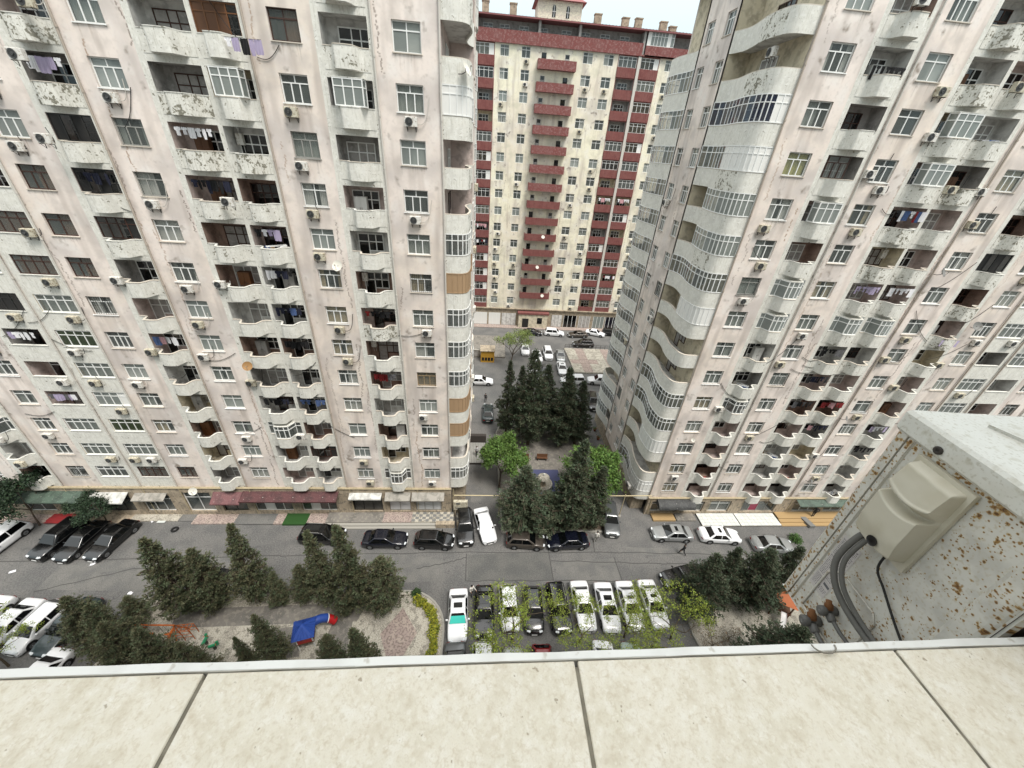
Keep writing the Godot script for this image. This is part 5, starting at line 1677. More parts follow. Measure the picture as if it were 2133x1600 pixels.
func branchy(sd: int, h: float, spread_r: float, leaves_n: int, size: float, green: Color, start := 0.3, depth := 4) -> Array:
	# limbs forked several times, leaves gathered round the twigs
	var r := rnd(sd)
	var tk := MB.new()
	var tips := []
	var todo := [[Vector3.ZERO, Vector3(r.randfn(0, 0.05), 1, r.randfn(0, 0.05)).normalized(), h * start, 0.032 * h * 0.5, 0]]
	while todo.size():
		var q: Array = todo.pop_back()
		var p: Vector3 = q[0]
		var d: Vector3 = q[1]
		var pts := [p]
		var rr := [q[3]]
		for i in 4:
			d = (d + Vector3(r.randfn(0, 0.1), r.randfn(0.03, 0.06), r.randfn(0, 0.1))).normalized()
			p += d * q[2] / 4.0
			pts.append(p); rr.append(q[3] * (1.0 - 0.1 * (i + 1)))
			if q[4] >= depth - 2: tips.append([p, d])
		tk.tube(pts, rr, 5 if q[4] < 2 else 4, false)
		if q[4] < depth:
			var n := 4 if q[4] == 0 else r.randi_range(2, 3)
			for i in n:
				var a := TAU * (i + r.randf() * 0.7) / n
				var side := d.cross(Vector3(0.3, 0.2, 1)).normalized().rotated(d, a)
				var nd := (d * 0.75 + side * spread_r * r.randf_range(0.55, 1.0) + Vector3(0, 0.12, 0)).normalized()
				todo.append([p, nd, q[2] * r.randf_range(0.62, 0.82), q[3] * 0.55, q[4] + 1])
	var b := MB.new()
	b.use_color = true
	for i in leaves_n:
		var q: Array = tips[r.randi() % tips.size()]
		var g := r.randf_range(0.6, 1.4)
		b.tint = Color(green.r * g * r.randf_range(0.85, 1.15), green.g * g, green.b * g)
		leaf(b, q[0] + Vector3(r.randfn(), r.randfn(), r.randfn()) * size * 1.6, size * r.randf_range(0.6, 1.2), r, 0.4)
	return [tk.done(), b.done()]

func plant(called: String, label: String, category: String, group: String, m: Array, x: float, z: float, sc: Vector3, yaw: float, y := 0.0, lm: Material = null, bm: Material = null):
	var o = thing(called, label, category, group, Vector3(x, y, z), yaw)
	part("trunk", m[0], bm if bm else M.bark, o, Transform3D(Basis().scaled(sc), Vector3.ZERO))
	part("crown", m[1], lm if lm else M.needles, o, Transform3D(Basis().scaled(sc), Vector3.ZERO))

func trees():
	var olive := Color(0.082, 0.096, 0.05)
	var dark := Color(0.05, 0.068, 0.036)  # spruce green, with the courtyard shade partly put into the colour
	var kinds := []
	for k in 4: kinds.append(conifer_meshes(200 + k, [2.3, 2.7, 2.0, 3.1][k], [0.5, 0.9, 0.6, 0.8][k], olive))
	var dk := []
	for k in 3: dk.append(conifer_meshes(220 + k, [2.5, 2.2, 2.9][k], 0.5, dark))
	# x, z, height, width factor, mesh, label
	for q in [
		[-19.7, -21.0, 10.2, 2.1, 0, "slim olive conifer with a pointed leaning tip, between wide conifer and playground strip"],
		[-25.2, -20.2, 10.6, 2.7, 1, "widest olive conifer with several tips at the playground street edge"],
		[-22.9, -20.4, 8.6, 2.4, 3, "bushy olive conifer leaning against the widest conifer"],
		[-15.5, -21.0, 5.4, 1.7, 3, "low bushy conifer in the playground edge row"],
		[-13.3, -20.7, 10.0, 1.9, 2, "slim tall conifer next to the tallest one in the playground row"],
		[-10.6, -20.3, 12.2, 2.1, 0, "tallest slim conifer of the playground edge row"],
		[-8.2, -20.2, 7.6, 2.7, 3, "rounded bushy conifer at the paved diamond end"],
		[-11.6, -19.6, 4.0, 1.1, 1, "small conifer at the foot of the tallest slim conifer"],
		[-17.6, -20.6, 4.6, 1.2, 2, "small conifer beside the slim leaning conifer"],
		[-15.7, -15.7, 7.4, 1.7, 1, "conifer standing beside the blue playhouse roof"],
		[-11.0, -15.0, 5.6, 1.7, 3, "short wide conifer beside the blue playhouse"],
		[-8.5, -14.9, 7.6, 1.5, 2, "forked slim conifer beside the paved diamond"],
		[-17.4, -15.2, 5.9, 0.9, 0, "small pointed conifer by the green spring rider"],
		[-30.4, -17.6, 7.0, 2.2, 3, "bushy conifer beside the dark teal car"],
		[-27.9, -16.6, 7.4, 2.2, 1, "bushy conifer behind the orange swing beam"],
		[-25.6, -15.2, 7.6, 2.2, 3, "broad conifer below the orange climbing frame"],
		[-23.4, -15.0, 7.0, 2.1, 1, "broad conifer next to the orange climbing frame"],
		[-21.0, -15.0, 5.4, 1.7, 3, "low conifer near the green spring rider"],
		[-29.0, -19.6, 3.2, 1.5, 3, "low conifer bush at the playground kerb"]]:
		plant("conifer_tree", q[5], "tree", "olive conifers of the playground", kinds[q[4]], q[0], q[1], Vector3(q[3] / [2.3, 2.7, 2.0, 3.1][q[4]], q[2] / 10.0, q[3] / [2.3, 2.7, 2.0, 3.1][q[4]]), q[0] * 1.7, 0.1)
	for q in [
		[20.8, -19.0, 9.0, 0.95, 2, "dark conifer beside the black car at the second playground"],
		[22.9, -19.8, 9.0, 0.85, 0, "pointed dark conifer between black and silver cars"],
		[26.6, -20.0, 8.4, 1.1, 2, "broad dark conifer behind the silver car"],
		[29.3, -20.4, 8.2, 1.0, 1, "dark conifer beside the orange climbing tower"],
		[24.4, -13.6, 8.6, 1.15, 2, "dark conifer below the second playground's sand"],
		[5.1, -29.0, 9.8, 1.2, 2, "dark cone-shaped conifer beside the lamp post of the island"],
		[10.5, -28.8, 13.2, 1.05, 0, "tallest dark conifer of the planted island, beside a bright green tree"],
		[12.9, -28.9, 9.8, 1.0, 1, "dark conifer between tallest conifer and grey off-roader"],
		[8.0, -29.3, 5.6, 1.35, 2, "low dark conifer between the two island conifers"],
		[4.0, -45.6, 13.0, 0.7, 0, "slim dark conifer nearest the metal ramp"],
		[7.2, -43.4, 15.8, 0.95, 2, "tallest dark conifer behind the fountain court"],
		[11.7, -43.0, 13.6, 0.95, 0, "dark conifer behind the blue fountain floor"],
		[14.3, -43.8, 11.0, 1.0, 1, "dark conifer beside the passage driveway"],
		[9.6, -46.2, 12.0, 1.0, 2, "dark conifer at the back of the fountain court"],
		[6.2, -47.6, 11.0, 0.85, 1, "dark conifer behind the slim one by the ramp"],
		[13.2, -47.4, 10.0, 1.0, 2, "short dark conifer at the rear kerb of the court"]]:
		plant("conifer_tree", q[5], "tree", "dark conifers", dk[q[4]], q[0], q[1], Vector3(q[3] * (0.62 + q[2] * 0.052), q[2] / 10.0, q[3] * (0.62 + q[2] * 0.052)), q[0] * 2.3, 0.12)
	# broadleaf trees
	var green := branchy(301, 8.0, 1.0, 14000, 0.13, Color(0.07, 0.13, 0.022), 0.26, 5)
	plant("broadleaf_tree", "round green tree beside the metal ramp", "tree", "", green, 2.8, -34.8, Vector3(1.15, 1.2, 1.15), 0.4, 0.0, M.leaves)
	plant("broadleaf_tree", "large bright green tree behind the island conifers", "tree", "", green, 14.6, -31.9, Vector3(1.4, 1.45, 1.4), 2.2, 0.12, M.leaves)
	var pale := branchy(302, 9.0, 0.9, 4200, 0.12, Color(0.17, 0.22, 0.06), 0.28, 5)
	plant("broadleaf_tree", "airy pale green tree in the far yard", "tree", "", pale, 5.6, -66.5, Vector3(1.15, 1.05, 1.15), 1.0, 0.0, M.leaves)
	var ball := branchy(303, 6.0, 1.1, 7000, 0.15, Color(0.016, 0.034, 0.014), 0.34, 5)
	plant("broadleaf_tree", "dark round street tree beside the parked white van", "tree", "", ball, -45.9, -29.4, Vector3(1.0, 1.05, 1.0), 0.2, 0.1, M.leaves)
	plant("broadleaf_tree", "small dark green tree behind the three black cars", "tree", "", ball, -39.8, -29.9, Vector3(0.75, 0.68, 0.75), 1.2, 0.1, M.leaves)
	# spring trees standing among the parked cars: bare twigs with small fresh leaves
	var lime := Color(0.20, 0.25, 0.035)
	var sp := [branchy(311, 8.0, 1.15, 5200, 0.085, lime, 0.3, 6), branchy(312, 7.0, 1.2, 4200, 0.085, lime, 0.3, 6)]
	for q in [[3.4, -16.9, 0, 1.0, "spring tree with lime leaves leaning over the red hatchback"], [9.4, -16.7, 1, 0.85, "spring tree with lime leaves in front of the black roof-box car"], [13.6, -17.0, 0, 0.8, "spring tree with lime leaves in front of the dark-roofed white car"], [17.9, -16.7, 1, 0.95, "spring tree with lime leaves at the end of the white car row"], [-36.3, -16.2, 0, 0.75, "spring tree with lime leaves over the white cars by the playground"], [-38.5, -17.0, 1, 0.7, "smaller spring tree over the white cars by the playground"]]:
		plant("spring_tree", q[4], "tree", "spring trees among the parked cars", sp[q[2]], q[0], q[1], Vector3(1, 0.95, 1) * q[3], q[0] * 1.3, 0.0, M.leaves, M.twig)
	var dry := branchy(320, 4.2, 1.3, 500, 0.07, Color(0.16, 0.12, 0.07), 0.2, 6)
	plant("bare_shrub", "large bare brown shrub at the second playground", "shrub", "", dry, 21.0, -15.6, Vector3(1.25, 1.0, 1.25), 0.6, 0.1, M.leaves, M.twig)
	plant("bare_shrub", "smaller bare brown shrub beside the large one", "shrub", "", dry, 23.2, -16.4, Vector3(0.85, 0.75, 0.85), 2.6, 0.1, M.leaves, M.twig)
	var r := rnd(330)
	# low shrubs
	for q in [[37.5, -27.0, 0.8, Color(0.05, 0.11, 0.02), "small green bush beside the yellow shop steps"], [-5.6, -21.3, 0.55, Color(0.03, 0.065, 0.015), "dark green end of the clipped hedge"], [-1.7, -17.9, 0.4, Color(0.05, 0.06, 0.03), "sparse weed bush at the car park kerb"], [-2.6, -68.2, 1.4, Color(0.03, 0.06, 0.02), "dark shrub in front of the yellow kiosk"]]:
		var o = thing("shrub", q[4], "shrub", "", Vector3(q[0], 0.05, q[1]))
		var tb := MB.new()
		for i in 6: tb.tube([Vector3.ZERO, Vector3(r.randfn(0, 0.3), 0.6, r.randfn(0, 0.3)) * q[2]], 0.02, 4)
		part("stem", tb.done(), M.twig, o)
		var b := MB.new()
		b.use_color = true
		for i in 700:
			var g := r.randf_range(0.6, 1.4)
			b.tint = Color(q[3].r * g, q[3].g * g, q[3].b * g)
			var d := Vector3(r.randfn(), absf(r.randfn()) * 0.9, r.randfn()).normalized() * pow(r.randf(), 0.4)
			leaf(b, d * q[2] * r.randf_range(0.8, 1.1), 0.09, r)
		part("crown", b.done(), M.leaves, o)
	# yellow-green hedge curving along the playground end
	var o = thing("clipped_hedge", "yellow-green hedge curving round the playground end", "hedge", "", Vector3(-3.6, 0.1, -18.5))
	var hb := MB.new()
	hb.use_color = true
	var tb := MB.new()
	for i in 5200:
		var f := r.randf()
		var a := lerpf(1.25, -0.0, minf(f / 0.55, 1.0))
		var c := Vector3(-6.4 + cos(a) * 2.9, 0, -(17.9 + sin(a) * 2.9))
		if f > 0.55: c = Vector3(-3.5 + 0.1 * sin(f * 30.0), 0, lerpf(-17.9, -13.6, (f - 0.55) / 0.45))
		var lump := 0.75 + 0.25 * sin(f * 47.0) * cos(f * 21.0)
		var d := Vector3(r.randfn(), absf(r.randfn()), r.randfn()).normalized() * pow(r.randf(), 0.45)
		var g := r.randf_range(0.55, 1.35)
		hb.tint = Color(0.27 * g, 0.27 * g, 0.02 * g) if r.randf() < 0.75 else Color(0.10 * g, 0.14 * g, 0.02 * g)
		leaf(hb, c + Vector3(d.x * 0.62, d.y * 0.95, d.z * 0.62) * lump - o.position, 0.1, r, 0.8)
		if i % 60 == 0: tb.tube([c - o.position, c - o.position + Vector3(d.x * 0.4, 0.6, d.z * 0.4)], 0.015, 4)
	part("foliage", hb.done(), M.leaves, o)
	part("stem", tb.done(), M.twig, o)

# ---------------------------------------------------------------- cars
func car_meshes(kind: String) -> Dictionary:
	if SH.has("car " + kind): return SH["car " + kind]
	var p: Dictionary = {
		"sedan": {"l": 4.65, "w": 0.9, "h": 1.44, "hood": 0.92, "belt": 0.93, "deck": 1.0, "wb": 1.05, "wr": 0.20, "rr": -0.95, "rb": -1.62, "nose": 0.68, "tail": 0.78},
		"suv": {"l": 4.65, "w": 0.94, "h": 1.70, "hood": 1.04, "belt": 1.06, "deck": 1.06, "wb": 1.05, "wr": 0.35, "rr": -1.85, "rb": -2.18, "nose": 0.82, "tail": 0.95},
		"hatch": {"l": 4.2, "w": 0.88, "h": 1.50, "hood": 0.95, "belt": 0.97, "deck": 0.98, "wb": 1.1, "wr": 0.28, "rr": -1.45, "rb": -1.98, "nose": 0.72, "tail": 0.88},
		"boxy": {"l": 4.1, "w": 0.84, "h": 1.44, "hood": 0.93, "belt": 0.95, "deck": 0.97, "wb": 0.85, "wr": 0.35, "rr": -0.9, "rb": -1.3, "nose": 0.82, "tail": 0.85}}[kind]
	var L: float = p.l / 2
	var out := {}
	var b := MB.new()
	# lower body: sections along the length
	var st := [[-L, p.tail - 0.12, 0.80], [-L + 0.05, p.tail, 0.88], [-L + 0.18, p.deck - 0.05, 0.95], [-L + 0.5, p.deck, 0.985], [p.rb + 0.1, p.belt + 0.03, 1.0], [-0.6, p.belt, 1.0], [0.3, p.belt, 1.0], [p.wb, p.belt, 0.99], [p.wb + 0.2, p.hood, 0.985], [L - 0.55, p.hood - 0.08, 0.97], [L - 0.2, p.nose + 0.04, 0.92], [L - 0.06, p.nose - 0.08, 0.83], [L, p.nose - 0.2, 0.74]]
	var g := []
	for s in st:
		var w: float = p.w * s[2]
		var y: float = s[1]
		var half := [Vector2(0, y + 0.025), Vector2(w * 0.55, y + 0.018), Vector2(w * 0.86, y - 0.01), Vector2(w * 0.965, y - 0.07), Vector2(w, y - 0.2), Vector2(w, 0.48), Vector2(w * 0.975, 0.32), Vector2(w * 0.9, 0.2), Vector2(0, 0.19)]
		var row := []
		for q in half: row.append(Vector3(s[0], q.y, q.x))
		for i in range(half.size() - 2, 0, -1): row.append(Vector3(s[0], half[i].y, -half[i].x))
		g.append(row)
	b.grid(g, false, true)
	for e in [0, g.size() - 1]:
		var mid := Vector3(st[e][0], 0.5, 0)
		for i in g[e].size():
			var a1: Vector3 = g[e][i]
			var a2: Vector3 = g[e][(i + 1) % g[e].size()]
			if e == 0: b.tri(mid, a1, a2)
			else: b.tri(mid, a2, a1)
	# greenhouse shell
	var bw: float = p.w * 0.93
	var tw: float = p.w * 0.70
	var yb: float = p.belt - 0.02
	var yt: float = p.h
	var rows := []
	for q in [[0.0, p.rb, p.wb, bw], [0.5, lerpf(p.rb, p.rr, 0.52), lerpf(p.wb, p.wr, 0.5), lerpf(bw, tw, 0.42)], [0.9, lerpf(p.rb, p.rr, 0.95), lerpf(p.wb, p.wr, 0.92), lerpf(bw, tw, 0.9)], [0.975, p.rr + 0.06, p.wr - 0.08, tw * 0.95], [1.0, p.rr + 0.3, p.wr - 0.3, tw * 0.7]]:
		var y := lerpf(yb, yt, q[0])
		var row := []
		var c := 0.1
		for k in [[q[1] + c, -q[3]], [q[1], -q[3] + c], [q[1], q[3] - c], [q[1] + c, q[3]], [q[2] - c, q[3]], [q[2], q[3] - c], [q[2], -q[3] + c], [q[2] - c, -q[3]]]:
			row.append(Vector3(k[0], y, k[1]))
		rows.append(row)
	b.grid(rows, true, true)
	var tp: Array = rows[4]
	for i in range(1, 7): b.tri(tp[0], tp[i], tp[i + 1])
	out.body = b.done()
	# glass a few millimetres proud of the shell
	var face := func(a: Vector3, c: Vector3, d: Vector3, e: Vector3, push: float) -> ArrayMesh:
		var m := MB.new()
		var n := (c - a).cross(d - a).normalized() * push
		m.quad(a + n, c + n, d + n, e + n)
		return m.done()
	var y1 := lerpf(yb, yt, 0.06)
	var y2 := lerpf(yb, yt, 0.86)
	var fx := func(t: float) -> Array: return [lerpf(p.rb, p.rr, t), lerpf(p.wb, p.wr, t), lerpf(bw, tw, t)]
	var lo: Array = fx.call(0.06)
	var hi: Array = fx.call(0.86)
	out.windshield = face.call(Vector3(lo[1], y1, lo[2] - 0.08), Vector3(lo[1], y1, -lo[2] + 0.08), Vector3(hi[1], y2, -hi[2] + 0.1), Vector3(hi[1], y2, hi[2] - 0.1), 0.022)
	out.rear = face.call(Vector3(lo[0], y1, -lo[2] + 0.1), Vector3(lo[0], y1, lo[2] - 0.1), Vector3(hi[0], y2, hi[2] - 0.12), Vector3(hi[0], y2, -hi[2] + 0.12), 0.022)
	out.sides = []
	var mid_x: float = lerpf(p.rb, p.wb, 0.5) + 0.05
	for s in [1.0, -1.0]:
		for q in [[lo[0] + 0.22, mid_x - 0.04, hi[0] + 0.12, mid_x - 0.04], [mid_x + 0.04, lo[1] - 0.28, mid_x + 0.04, hi[1] - 0.14]]:
			var a := Vector3(q[0], y1, s * lo[2])
			var c := Vector3(q[1], y1, s * lo[2])
			var d := Vector3(q[3], y2, s * hi[2])
			var e := Vector3(q[2], y2, s * hi[2])
			out.sides.append(face.call(a, c, d, e, 0.03) if s > 0 else face.call(c, a, e, d, 0.03))
	b = MB.new()
	b.span(Vector3(p.rr + 0.35, yt - 0.004, -tw * 0.62), Vector3(p.wr - 0.32, yt + 0.012, tw * 0.62))
	out.sunroof = b.done()
	b = MB.new()
	b.span(Vector3(p.wr - 0.62, yt - 0.004, -tw * 0.5), Vector3(p.wr - 0.3, yt + 0.012, tw * 0.5))
	out.hatch_roof = b.done()
	b = MB.new()
	for s in [-1.0, 1.0]: b.tube([Vector3(p.rr + 0.2, yt - 0.03, s * tw * 0.9), Vector3(p.rr + 0.3, yt + 0.04, s * tw * 0.88), Vector3(p.wr - 0.4, yt + 0.04, s * tw * 0.88), Vector3(p.wr - 0.3, yt - 0.03, s * tw * 0.9)], 0.02, 5)
	out.rails = b.done()
	# wheels
	b = MB.new()
	b.lathe([Vector2(0.0, -0.1), Vector2(0.27, -0.1), Vector2(0.325, -0.06), Vector2(0.33, 0.06), Vector2(0.27, 0.105), Vector2(0.22, 0.105), Vector2(0.0, 0.08)], 18, Vector3.ZERO, Basis(Vector3(1, 0, 0), PI / 2))
	out.tyre = b.done()
	b = MB.new()
	b.lathe([Vector2(0.22, 0.1), Vector2(0.2, 0.112), Vector2(0.06, 0.1), Vector2(0.0, 0.11)], 14, Vector3.ZERO, Basis(Vector3(1, 0, 0), PI / 2))
	out.rim = b.done()
	b = MB.new()
	b.lathe([Vector2(0.40, 0.0), Vector2(0.395, 0.02), Vector2(0.34, 0.024), Vector2(0.0, 0.02)], 18, Vector3.ZERO, Basis(Vector3(1, 0, 0), PI / 2))
	out.arch = b.done()
	out.axle = [L - 0.85, -L + 0.9]
	out.w = p.w
	out.l = L
	# lamps, plates, mirrors
	b = MB.new()
	b.cbox(Vector3.ZERO, Vector3(0.24, 0.13, 0.34), 0.04)
	out.lamp = b.done()
	out.lamp_at = [L - 0.13, p.nose - 0.05, p.w * 0.62]
	out.tail_at = [-L + 0.1, p.tail - 0.1, p.w * 0.68]
	b = MB.new()
	b.cbox(Vector3.ZERO, Vector3(0.14, 0.13, 0.2), 0.03)
	out.mirror = b.done()
	out.mirror_at = [p.wb - 0.38, p.belt + 0.03, p.w + 0.08]
	out.grille_y = p.nose - 0.32
	b = MB.new()
	b.quad(Vector3(lo[1] + 0.0, y1, lo[2] - 0.12), Vector3(lo[1] + 0.0, y1, -lo[2] + 0.12), Vector3(lerpf(lo[1], hi[1], 0.75), lerpf(y1, y2, 0.75), -hi[2] + 0.04), Vector3(lerpf(lo[1], hi[1], 0.75), lerpf(y1, y2, 0.75), hi[2] - 0.04))
	out.shade = b.done()
	out.shade_push = Vector3(0.024, 0.03, 0)
	SH["car " + kind] = out
	return out

func car(kind: String, m: String, x: float, z: float, deg: float, label: String, extra := "", group := "parked cars"):
	var s := car_meshes(kind)
	var o = thing("parked_car", label, "car", group, Vector3(x, 0.0, z), deg_to_rad(deg))
	part("body", s.body, M[m], o)
	part("windshield", s.windshield, M.car_glass, o)
	part("rear_window", s.rear, M.car_glass, o)
	for q in s.sides: part("side_window", q, M.car_glass, o)
	for ax in s.axle:
		for sd in [1.0, -1.0]:
			var wheel := group_part("wheel", o, Transform3D(Basis(Vector3.UP, 0.0 if sd > 0 else PI), Vector3(ax, 0.33, sd * (s.w - 0.1))))
			part("tyre", s.tyre, M.tyre, wheel)
			part("rim", s.rim, M.rim, wheel)
			part("wheel_arch", s.arch, M.car_trim, wheel, Transform3D(Basis(), Vector3(0, 0.03, 0.082)))
	for sd in [1.0, -1.0]:
		part("headlight", s.lamp, M.lamp_clear, o, Transform3D(Basis(Vector3.UP, -0.35 * sd), Vector3(s.lamp_at[0], s.lamp_at[1], sd * s.lamp_at[2])))
		part("taillight", s.lamp, M.lamp_red, o, Transform3D(Basis(Vector3.UP, 0.3 * sd), Vector3(s.tail_at[0], s.tail_at[1], sd * s.tail_at[2])))
		part("mirror", s.mirror, M[m], o, Transform3D(Basis(), Vector3(s.mirror_at[0], s.mirror_at[1], sd * s.mirror_at[2])))
	part("front_grille", box_mesh(Vector3(0.06, 0.2, 0.8)), M.car_trim, o, Transform3D(Basis(), Vector3(s.l - 0.02, s.grille_y, 0)))
	part("number_plate", box_mesh(Vector3(0.03, 0.11, 0.5)), M.plate, o, Transform3D(Basis(), Vector3(s.l + 0.02, s.grille_y - 0.13, 0)))
	part("number_plate", box_mesh(Vector3(0.03, 0.11, 0.5)), M.plate, o, Transform3D(Basis(), Vector3(-s.l - 0.0, 0.55, 0)))
	if "P" in extra: part("glass_roof", s.sunroof, M.car_glass, o)
	if "S" in extra: part("sunroof", s.hatch_roof, M.car_glass, o)
	if "R" in extra: part("roof_rail", s.rails, M.frame_grey, o)
	if "T" in extra: part("sunshade", s.shade, M.sunshade, o, Transform3D(Basis(), s.shade_push))

func cars():
	for q in [
		# along the maroon-awning block
		["suv", "car_white", -47.2, -27.0, -97, "white off-roader beside the dark round street tree", ""],
		["suv", "car_black", -42.0, -27.4, -100, "black off-roader, outer one of three black cars by the small tree", ""],
		["sedan", "car_black", -39.7, -27.2, -97, "black sedan parked between two other black cars by the small tree", ""],
		["sedan", "car_black", -37.0, -27.3, -100, "black sedan parked beside the empty pavement and a loose tyre", ""],
		["sedan", "car_black", -24.9, -22.9, -3, "black sedan half hidden behind the widest olive conifer", ""],
		["sedan", "car_teal", -34.0, -18.9, -99, "dark teal car beside the playground conifers", ""],
		["sedan", "car_white", -38.6, -18.9, -97, "white sedan between two white cars by the spring trees", ""],
		["hatch", "car_white", -36.3, -18.9, -99, "white hatchback beside the dark teal car", ""],
		["sedan", "car_white", -41.3, -19.2, -97, "white car at the end of the row by the spring trees", ""],
		["sedan", "car_white", -32.9, -14.8, -99, "white car alone in the second row by the playground conifers", ""],
		["suv", "car_black", -16.4, -27.6, -3, "black off-roader in front of the maroon awning", "R"],
		["sedan", "car_navy", -9.75, -27.1, -1, "dark navy sedan in front of the black shop front", ""],
		["hatch", "car_black", -4.5, -26.9, -3, "black compact sedan in front of the poster shop windows", ""],
		["suv", "car_black", -1.3, -28.6, -84, "black off-roader parked against the poster shop corner", ""],
		["sedan", "car_white", 0.95, -28.9, -75, "white sedan beside the black off-roader at the passage mouth", ""],
		["hatch", "car_brown", 5.4, -26.8, -5, "grey-brown crossover under the dark island conifers", ""],
		["sedan", "car_navy", 10.1, -26.7, -177, "very dark blue sedan under the dark island conifers", ""],
		["suv", "car_grey", 15.7, -29.6, -98, "grey off-roader beside the bright green island tree", ""],
		["sedan", "car_silver", 22.5, -27.6, 178, "silver sedan with sunroof by the barrel awning", "S"],
		["sedan", "car_white", 28.1, -27.3, -4, "white sedan with sunroof before the white tiled apron", "S"],
		["sedan", "car_silver", 33.8, -26.0, -5, "silver sedan in front of the yellow shop steps", ""],
		["sedan", "car_black", 21.4, -22.4, -169, "black sedan driving past the second playground conifers", ""],
		["sedan", "car_white", 25.6, -21.8, 4, "white sedan glimpsed behind the second playground conifers", ""],
		# first parked row
		["sedan", "car_white", -1.48, -19.1, -88, "white sedan with a turquoise sunshade in its window", "PT"],
		["sedan", "car_black", 0.9, -19.4, -90, "black sedan next to the white sedan with turquoise sunshade", "P"],
		["hatch", "car_white", 3.25, -19.6, -88, "small white hatchback under a lime spring tree", ""],
		["hatch", "car_black", 5.5, -19.4, -92, "black hatchback between white hatchback and black off-roader", ""],
		["suv", "car_black", 7.9, -19.5, -87, "large black off-roader with dark roof in the parked row", "RP"],
		["sedan", "car_white", 10.3, -19.7, -89, "white sedan with plain roof beside the large black off-roader", ""],
		["sedan", "car_white", 12.6, -19.5, -91, "white sedan with a full dark glass roof", "P"],
		["sedan", "car_white", 14.85, -19.6, -90, "white sedan with a small sunroof beside the dark-roofed one", "S"],
		["sedan", "car_white", 17.2, -19.7, -89, "white sedan with small sunroof at the end of the row", "S"],
		# second parked row
		["sedan", "car_grey", -1.45, -14.4, -87, "light grey sedan nose to tail with the turquoise-sunshade car", ""],
		["suv", "car_white", 0.9, -14.3, -89, "white van-like car behind the black glass-roofed sedan", ""],
		["sedan", "car_silver", 3.3, -13.9, -92, "silver sedan in the second row beside the red hatchback", ""],
		["hatch", "car_red", 5.8, -14.2, -91, "red hatchback in the second parked row", ""],
		["sedan", "car_white", 11.0, -14.2, -97, "white sedan in the second row below the spring tree", ""],
		["boxy", "car_mint", 13.4, -14.2, -99, "pale mint boxy car in the second row", ""],
		["sedan", "car_navy", 15.9, -13.6, -100, "navy sedan at the end of the second row", ""],
		# far yard
		["sedan", "car_navy", 11.85, -83.1, -6, "navy car before the cream porch in the far yard", ""],
		["suv", "car_white", 17.1, -83.1, -6, "white off-roader before the shutters in the far yard", ""],
		["sedan", "car_brown", 22.7, -82.8, -176, "brown sedan before the far shop front", ""],
		["sedan", "car_white", 27.2, -84.0, -22, "white sedan parked askew before the pale blue shop", ""],
		["suv", "car_black", 31.4, -84.3, -14, "black car by the blue shop corner in the far yard", ""],
		["suv", "car_black", 22.9, -77.6, -180, "black off-roader driving past the raised court", ""],
		["sedan", "car_white", 9.4, -74.0, -92, "white car behind the airy pale green tree", ""],
		["sedan", "car_white", 11.7, -70.9, -88, "white sedan between airy tree and white off-roader, far yard", ""],
		["suv", "car_white", 14.1, -72.2, -91, "white off-roader in the middle of the far yard row", "R"],
		["sedan", "car_silver", 16.7, -71.6, -95, "silver sedan next to the raised court", ""],
		["sedan", "car_white", 16.1, -66.1, -93, "white sedan at the raised court corner", "S"],
		["sedan", "car_grey", 12.7, -64.9, -95, "dark grey sedan alone in the yard driveway", ""],
		["sedan", "car_white", 10.3, -63.0, -90, "white car behind the tall dark conifers", ""],
		["suv", "car_white", 17.4, -61.4, -176, "white off-roader half behind a dark conifer", ""],
		["suv", "car_white", 22.6, -61.6, 174, "white off-roader beside the wavy rear balconies", ""],
		["suv", "car_black", 19.6, -54.3, -97, "black estate by the passage wall of yellow-steps block", "P"],
		["sedan", "car_teal", 1.35, -50.6, 90, "dark teal sedan in the lane beside the metal ramp", ""],
		["sedan", "car_white", 0.0, -60.4, -1, "white sedan crossing the far lane by the yard wall", ""]]:
		car(q[0], q[1], q[2], q[3], q[4], q[5], q[6])

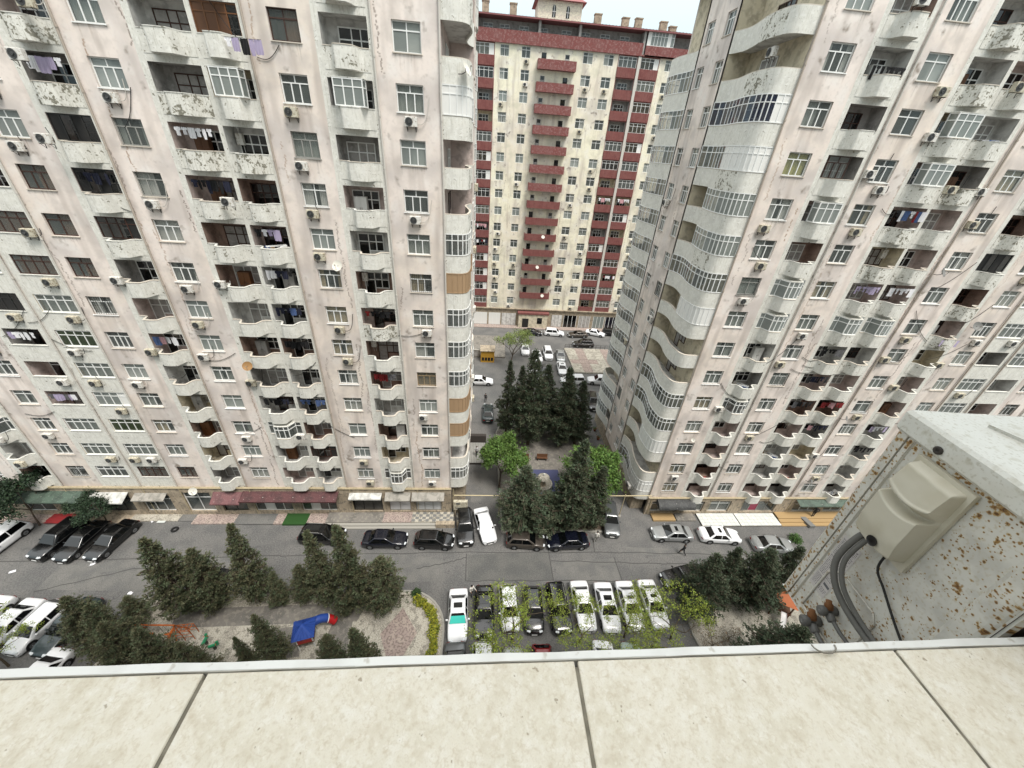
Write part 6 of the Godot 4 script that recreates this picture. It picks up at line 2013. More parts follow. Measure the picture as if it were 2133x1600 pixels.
# ---------------------------------------------------------------- playgrounds and small things
func playgrounds():
	var o = thing("play_tower", "playhouse with a blue pyramid roof and blue and red tube slide", "playhouse", "", Vector3(-14.1, 0.11, -17.4), 0.25)
	o.scale = Vector3(0.78, 0.85, 0.78)
	for x in [-0.75, 0.75]:
		for z in [-0.75, 0.75]: part("post", box_mesh(Vector3(0.1, 2.3, 0.1)), M.frame_white, o, at(x, 1.15, z))
	part("platform", box_mesh(Vector3(1.7, 0.1, 1.7)), M.panel_brown, o, at(0, 1.05, 0))
	var b := MB.new()
	var ap := [Vector3(-1.1, 2.25, 1.1), Vector3(1.1, 2.25, 1.1), Vector3(1.1, 2.25, -1.1), Vector3(-1.1, 2.25, -1.1)]
	for i in 4: b.tri(ap[i], ap[(i + 1) % 4], Vector3(0, 3.15, 0))
	b.quad(ap[3], ap[2], ap[1], ap[0])
	var rf := part("roof", b.done(), M.play_blue, o)
	for i in 4:
		for k in 6:
			var f := (k + 0.5) / 6.0
			var e0: Vector3 = ap[i].lerp(ap[(i + 1) % 4], f)
			var t := 1.0 - absf(f * 2.0 - 1.0)
			b = MB.new()
			b.tube([e0 + Vector3(0, 0.02, 0), e0.lerp(Vector3(0, 3.15, 0), t * 0.93) + Vector3(0, 0.03, 0)], 0.03, 4)
			part("roof_rib", b.done(), M.play_blue, rf)
	for i in 3:
		b = MB.new()
		var pts := []
		for k in 7:
			var f := (i * 6 + k) / 18.0
			pts.append(Vector3(0.6 + 2.1 * f, 1.75 - 1.25 * f * f, -0.75 - 0.5 * sin(f * 2.2)))
		b.tube(pts, 0.45, 16, false)
		part("tube_slide", b.done(), M.play_blue if i < 2 else M.play_red, o)
	b = MB.new()
	b.tube([Vector3(1.98, 1.19, -1.24), Vector3(2.06, 1.14, -1.25)], 0.49, 18, false)
	part("joint_ring", b.done(), M.frame_white, o)
	b = MB.new()
	b.span(Vector3(-0.75, 1.1, 0.72), Vector3(0.75, 1.7, 0.77))
	part("side_panel", b.done(), M.play_red, o)
	# orange swing and climbing frame
	o = thing("swing_frame", "long orange swing beam on raking legs in the first playground", "swing", "", Vector3(-26.2, 0.11, -18.0), -0.03)
	b = MB.new()
	b.tube([Vector3(-1.7, 1.95, 0), Vector3(1.7, 1.95, 0)], 0.06, 8)
	part("beam", b.done(), M.play_orange, o)
	for x in [-1.6, 1.6]:
		for z in [-0.7, 0.7]:
			b = MB.new()
			b.tube([Vector3(x, 1.95, 0), Vector3(x * 1.08, 0.0, z)], 0.045, 7)
			part("leg", b.done(), M.play_orange, o)
	for x in [-0.8, 0.6]:
		b = MB.new()
		b.tube([Vector3(x - 0.2, 1.93, 0), Vector3(x - 0.2, 0.55, 0)], 0.012, 4)
		b.tube([Vector3(x + 0.2, 1.93, 0), Vector3(x + 0.2, 0.55, 0)], 0.012, 4)
		part("chain", b.done(), M.iron, o)
		part("swing_seat", box_mesh(Vector3(0.46, 0.04, 0.2)), M.play_orange, o, at(x, 0.53, 0))
	o = thing("climbing_frame", "orange stepped climbing frame next to the swing beam", "climbing frame", "", Vector3(-24.2, 0.11, -18.0), 0.1)
	o.scale = Vector3(0.66, 0.8, 0.66)
	for x in [-1.1, 0.0, 1.1]:
		for z in [-0.45, 0.45]:
			b = MB.new()
			b.tube([Vector3(x, 0, z), Vector3(x, 1.7, z)], 0.045, 7)
			part("post", b.done(), M.play_orange, o)
	for yy in [0.6, 1.15, 1.68]:
		for z in [-0.45, 0.45]:
			b = MB.new()
			b.tube([Vector3(-1.15, yy, z), Vector3(1.15, yy, z)], 0.035, 6)
			part("rail", b.done(), M.play_orange, o)
	for i in 5: part("rung", box_mesh(Vector3(0.06, 0.05, 0.9)), M.play_orange, o, at(-1.0 + i * 0.5, 1.68, 0))
	for i in 4: part("step", box_mesh(Vector3(0.3, 0.05, 0.8)), M.play_orange, o, at(-1.3 - i * 0.24, 1.3 - i * 0.36, 0))
	for q in [[-21.4, -17.0, 0.4, "green spring rider nearest the small pointed conifer"], [-22.3, -17.4, 1.6, "green spring rider next to the orange climbing frame"]]:
		o = thing("spring_rider", q[3], "spring rider", "green spring riders", Vector3(q[0], 0.11, q[1]), q[2])
		b = MB.new()
		var pts := []
		for i in 30: pts.append(Vector3(cos(i * 1.3) * 0.11, i * 0.013, sin(i * 1.3) * 0.11))
		b.tube(pts, 0.018, 5)
		part("spring", b.done(), M.iron, o)
		b = MB.new()
		b.cbox(Vector3(0, 0.55, 0), Vector3(0.75, 0.3, 0.18), 0.06)
		b.cbox(Vector3(0.3, 0.78, 0), Vector3(0.2, 0.32, 0.16), 0.05)
		part("body", b.done(), M.play_green, o)
		b = MB.new()
		b.tube([Vector3(0.22, 0.75, -0.22), Vector3(0.22, 0.75, 0.22)], 0.02, 6)
		part("handle", b.done(), M.play_orange, o)
	# second playground: tower with brown stairs, orange roof and red slide
	o = thing("play_tower", "climbing tower with orange roof, brown stairs and red slide", "playhouse", "", Vector3(29.6, 0.11, -19.0), -0.5)
	for x in [-0.7, 0.7]:
		for z in [-0.7, 0.7]: part("post", box_mesh(Vector3(0.1, 2.4, 0.1)), M.panel_brown, o, at(x, 1.2, z))
	part("platform", box_mesh(Vector3(1.6, 0.1, 1.6)), M.panel_brown, o, at(0, 1.1, 0))
	b = MB.new()
	b.quad(Vector3(-0.95, 2.3, 0.95), Vector3(0.95, 2.3, 0.95), Vector3(0.95, 2.85, 0), Vector3(-0.95, 2.85, 0))
	b.quad(Vector3(0.95, 2.3, -0.95), Vector3(-0.95, 2.3, -0.95), Vector3(-0.95, 2.85, 0), Vector3(0.95, 2.85, 0))
	part("roof", b.done(), M.play_orange, o)
	for i in 9: part("stair_tread", box_mesh(Vector3(0.28, 0.05, 1.1)), M.panel_brown, o, at(-0.95 - i * 0.27, 1.0 - i * 0.11, 0))
	for z in [-0.55, 0.55]:
		b = MB.new()
		b.tube([Vector3(-0.8, 1.9, z), Vector3(-3.2, 0.85, z)], 0.05, 6)
		part("handrail", b.done(), M.play_orange, o)
	for q in [[-0.26, 0.22, "play_red"], [0.26, 0.22, "play_red"], [0.0, 0.06, "frame_white"]]:
		b = MB.new()
		var g := [[], []]
		for i in 9:
			var f := i / 8.0
			var p := Vector3(0.2, 1.15 - 1.0 * smoothstep(0.0, 0.9, f), 0.8 + 2.0 * f)
			g[0].append(p + Vector3(q[0] - (0.03 if q[2] == "play_red" else 0.24), q[1], 0)); g[1].append(p + Vector3(q[0] + (0.03 if q[2] == "play_red" else 0.24), q[1] if q[2] != "play_red" else 0.0, 0))
		b.grid(g)
		part("slide", b.done(), M[q[2]], o)
	# odds and ends on the ground
	o = thing("loose_tyre", "black loose tyre lying on the street", "tyre", "", Vector3(-32.2, 0.0, -28.8))
	b = MB.new()
	var ring := []
	for i in 25: ring.append(Vector3(cos(TAU * i / 24) * 0.26, 0.1, sin(TAU * i / 24) * 0.26))
	b.tube(ring, 0.1, 8, false)
	part("rubber", b.done(), M.tyre, o)
	o = thing("red_tarpaulin", "crumpled red tarpaulin on the pink pavement", "tarpaulin", "", Vector3(-44.2, 0.13, -30.2))
	b = MB.new()
	var r := rnd(61)
	var g := []
	for i in 9:
		var row := []
		for j in 9: row.append(Vector3((i - 4) * 0.36 + r.randfn(0, 0.05), 0.03 + absf(r.randfn(0, 0.09)), (j - 4) * 0.16 + r.randfn(0, 0.04)))
		g.append(row)
	b.grid(g, true)
	part("sheet", b.done(), M.cloth_red, o)
	o = thing("door_mat", "white mat in front of the glazed shop with dish", "mat", "", Vector3(-34.2, 0.12, -29.9))
	part("sheet", box_mesh(Vector3(0.8, 0.02, 0.5)), M.tile_white, o)
	for q in [[-37.2, -24.9, "white paper scrap on the asphalt by the three black cars"], [-31.6, -21.9, "white paper scrap on the asphalt near the kerb bush"], [-35.2, -29.9, "white crumpled bag on the pavement by the grey awning"], [-43.6, -24.2, "small white scrap on the bare street"]]:
		o = thing("paper_scrap", q[2], "litter", "scraps of paper on the street", Vector3(q[0], 0.01, q[1]), q[0])
		b = MB.new()
		g = []
		for i in 4:
			var row := []
			for j in 4: row.append(Vector3((i - 1.5) * 0.14 + r.randfn(0, 0.03), 0.02 + absf(r.randfn(0, 0.04)), (j - 1.5) * 0.08 + r.randfn(0, 0.03)))
			g.append(row)
		b.grid(g, true)
		part("sheet", b.done(), M.cloth_white, o)

# ---------------------------------------------------------------- people
func blob(bones: Array, cell: float) -> ArrayMesh:
	# bones: [a, b, radius a, radius b, colour]; smooth union meshed as surface nets, coloured by the nearest bone
	var lo := Vector3(1e9, 1e9, 1e9)
	var hi := -lo
	for q in bones:
		for p in [q[0], q[1]]:
			lo = lo.min(p - Vector3.ONE * 0.2); hi = hi.max(p + Vector3.ONE * 0.2)
	var n := ((hi - lo) / cell).ceil()
	var nx := int(n.x) + 1; var ny := int(n.y) + 1; var nz := int(n.z) + 1
	var f := PackedFloat32Array()
	f.resize(nx * ny * nz)
	f.fill(1.0)
	var dist := func(p: Vector3, q: Array) -> float:
		var ab: Vector3 = q[1] - q[0]
		var t := clampf((p - q[0]).dot(ab) / maxf(ab.length_squared(), 1e-6), 0.0, 1.0)
		return (p - q[0] - ab * t).length() - lerpf(q[2], q[3], t)
	for q in bones:
		var rr: float = maxf(q[2], q[3]) + 0.1
		var b0: Vector3 = (((q[0] as Vector3).min(q[1]) - Vector3.ONE * rr - lo) / cell).floor().max(Vector3.ZERO)
		var b1: Vector3 = (((q[0] as Vector3).max(q[1]) + Vector3.ONE * rr - lo) / cell).ceil().min(Vector3(nx - 1, ny - 1, nz - 1))
		for z in range(int(b0.z), int(b1.z) + 1):
			for y in range(int(b0.y), int(b1.y) + 1):
				for x in range(int(b0.x), int(b1.x) + 1):
					var d: float = dist.call(lo + Vector3(x, y, z) * cell, q)
					var i := (z * ny + y) * nx + x
					var k := 0.035
					var h := maxf(k - absf(f[i] - d), 0.0) / k
					f[i] = minf(f[i], d) - h * h * k * 0.25
	var b := MB.new()
	b.use_color = true
	var ids := {}
	var cor := [0, 1, nx, nx + 1, nx * ny, nx * ny + 1, nx * ny + nx, nx * ny + nx + 1]
	for z in nz - 1:
		for y in ny - 1:
			for x in nx - 1:
				var i := (z * ny + y) * nx + x
				var neg := 0
				for c in cor:
					if f[i + c] < 0.0: neg += 1
				if neg == 0 or neg == 8: continue
				var sum := Vector3.ZERO
				var cnt := 0
				for e in [[0, 1], [2, 3], [4, 5], [6, 7], [0, 2], [1, 3], [4, 6], [5, 7], [0, 4], [1, 5], [2, 6], [3, 7]]:
					var fa := f[i + cor[e[0]]]
					var fb := f[i + cor[e[1]]]
					if (fa < 0.0) != (fb < 0.0):
						var t := fa / (fa - fb)
						var pa := Vector3(e[0] & 1, (e[0] >> 1) & 1, e[0] >> 2)
						var pb := Vector3(e[1] & 1, (e[1] >> 1) & 1, e[1] >> 2)
						sum += pa.lerp(pb, t); cnt += 1
				var p := lo + (Vector3(x, y, z) + sum / cnt) * cell
				var nn := Vector3(f[i + 1] - f[i], f[i + nx] - f[i], f[i + nx * ny] - f[i]).normalized()
				var best := 1e9
				for q in bones:
					var d: float = dist.call(p, q)
					if d < best:
						best = d; b.tint = q[4]
				ids[i] = b.vert(p, nn)
	for i in ids:
		for ax in [[1, nx, nx * ny], [nx, nx * ny, 1], [nx * ny, 1, nx]]:
			var j: int = i + ax[0]
			if j >= f.size() or (f[i] < 0.0) == (f[j] < 0.0): continue
			var a: int = i; var c: int = i - ax[1]; var d: int = i - ax[1] - ax[2]; var e: int = i - ax[2]
			if ids.has(c) and ids.has(d) and ids.has(e):
				if f[i] < 0.0: b.ix.append_array([ids[a], ids[d], ids[c], ids[a], ids[e], ids[d]])
				else: b.ix.append_array([ids[a], ids[c], ids[d], ids[a], ids[d], ids[e]])
	return b.done()

func person(x: float, y: float, z: float, yaw: float, stride: float, top: Color, legs: Color, label: String, arm_up := 0.0):
	var o = thing("person", label, "person", "people on foot in the yard", Vector3(x, y, z), yaw)
	var skin := Color(0.42, 0.25, 0.17)
	var shoe := Color(0.03, 0.03, 0.03)
	var v := func(a: float, b: float, c: float) -> Vector3: return Vector3(a, b, c)
	var bones := [
		[v.call(0, 0.98, 0), v.call(0, 1.15, 0.01), 0.13, 0.125, top], [v.call(0, 1.15, 0.01), v.call(0.03, 1.38, 0), 0.125, 0.13, top],
		[v.call(0, 1.38, -0.14), v.call(0, 1.38, 0.14), 0.085, 0.085, top], [v.call(0.0, 1.42, 0), v.call(0.02, 1.54, 0), 0.055, 0.05, skin],
		[v.call(0.03, 1.6, 0), v.call(0.04, 1.68, 0), 0.085, 0.09, skin], [v.call(0.12, 1.62, 0), v.call(0.13, 1.61, 0), 0.018, 0.016, skin]]
	for s in [-1.0, 1.0]:
		var st: float = stride * s
		var hip := Vector3(0, 0.94, 0.09 * s)
		var knee := Vector3(0.05 + st * 0.5, 0.5, 0.1 * s)
		var ank := Vector3(st - 0.04, 0.09 + maxf(0.0, -st) * 0.25, 0.1 * s)
		bones.append([hip, knee, 0.095, 0.065, legs])
		bones.append([knee, ank, 0.062, 0.042, legs])
		bones.append([ank + Vector3(-0.02, -0.045, 0), ank + Vector3(0.15, -0.055, 0.01 * s), 0.04, 0.032, shoe])
		var sh := Vector3(0, 1.38, 0.2 * s)
		var el := Vector3(-st * 0.45 - 0.02 + arm_up * 0.15, 1.1, 0.25 * s)
		var wr := Vector3(-st * 0.6 + 0.1 + arm_up * 0.2, 0.87 + arm_up * 0.3, 0.24 * s)
		bones.append([sh, el, 0.055, 0.045, top])
		bones.append([el, wr, 0.043, 0.032, top])
		bones.append([wr, wr + Vector3(0.03, -0.08, 0), 0.034, 0.026, skin])
		for k in 4: bones.append([wr + Vector3(0.03, -0.08, 0), wr + Vector3(0.01 + 0.018 * k, -0.15 - 0.01 * (1.5 - absf(k - 1.5)), 0), 0.012, 0.009, skin])
		bones.append([wr + Vector3(0.02, -0.03, 0), wr + Vector3(0.075, -0.09, 0), 0.012, 0.01, skin])
	part("body", blob(bones, 0.03), M.skin_and_cloth, o)
	var hb := MB.new()
	hb.lathe([Vector2(0.1, 0.0), Vector2(0.104, 0.05), Vector2(0.08, 0.1), Vector2(0.0, 0.125)], 14, Vector3(0.02, 1.655, 0))
	part("hair", hb.done(), M.cloth_black, o)

func people():
	var m := mat("skin_and_cloth", Color.WHITE, 0.85)
	m.vertex_color_use_as_albedo = true
	var blackc := Color(0.02, 0.02, 0.022)
	person(22.8, 0.0, -25.3, 2.9, 0.34, blackc, Color(0.025, 0.025, 0.03), "person in black striding across the open street")
	person(13.4, 0.0, -27.0, 1.2, 0.1, Color(0.55, 0.54, 0.5), Color(0.25, 0.24, 0.22), "person in light clothes standing by the dark blue sedan")
	person(-0.3, 0.0, -21.1, -0.9, 0.15, Color(0.62, 0.6, 0.55), Color(0.04, 0.04, 0.045), "person with pale top between white and black parked cars", 1.0)
	person(-0.25, 0.335, -40.6, -1.3, 0.2, Color(0.4, 0.4, 0.4), blackc, "person in grey top on the slatted metal ramp")
	person(0.95, 0.0, -54.4, 1.4, 0.12, blackc, Color(0.03, 0.03, 0.035), "person in black in the lane by the teal sedan")
	person(41.9, 0.42, -30.1, 1.0, 0.1, blackc, blackc, "person in black on the yellow shop steps")

# ---------------------------------------------------------------- the ledge in front of the viewer and the unit on its bracket
func own_ledge():
	var top := EYE - 0.62
	var bl = thing("apartment_building", "pale block whose tiled ledge runs along the foreground", "building", "", Vector3(0, 0, 0))
	var b := MB.new()
	b.span(Vector3(-45, 0, -0.235), Vector3(60, top - 0.06, 14.0))
	part("wall", b.done(), M.niche_white, bl)
	b = MB.new()
	b.span(Vector3(-45, top - 0.06, 1.2), Vector3(60, 51.0, 14.0))
	part("wall", b.done(), M.niche_white, bl)
	var o = thing("tiled_ledge", "cream stone-look tiled ledge with a white metal edge strip", "ledge", "", Vector3(0, top, 0))
	b = MB.new()
	b.span(Vector3(-3.0, -0.058, -0.246), Vector3(3.0, 0.0008, 1.0))
	part("mortar_bed", b.done(), tri_mat("mortar", to_tex(layered(128, 128, Color(0.50, 0.475, 0.42), [[noise_bytes(71, 0.06, 128, 128, 3), 0.4, 0.8, Color(0.38, 0.36, 0.31), 0.9]]), 128, 128), 0.3), o)
	# tile face: warm cream with brown flecks, worn pits and dust
	var n := 1024
	var lo := noise_bytes(72, 0.006, n, n, 5)
	var mid := noise_bytes(73, 0.022, n, n, 5)
	var fleck := noise_bytes(74, 0.07, n, n, 3)
	var pit := noise_bytes(75, 0.03, n, n, 4)
	var grain := noise_bytes(76, 0.3, n, n, 2)
	var rings := PackedByteArray()
	rings.resize(n * n)
	for i in n * n: rings[i] = maxi(0, 255 - absi(pit[i] - 166) * 22)
	var by := layered(n, n, Color(0.84, 0.812, 0.75), [
		[lo, 0.42, 0.8, Color(0.815, 0.785, 0.715), 0.7], [mid, 0.52, 0.9, Color(0.88, 0.865, 0.825), 0.6], [mid, 0.42, 0.1, Color(0.775, 0.735, 0.655), 0.7],
		[fleck, 0.62, 0.92, Color(0.72, 0.665, 0.57), 0.5], [fleck, 0.36, 0.15, Color(0.90, 0.885, 0.85), 0.45],
		[rings, 0.2, 1.0, Color(0.735, 0.68, 0.585), 0.42], [pit, 0.88, 0.90, Color(0.50, 0.44, 0.36), 0.6], [grain, 0.6, 0.9, Color(0.735, 0.685, 0.60), 0.35]])
	var tm := tri_mat("ledge_tile", to_tex(by, n, n), 0.83, 0.55)
	tm.heightmap_enabled = true
	tm.heightmap_texture = to_tex(layered(512, 512, Color(0.5, 0.5, 0.5), [[noise_bytes(77, 0.05, 512, 512, 4), 0.45, 0.8, Color(0.75, 0.75, 0.75), 0.9], [noise_bytes(78, 0.03, 512, 512, 3), 0.72, 0.78, Color(0.2, 0.2, 0.2), 0.8]]), 512, 512)
	tm.heightmap_scale = 0.08
	for i in 8:
		var x0 := -1.8475 + i * 0.4985 + 0.004
		b = MB.new()
		b.cbox(Vector3(x0 + 0.2453, -0.0045, -0.0038), Vector3(0.4932, 0.015, 0.4996), 0.0014)
		part("tile", b.done(), tm, o)
	for i in 8:
		b = MB.new()
		b.cbox(Vector3(-1.8475 + i * 0.4985 + 0.004 + 0.2453, -0.0045, 0.4985), Vector3(0.4932, 0.015, 0.492), 0.0014)
		part("tile", b.done(), tm, o)
	# edge strip: folded white metal, slightly dented, one lap joint
	var em := tri_mat("edge_white", to_tex(layered(256, 256, Color(0.86, 0.86, 0.845), [[noise_bytes(81, 0.02, 256, 256, 4), 0.5, 0.8, Color(0.81, 0.805, 0.785), 0.7], [noise_bytes(82, 0.09, 256, 256, 3), 0.80, 0.88, Color(0.62, 0.59, 0.53), 0.5]]), 256, 256), 0.5, 0.4)
	var g := [[], [], [], [], [], []]
	for i in 101:
		var x := -2.0 + i * 0.04
		var w := 0.0009 * sin(i * 1.7) + 0.0006 * sin(i * 0.61)
		g[0].append(Vector3(x, -0.05, -0.2655 + w)); g[1].append(Vector3(x, 0.0035 + w, -0.2658 + w)); g[2].append(Vector3(x, 0.0046 + w * 0.5, -0.265 + w))
		g[3].append(Vector3(x, 0.0048 + w * 0.5, -0.2556)); g[4].append(Vector3(x, 0.0042, -0.2549 + w * 0.5)); g[5].append(Vector3(x, -0.004, -0.2546 + w * 0.5))
	b = MB.new()
	for k in 5:
		for i in 100: b.quad(g[k][i], g[k][i + 1], g[k + 1][i + 1], g[k + 1][i])
	part("edge_strip", b.done(), em, o)
	b = MB.new()
	var loop := []
	for i in 9: loop.append(Vector3(0.53 + 0.02 * cos(PI * i / 8.0), 0.006 + 0.0005 * i, -0.262 - 0.0 + 0.012 * sin(PI * i / 8.0)))
	b.tube(loop, 0.0012, 5)
	part("wire_end", b.done(), M.iron_pale, o)
	# a worn, flaked spot on one tile
	b = MB.new()
	var rr := rnd(90)
	var mid_p := Vector3(-0.585, 0.0034, -0.195)
	var rim_p := []
	for i in 22: rim_p.append(mid_p + Vector3(cos(TAU * i / 22) * rr.randf_range(0.026, 0.042), 0, sin(TAU * i / 22) * rr.randf_range(0.014, 0.022)))
	for i in 22: b.tri(mid_p, rim_p[(i + 1) % 22], rim_p[i])
	part("flaked_spot", b.done(), mat("flaked", Color(0.74, 0.69, 0.575), 0.9), o)
	near_unit()

func rust_tex(w: int, h: int, sd: int, base: Color, blots: int, rim: float) -> ImageTexture:
	var by := layered(w, h, base, [
		[noise_bytes(sd, 0.008, w, h, 4, false), 0.4, 0.8, base.darkened(0.10), 0.8],
		[noise_bytes(sd + 1, 0.05, w, h, 4, false), 0.60, 0.85, Color(0.66, 0.60, 0.48), 0.4]])
	var nz := noise_bytes(sd + 2, 0.06, w, h, 4, false)
	var big := noise_bytes(sd + 3, 0.012, w, h, 4, false)
	var r := rnd(sd)
	for i in blots:
		var x := r.randf() * w
		var y := r.randf() * h
		var near := minf(minf(x, w - x) / w, minf(y, h - y) / h)
		var keep := 0.26 + rim * exp(-near * 26.0) + 1.2 * exp(-y / h * 14.0) * x / w + (0.45 if big[int(y) * w + int(x)] > 150 else -0.12)
		if r.randf() > keep: continue
		var rad := absf(r.randfn(0, 1.0)) * (1.3 + 2.6 * exp(-near * 24.0) + 4.0 * exp(-y / h * 20.0)) + 1.1
		if r.randf() < 0.015: rad *= 2.0
		var tone := Color(0.48, 0.335, 0.15).lerp(Color(0.62, 0.50, 0.28), r.randf())
		for yy in range(maxi(0, int(y - rad * 1.7)), mini(h, int(y + rad * 1.7) + 1)):
			for xx in range(maxi(0, int(x - rad * 1.7)), mini(w, int(x + rad * 1.7) + 1)):
				var d := Vector2(xx - x, yy - y).length() / rad + (nz[yy * w + xx] - 128) / 150.0
				if d > 1.25: continue
				var c := Color(0.33, 0.21, 0.10) if d < 0.38 else tone
				var a := clampf((1.25 - d) * 1.6, 0.0, 0.9)
				var k := (yy * w + xx) * 3
				by[k] = int(lerpf(by[k], c.r * 255, a)); by[k + 1] = int(lerpf(by[k + 1], c.g * 255, a)); by[k + 2] = int(lerpf(by[k + 2], c.b * 255, a))
	return to_tex(by, w, h)

func near_unit():
	# an outdoor unit hung on the wall just outside the ledge; local x along its width, z towards the wall
	var o = thing("air_conditioner", "large rust-speckled outdoor unit hung just beyond the tiled ledge", "air conditioner", "", Vector3(0.878, EYE - 1.012, -0.592), deg_to_rad(-4.0))
	o.scale = Vector3.ONE * 1.09
	var side := mat("unit_rusty_side", Color.WHITE, 0.5)
	side.albedo_texture = rust_tex(512, 1024, 501, Color(0.775, 0.765, 0.735), 5200, 0.8)
	var front := mat("unit_rusty_front", Color.WHITE, 0.5)
	front.albedo_texture = rust_tex(512, 512, 541, Color(0.77, 0.765, 0.735), 600, 0.6)
	var topm := tri_mat("unit_top", to_tex(layered(512, 512, Color(0.80, 0.80, 0.775), [[noise_bytes(561, 0.008, 512, 512, 4), 0.45, 0.75, Color(0.765, 0.76, 0.725), 0.8], [noise_bytes(562, 0.09, 512, 512, 4), 0.66, 0.8, Color(0.60, 0.58, 0.51), 0.4], [noise_bytes(563, 0.02, 512, 512, 5), 0.70, 0.86, Color(0.66, 0.645, 0.58), 0.5]]), 512, 512), 0.45, 0.42)
	var wd := 0.80
	var dp := 0.292
	var ht := 0.535
	# side panel (faces -x) made of the front wrap, a groove and the main panel
	var b := MB.new()
	var uvq := func(m: MB, x: float, z0: float, z1: float, y0: float, y1: float):
		m.quad(Vector3(x, y0, z0), Vector3(x, y0, z1), Vector3(x, y1, z1), Vector3(x, y1, z0), Vector2(z0 / dp, 1 - y0 / ht), Vector2(z1 / dp, 1 - y0 / ht), Vector2(z1 / dp, 1 - y1 / ht), Vector2(z0 / dp, 1 - y1 / ht))
	uvq.call(b, 0.0, 0.006, 0.0225, 0.0, ht)
	b.quad(Vector3(0.006, 0, 0.0), Vector3(0.0, 0, 0.006), Vector3(0.0, ht, 0.006), Vector3(0.006, ht, 0.0), Vector2(0, 1), Vector2(0.02, 1), Vector2(0.02, 0), Vector2(0, 0))
	b.quad(Vector3(0.0, 0, 0.0225), Vector3(0.006, 0, 0.0232), Vector3(0.006, ht, 0.0232), Vector3(0.0, ht, 0.0225))
	part("front_wrap", b.done(), side, o)
	b = MB.new()
	uvq.call(b, 0.0015, 0.0252, 0.0345, 0.0, ht)
	uvq.call(b, 0.0055, 0.037, 0.245, 0.0, ht)
	b.quad(Vector3(0.0015, 0, 0.0345), Vector3(0.0055, 0, 0.037), Vector3(0.0055, ht, 0.037), Vector3(0.0015, ht, 0.0345))
	b.quad(Vector3(0.006, 0, 0.0246), Vector3(0.0015, 0, 0.0252), Vector3(0.0015, ht, 0.0252), Vector3(0.006, ht, 0.0246))
	b.quad(Vector3(0.0055, 0, 0.245), Vector3(0.0005, 0, 0.252), Vector3(0.0005, ht, 0.252), Vector3(0.0055, ht, 0.245), Vector2(0.78, 1), Vector2(0.8, 1), Vector2(0.8, 0), Vector2(0.78, 0))
	uvq.call(b, 0.0005, 0.252, dp - 0.022, 0.0, ht)
	# the rear edge is rolled inwards
	for i in 6:
		var a0 := PI / 2 * i / 6.0
		var a1 := PI / 2 * (i + 1) / 6.0
		var q0 := Vector2(0.0225 - cos(a0) * 0.022, dp - 0.022 + sin(a0) * 0.022)
		var q1 := Vector2(0.0225 - cos(a1) * 0.022, dp - 0.022 + sin(a1) * 0.022)
		b.quad(Vector3(q0.x, 0, q0.y), Vector3(q1.x, 0, q1.y), Vector3(q1.x, ht, q1.y), Vector3(q0.x, ht, q0.y), Vector2(q0.y / dp, 1), Vector2(q1.y / dp, 1), Vector2(q1.y / dp, 0), Vector2(q0.y / dp, 0))
	part("side_panel", b.done(), side, o)
	b = MB.new()
	b.quad(Vector3(wd, 0, 0), Vector3(0.006, 0, 0), Vector3(0.006, ht, 0), Vector3(wd, ht, 0))
	b.quad(Vector3(wd, 0, dp), Vector3(wd, 0, 0), Vector3(wd, ht, 0), Vector3(wd, ht, dp))
	b.quad(Vector3(0, 0, 0), Vector3(wd, 0, 0), Vector3(wd, 0, dp), Vector3(0, 0, dp))
	b.quad(Vector3(0.0062, 0, 0.0), Vector3(0.0062, 0, dp), Vector3(0.0062, ht, dp), Vector3(0.0062, ht, 0.0))
	part("case", b.done(), front, o)
	# plain coil face across the back; its dark brown stands in for shade
	b = MB.new()
	b.quad(Vector3(0.004, 0, dp - 0.004), Vector3(wd, 0, dp - 0.004), Vector3(wd, ht, dp - 0.004), Vector3(0.004, ht, dp - 0.004))
	part("coil", b.done(), mat("coil_shade_brown", Color(0.23, 0.19, 0.16), 0.6), o)
	b = MB.new()
	b.lathe([Vector2(0.0, 0.0), Vector2(0.2, 0.0), Vector2(0.21, 0.01), Vector2(0.22, 0.0)], 28, Vector3(0.5, 0.27, -0.004), Basis(Vector3(1, 0, 0), -PI / 2))
	part("fan_guard", b.done(), M.unit_grille, o)
	# lid with a turned-down rim and raised fields
	b = MB.new()
	b.cbox(Vector3(wd / 2, ht + 0.0035, dp / 2), Vector3(wd + 0.010, 0.045, dp + 0.010), 0.006)
	var lid := part("lid", b.done(), topm, o)
	for q in [[0.10, 0.042, 0.80, 0.125], [0.16, 0.145, 0.80, 0.225]]:
		b = MB.new()
		var poly := PackedVector2Array([Vector2(q[0], q[1]), Vector2(q[2], q[1]), Vector2(q[2], q[3]), Vector2(q[0] + 0.055, q[3]), Vector2(q[0] + 0.03, q[3] - 0.012)])
		b.prism(poly, ht + 0.024, ht + 0.0315)
		part("raised_field", b.done(), topm, lid)
	for q in [[-0.0055, 0.08], [-0.0055, 0.225]]:
		b = MB.new()
		b.lathe([Vector2(0.0075, 0.0), Vector2(0.0075, 0.0025), Vector2(0.0035, 0.0035), Vector2(0.0028, 0.0015), Vector2(0.0, 0.0015)], 12, Vector3(q[0], ht - 0.004, q[1]), Basis(Vector3(0, 0, 1), PI / 2))
		part("screw", b.done(), M.iron, lid)
	# rating label: rows of small grey print on a pale sticker
	var im := Image.create(256, 512, false, Image.FORMAT_RGB8)
	im.fill(Color(0.72, 0.70, 0.69))
	var r := rnd(88)
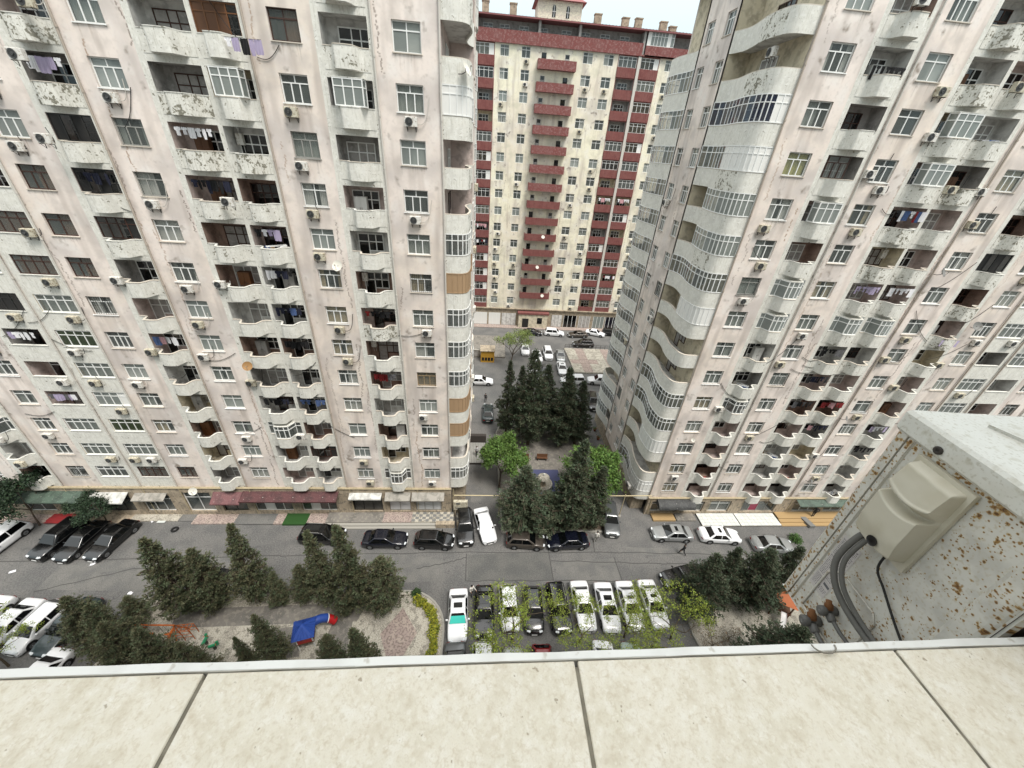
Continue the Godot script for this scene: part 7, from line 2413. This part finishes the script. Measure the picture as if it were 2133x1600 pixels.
	for i in 34:
		var yy := 14 + i * 14
		var x := 14
		if i in [0, 12, 26]:
			im.fill_rect(Rect2i(10, yy + 9, 236, 2), Color(0.5, 0.49, 0.49))
			continue
		while x < 236:
			var w := r.randi_range(4, 22)
			if i > 26 and i < 31 and x > 90: break
			if x + w < 240 and not (x > 96 and x < 150 and i < 24): im.fill_rect(Rect2i(x, yy, w, 6 if i > 3 else 8), Color(0.40, 0.39, 0.40))
			x += w + r.randi_range(4, 9)
	im.fill_rect(Rect2i(150, 400, 90, 22), Color(0.36, 0.36, 0.37))
	var lm := mat("label_print", Color.WHITE, 0.6)
	lm.albedo_texture = ImageTexture.create_from_image(im)
	b = MB.new()
	b.quad(Vector3(0.0048, 0.085, 0.041), Vector3(0.0048, 0.085, 0.088), Vector3(0.0048, 0.255, 0.088), Vector3(0.0048, 0.255, 0.041), Vector2(0, 1), Vector2(1, 1), Vector2(1, 0), Vector2(0, 0))
	part("rating_label", b.done(), lm, o)
	# valve cover: a moulded shell with two curved finger scoops
	var cream := tri_mat("cover_plastic", to_tex(layered(256, 256, Color(0.745, 0.725, 0.66), [[noise_bytes(571, 0.01, 256, 256, 4), 0.45, 0.8, Color(0.70, 0.675, 0.60), 0.7]]), 256, 256), 0.3, 0.5)
	var g := []
	var z0 := 0.064
	var z1 := 0.155
	var y0 := 0.306
	var y1 := 0.500
	for i in 73:
		var v := i / 72.0
		var row := []
		for j in 41:
			var u := j / 40.0 * 2.0 - 1.0
			var bow := 1.0 - u * u
			var a1 := 0.60
			var a2 := 0.74
			var t := 0.043
			t -= 0.007 * smoothstep(0.3, 0.0, v)
			if v > a1: t = lerpf(0.047, 0.016, smoothstep(a1, a1 + 0.035, v))
			if v > a2 - 0.09: t = maxf(t, 0.016 + 0.022 * smoothstep(a2 - 0.09, a2, v))
			if v > a2: t = lerpf(0.038, 0.027, smoothstep(a2, 1.0, v)) + 0.007 * smoothstep(a2 + 0.03, a2, v)
			var eu := smoothstep(1.0, 0.90, absf(u))
			var ev := smoothstep(0.0, 0.05, v) * smoothstep(1.0, 0.95, v)
			t *= eu * ev
			var zz := lerpf(z0, z1, (u + 1) / 2)
			var low: float = y0 + (0.012 * (u * u)) * (1.0 - v)
			row.append(Vector3(0.004 - t, lerpf(low, y1, v - 0.08 * bow * smoothstep(0.25, 0.6, v) * smoothstep(1.0, 0.74, v)), zz))
		g.append(row)
	b = MB.new()
	b.grid(g, true)
	var cov := part("valve_cover", b.done(), cream, o)
	b = MB.new()
	b.span(Vector3(-0.004, y0 - 0.004, z0 - 0.005), Vector3(0.0045, y1 + 0.005, z1 + 0.006))
	part("flange", b.done(), cream, cov)
	b = MB.new()
	b.lathe([Vector2(0.0, 0.0), Vector2(0.0095, 0.0), Vector2(0.0105, 0.002)], 16, Vector3(-0.0365, 0.330, 0.114), Basis(Vector3(0, 0, 1), PI / 2))
	part("screw_hole", b.done(), M.frame_dark, cov)
	# service valves in their recessed plate
	b = MB.new()
	var pl := []
	for q in [[0.062, 0.02], [0.062, 0.15], [0.072, 0.172], [0.095, 0.182], [0.17, 0.182], [0.185, 0.165], [0.185, 0.02]]:
		pl.append(Vector3(0.0035, q[1], q[0]))
	pl.append(pl[0])
	b.tube(pl, 0.0025, 5)
	part("valve_plate_edge", b.done(), side, o)
	mat("valve_grey", Color(0.36, 0.355, 0.345), 0.6, 0.3)
	mat("valve_rust", Color(0.42, 0.27, 0.14), 0.8)
	for q in [[0.122, 0.098, 0.66], [0.112, 0.036, 0.74]]:
		var vv := group_part("service_valve", o, Transform3D(Basis(Vector3(0, 0, 1), 0.0).scaled(Vector3.ONE * q[2]), Vector3(0.004, q[1], q[0])))
		b = MB.new()
		b.lathe([Vector2(0.0, 0.0), Vector2(0.016, 0.0), Vector2(0.016, 0.02), Vector2(0.012, 0.024), Vector2(0.012, 0.034), Vector2(0.0165, 0.036), Vector2(0.0165, 0.052), Vector2(0.009, 0.056), Vector2(0.0, 0.056)], 10, Vector3.ZERO, Basis(Vector3(0, 0, 1), PI / 2))
		part("valve_body", b.done(), M.valve_grey, vv)
		b = MB.new()
		b.lathe([Vector2(0.0, 0.0), Vector2(0.013, 0.0), Vector2(0.013, 0.018), Vector2(0.009, 0.02), Vector2(0.009, 0.03), Vector2(0.0, 0.031)], 8, Vector3(-0.026, 0.008, 0.0), Basis(Vector3(1, 0, 0), -0.6))
		part("valve_cap", b.done(), M.valve_rust, vv)
		b = MB.new()
		b.lathe([Vector2(0.0, 0.0), Vector2(0.014, 0.0), Vector2(0.014, 0.022), Vector2(0.008, 0.024)], 6, Vector3(-0.028, -0.002, 0.01), Basis(Vector3(1, 0, 0), PI / 2 + 0.25))
		part("flare_nut", b.done(), M.valve_grey, vv)
		b = MB.new()
		b.tube([Vector3(-0.028, -0.004, 0.03), Vector3(-0.03, -0.006, 0.07), Vector3(-0.02, -0.012, 0.12), Vector3(-0.005, -0.03, 0.19)], 0.0065, 8)
		part("refrigerant_pipe", b.done(), M.valve_grey, vv)
	# cables from under the cover back to the wall
	for q in [[[[-0.012, 0.33, 0.088], [-0.026, 0.296, 0.083], [-0.042, 0.24, 0.09], [-0.045, 0.2, 0.115], [-0.035, 0.17, 0.15], [-0.02, 0.15, 0.2], [0.0, 0.135, 0.28]], 0.0062, "pipe_cable"], [[[-0.01, 0.33, 0.097], [-0.022, 0.296, 0.094], [-0.036, 0.245, 0.1], [-0.038, 0.206, 0.124], [-0.028, 0.178, 0.158], [-0.014, 0.158, 0.207], [0.004, 0.144, 0.285]], 0.005, "pipe_cable"], [[[-0.004, 0.325, 0.126], [-0.004, 0.27, 0.13], [-0.002, 0.245, 0.16], [-0.002, 0.215, 0.205], [0.0, 0.19, 0.245], [0.0, 0.17, 0.29]], 0.0022, "cable"]]:
		if not M.has("pipe_cable"): mat("pipe_cable", Color(0.37, 0.365, 0.35), 0.6)
		b = MB.new()
		var cv := Curve3D.new()
		for i in q[0].size():
			var p := Vector3(q[0][i][0], q[0][i][1], q[0][i][2])
			var pa: Array = q[0][maxi(i - 1, 0)]
			var pb: Array = q[0][mini(i + 1, q[0].size() - 1)]
			var tn := (Vector3(pb[0], pb[1], pb[2]) - Vector3(pa[0], pa[1], pa[2])) / 6.0
			cv.add_point(p, -tn, tn)
		var pts := []
		for i in 33: pts.append(cv.sample_baked(cv.get_baked_length() * i / 32.0, true))
		b.tube(pts, q[1], 10)
		part("cable", b.done(), M[q[2]], o)
	for x in [0.12, 0.66]:
		b = MB.new()
		b.span(Vector3(x, -0.03, -0.02), Vector3(x + 0.04, -0.001, dp + 0.02))
		b.span(Vector3(x, -0.35, dp), Vector3(x + 0.04, -0.03, dp + 0.015))
		part("bracket", b.done(), M.iron_pale, o)
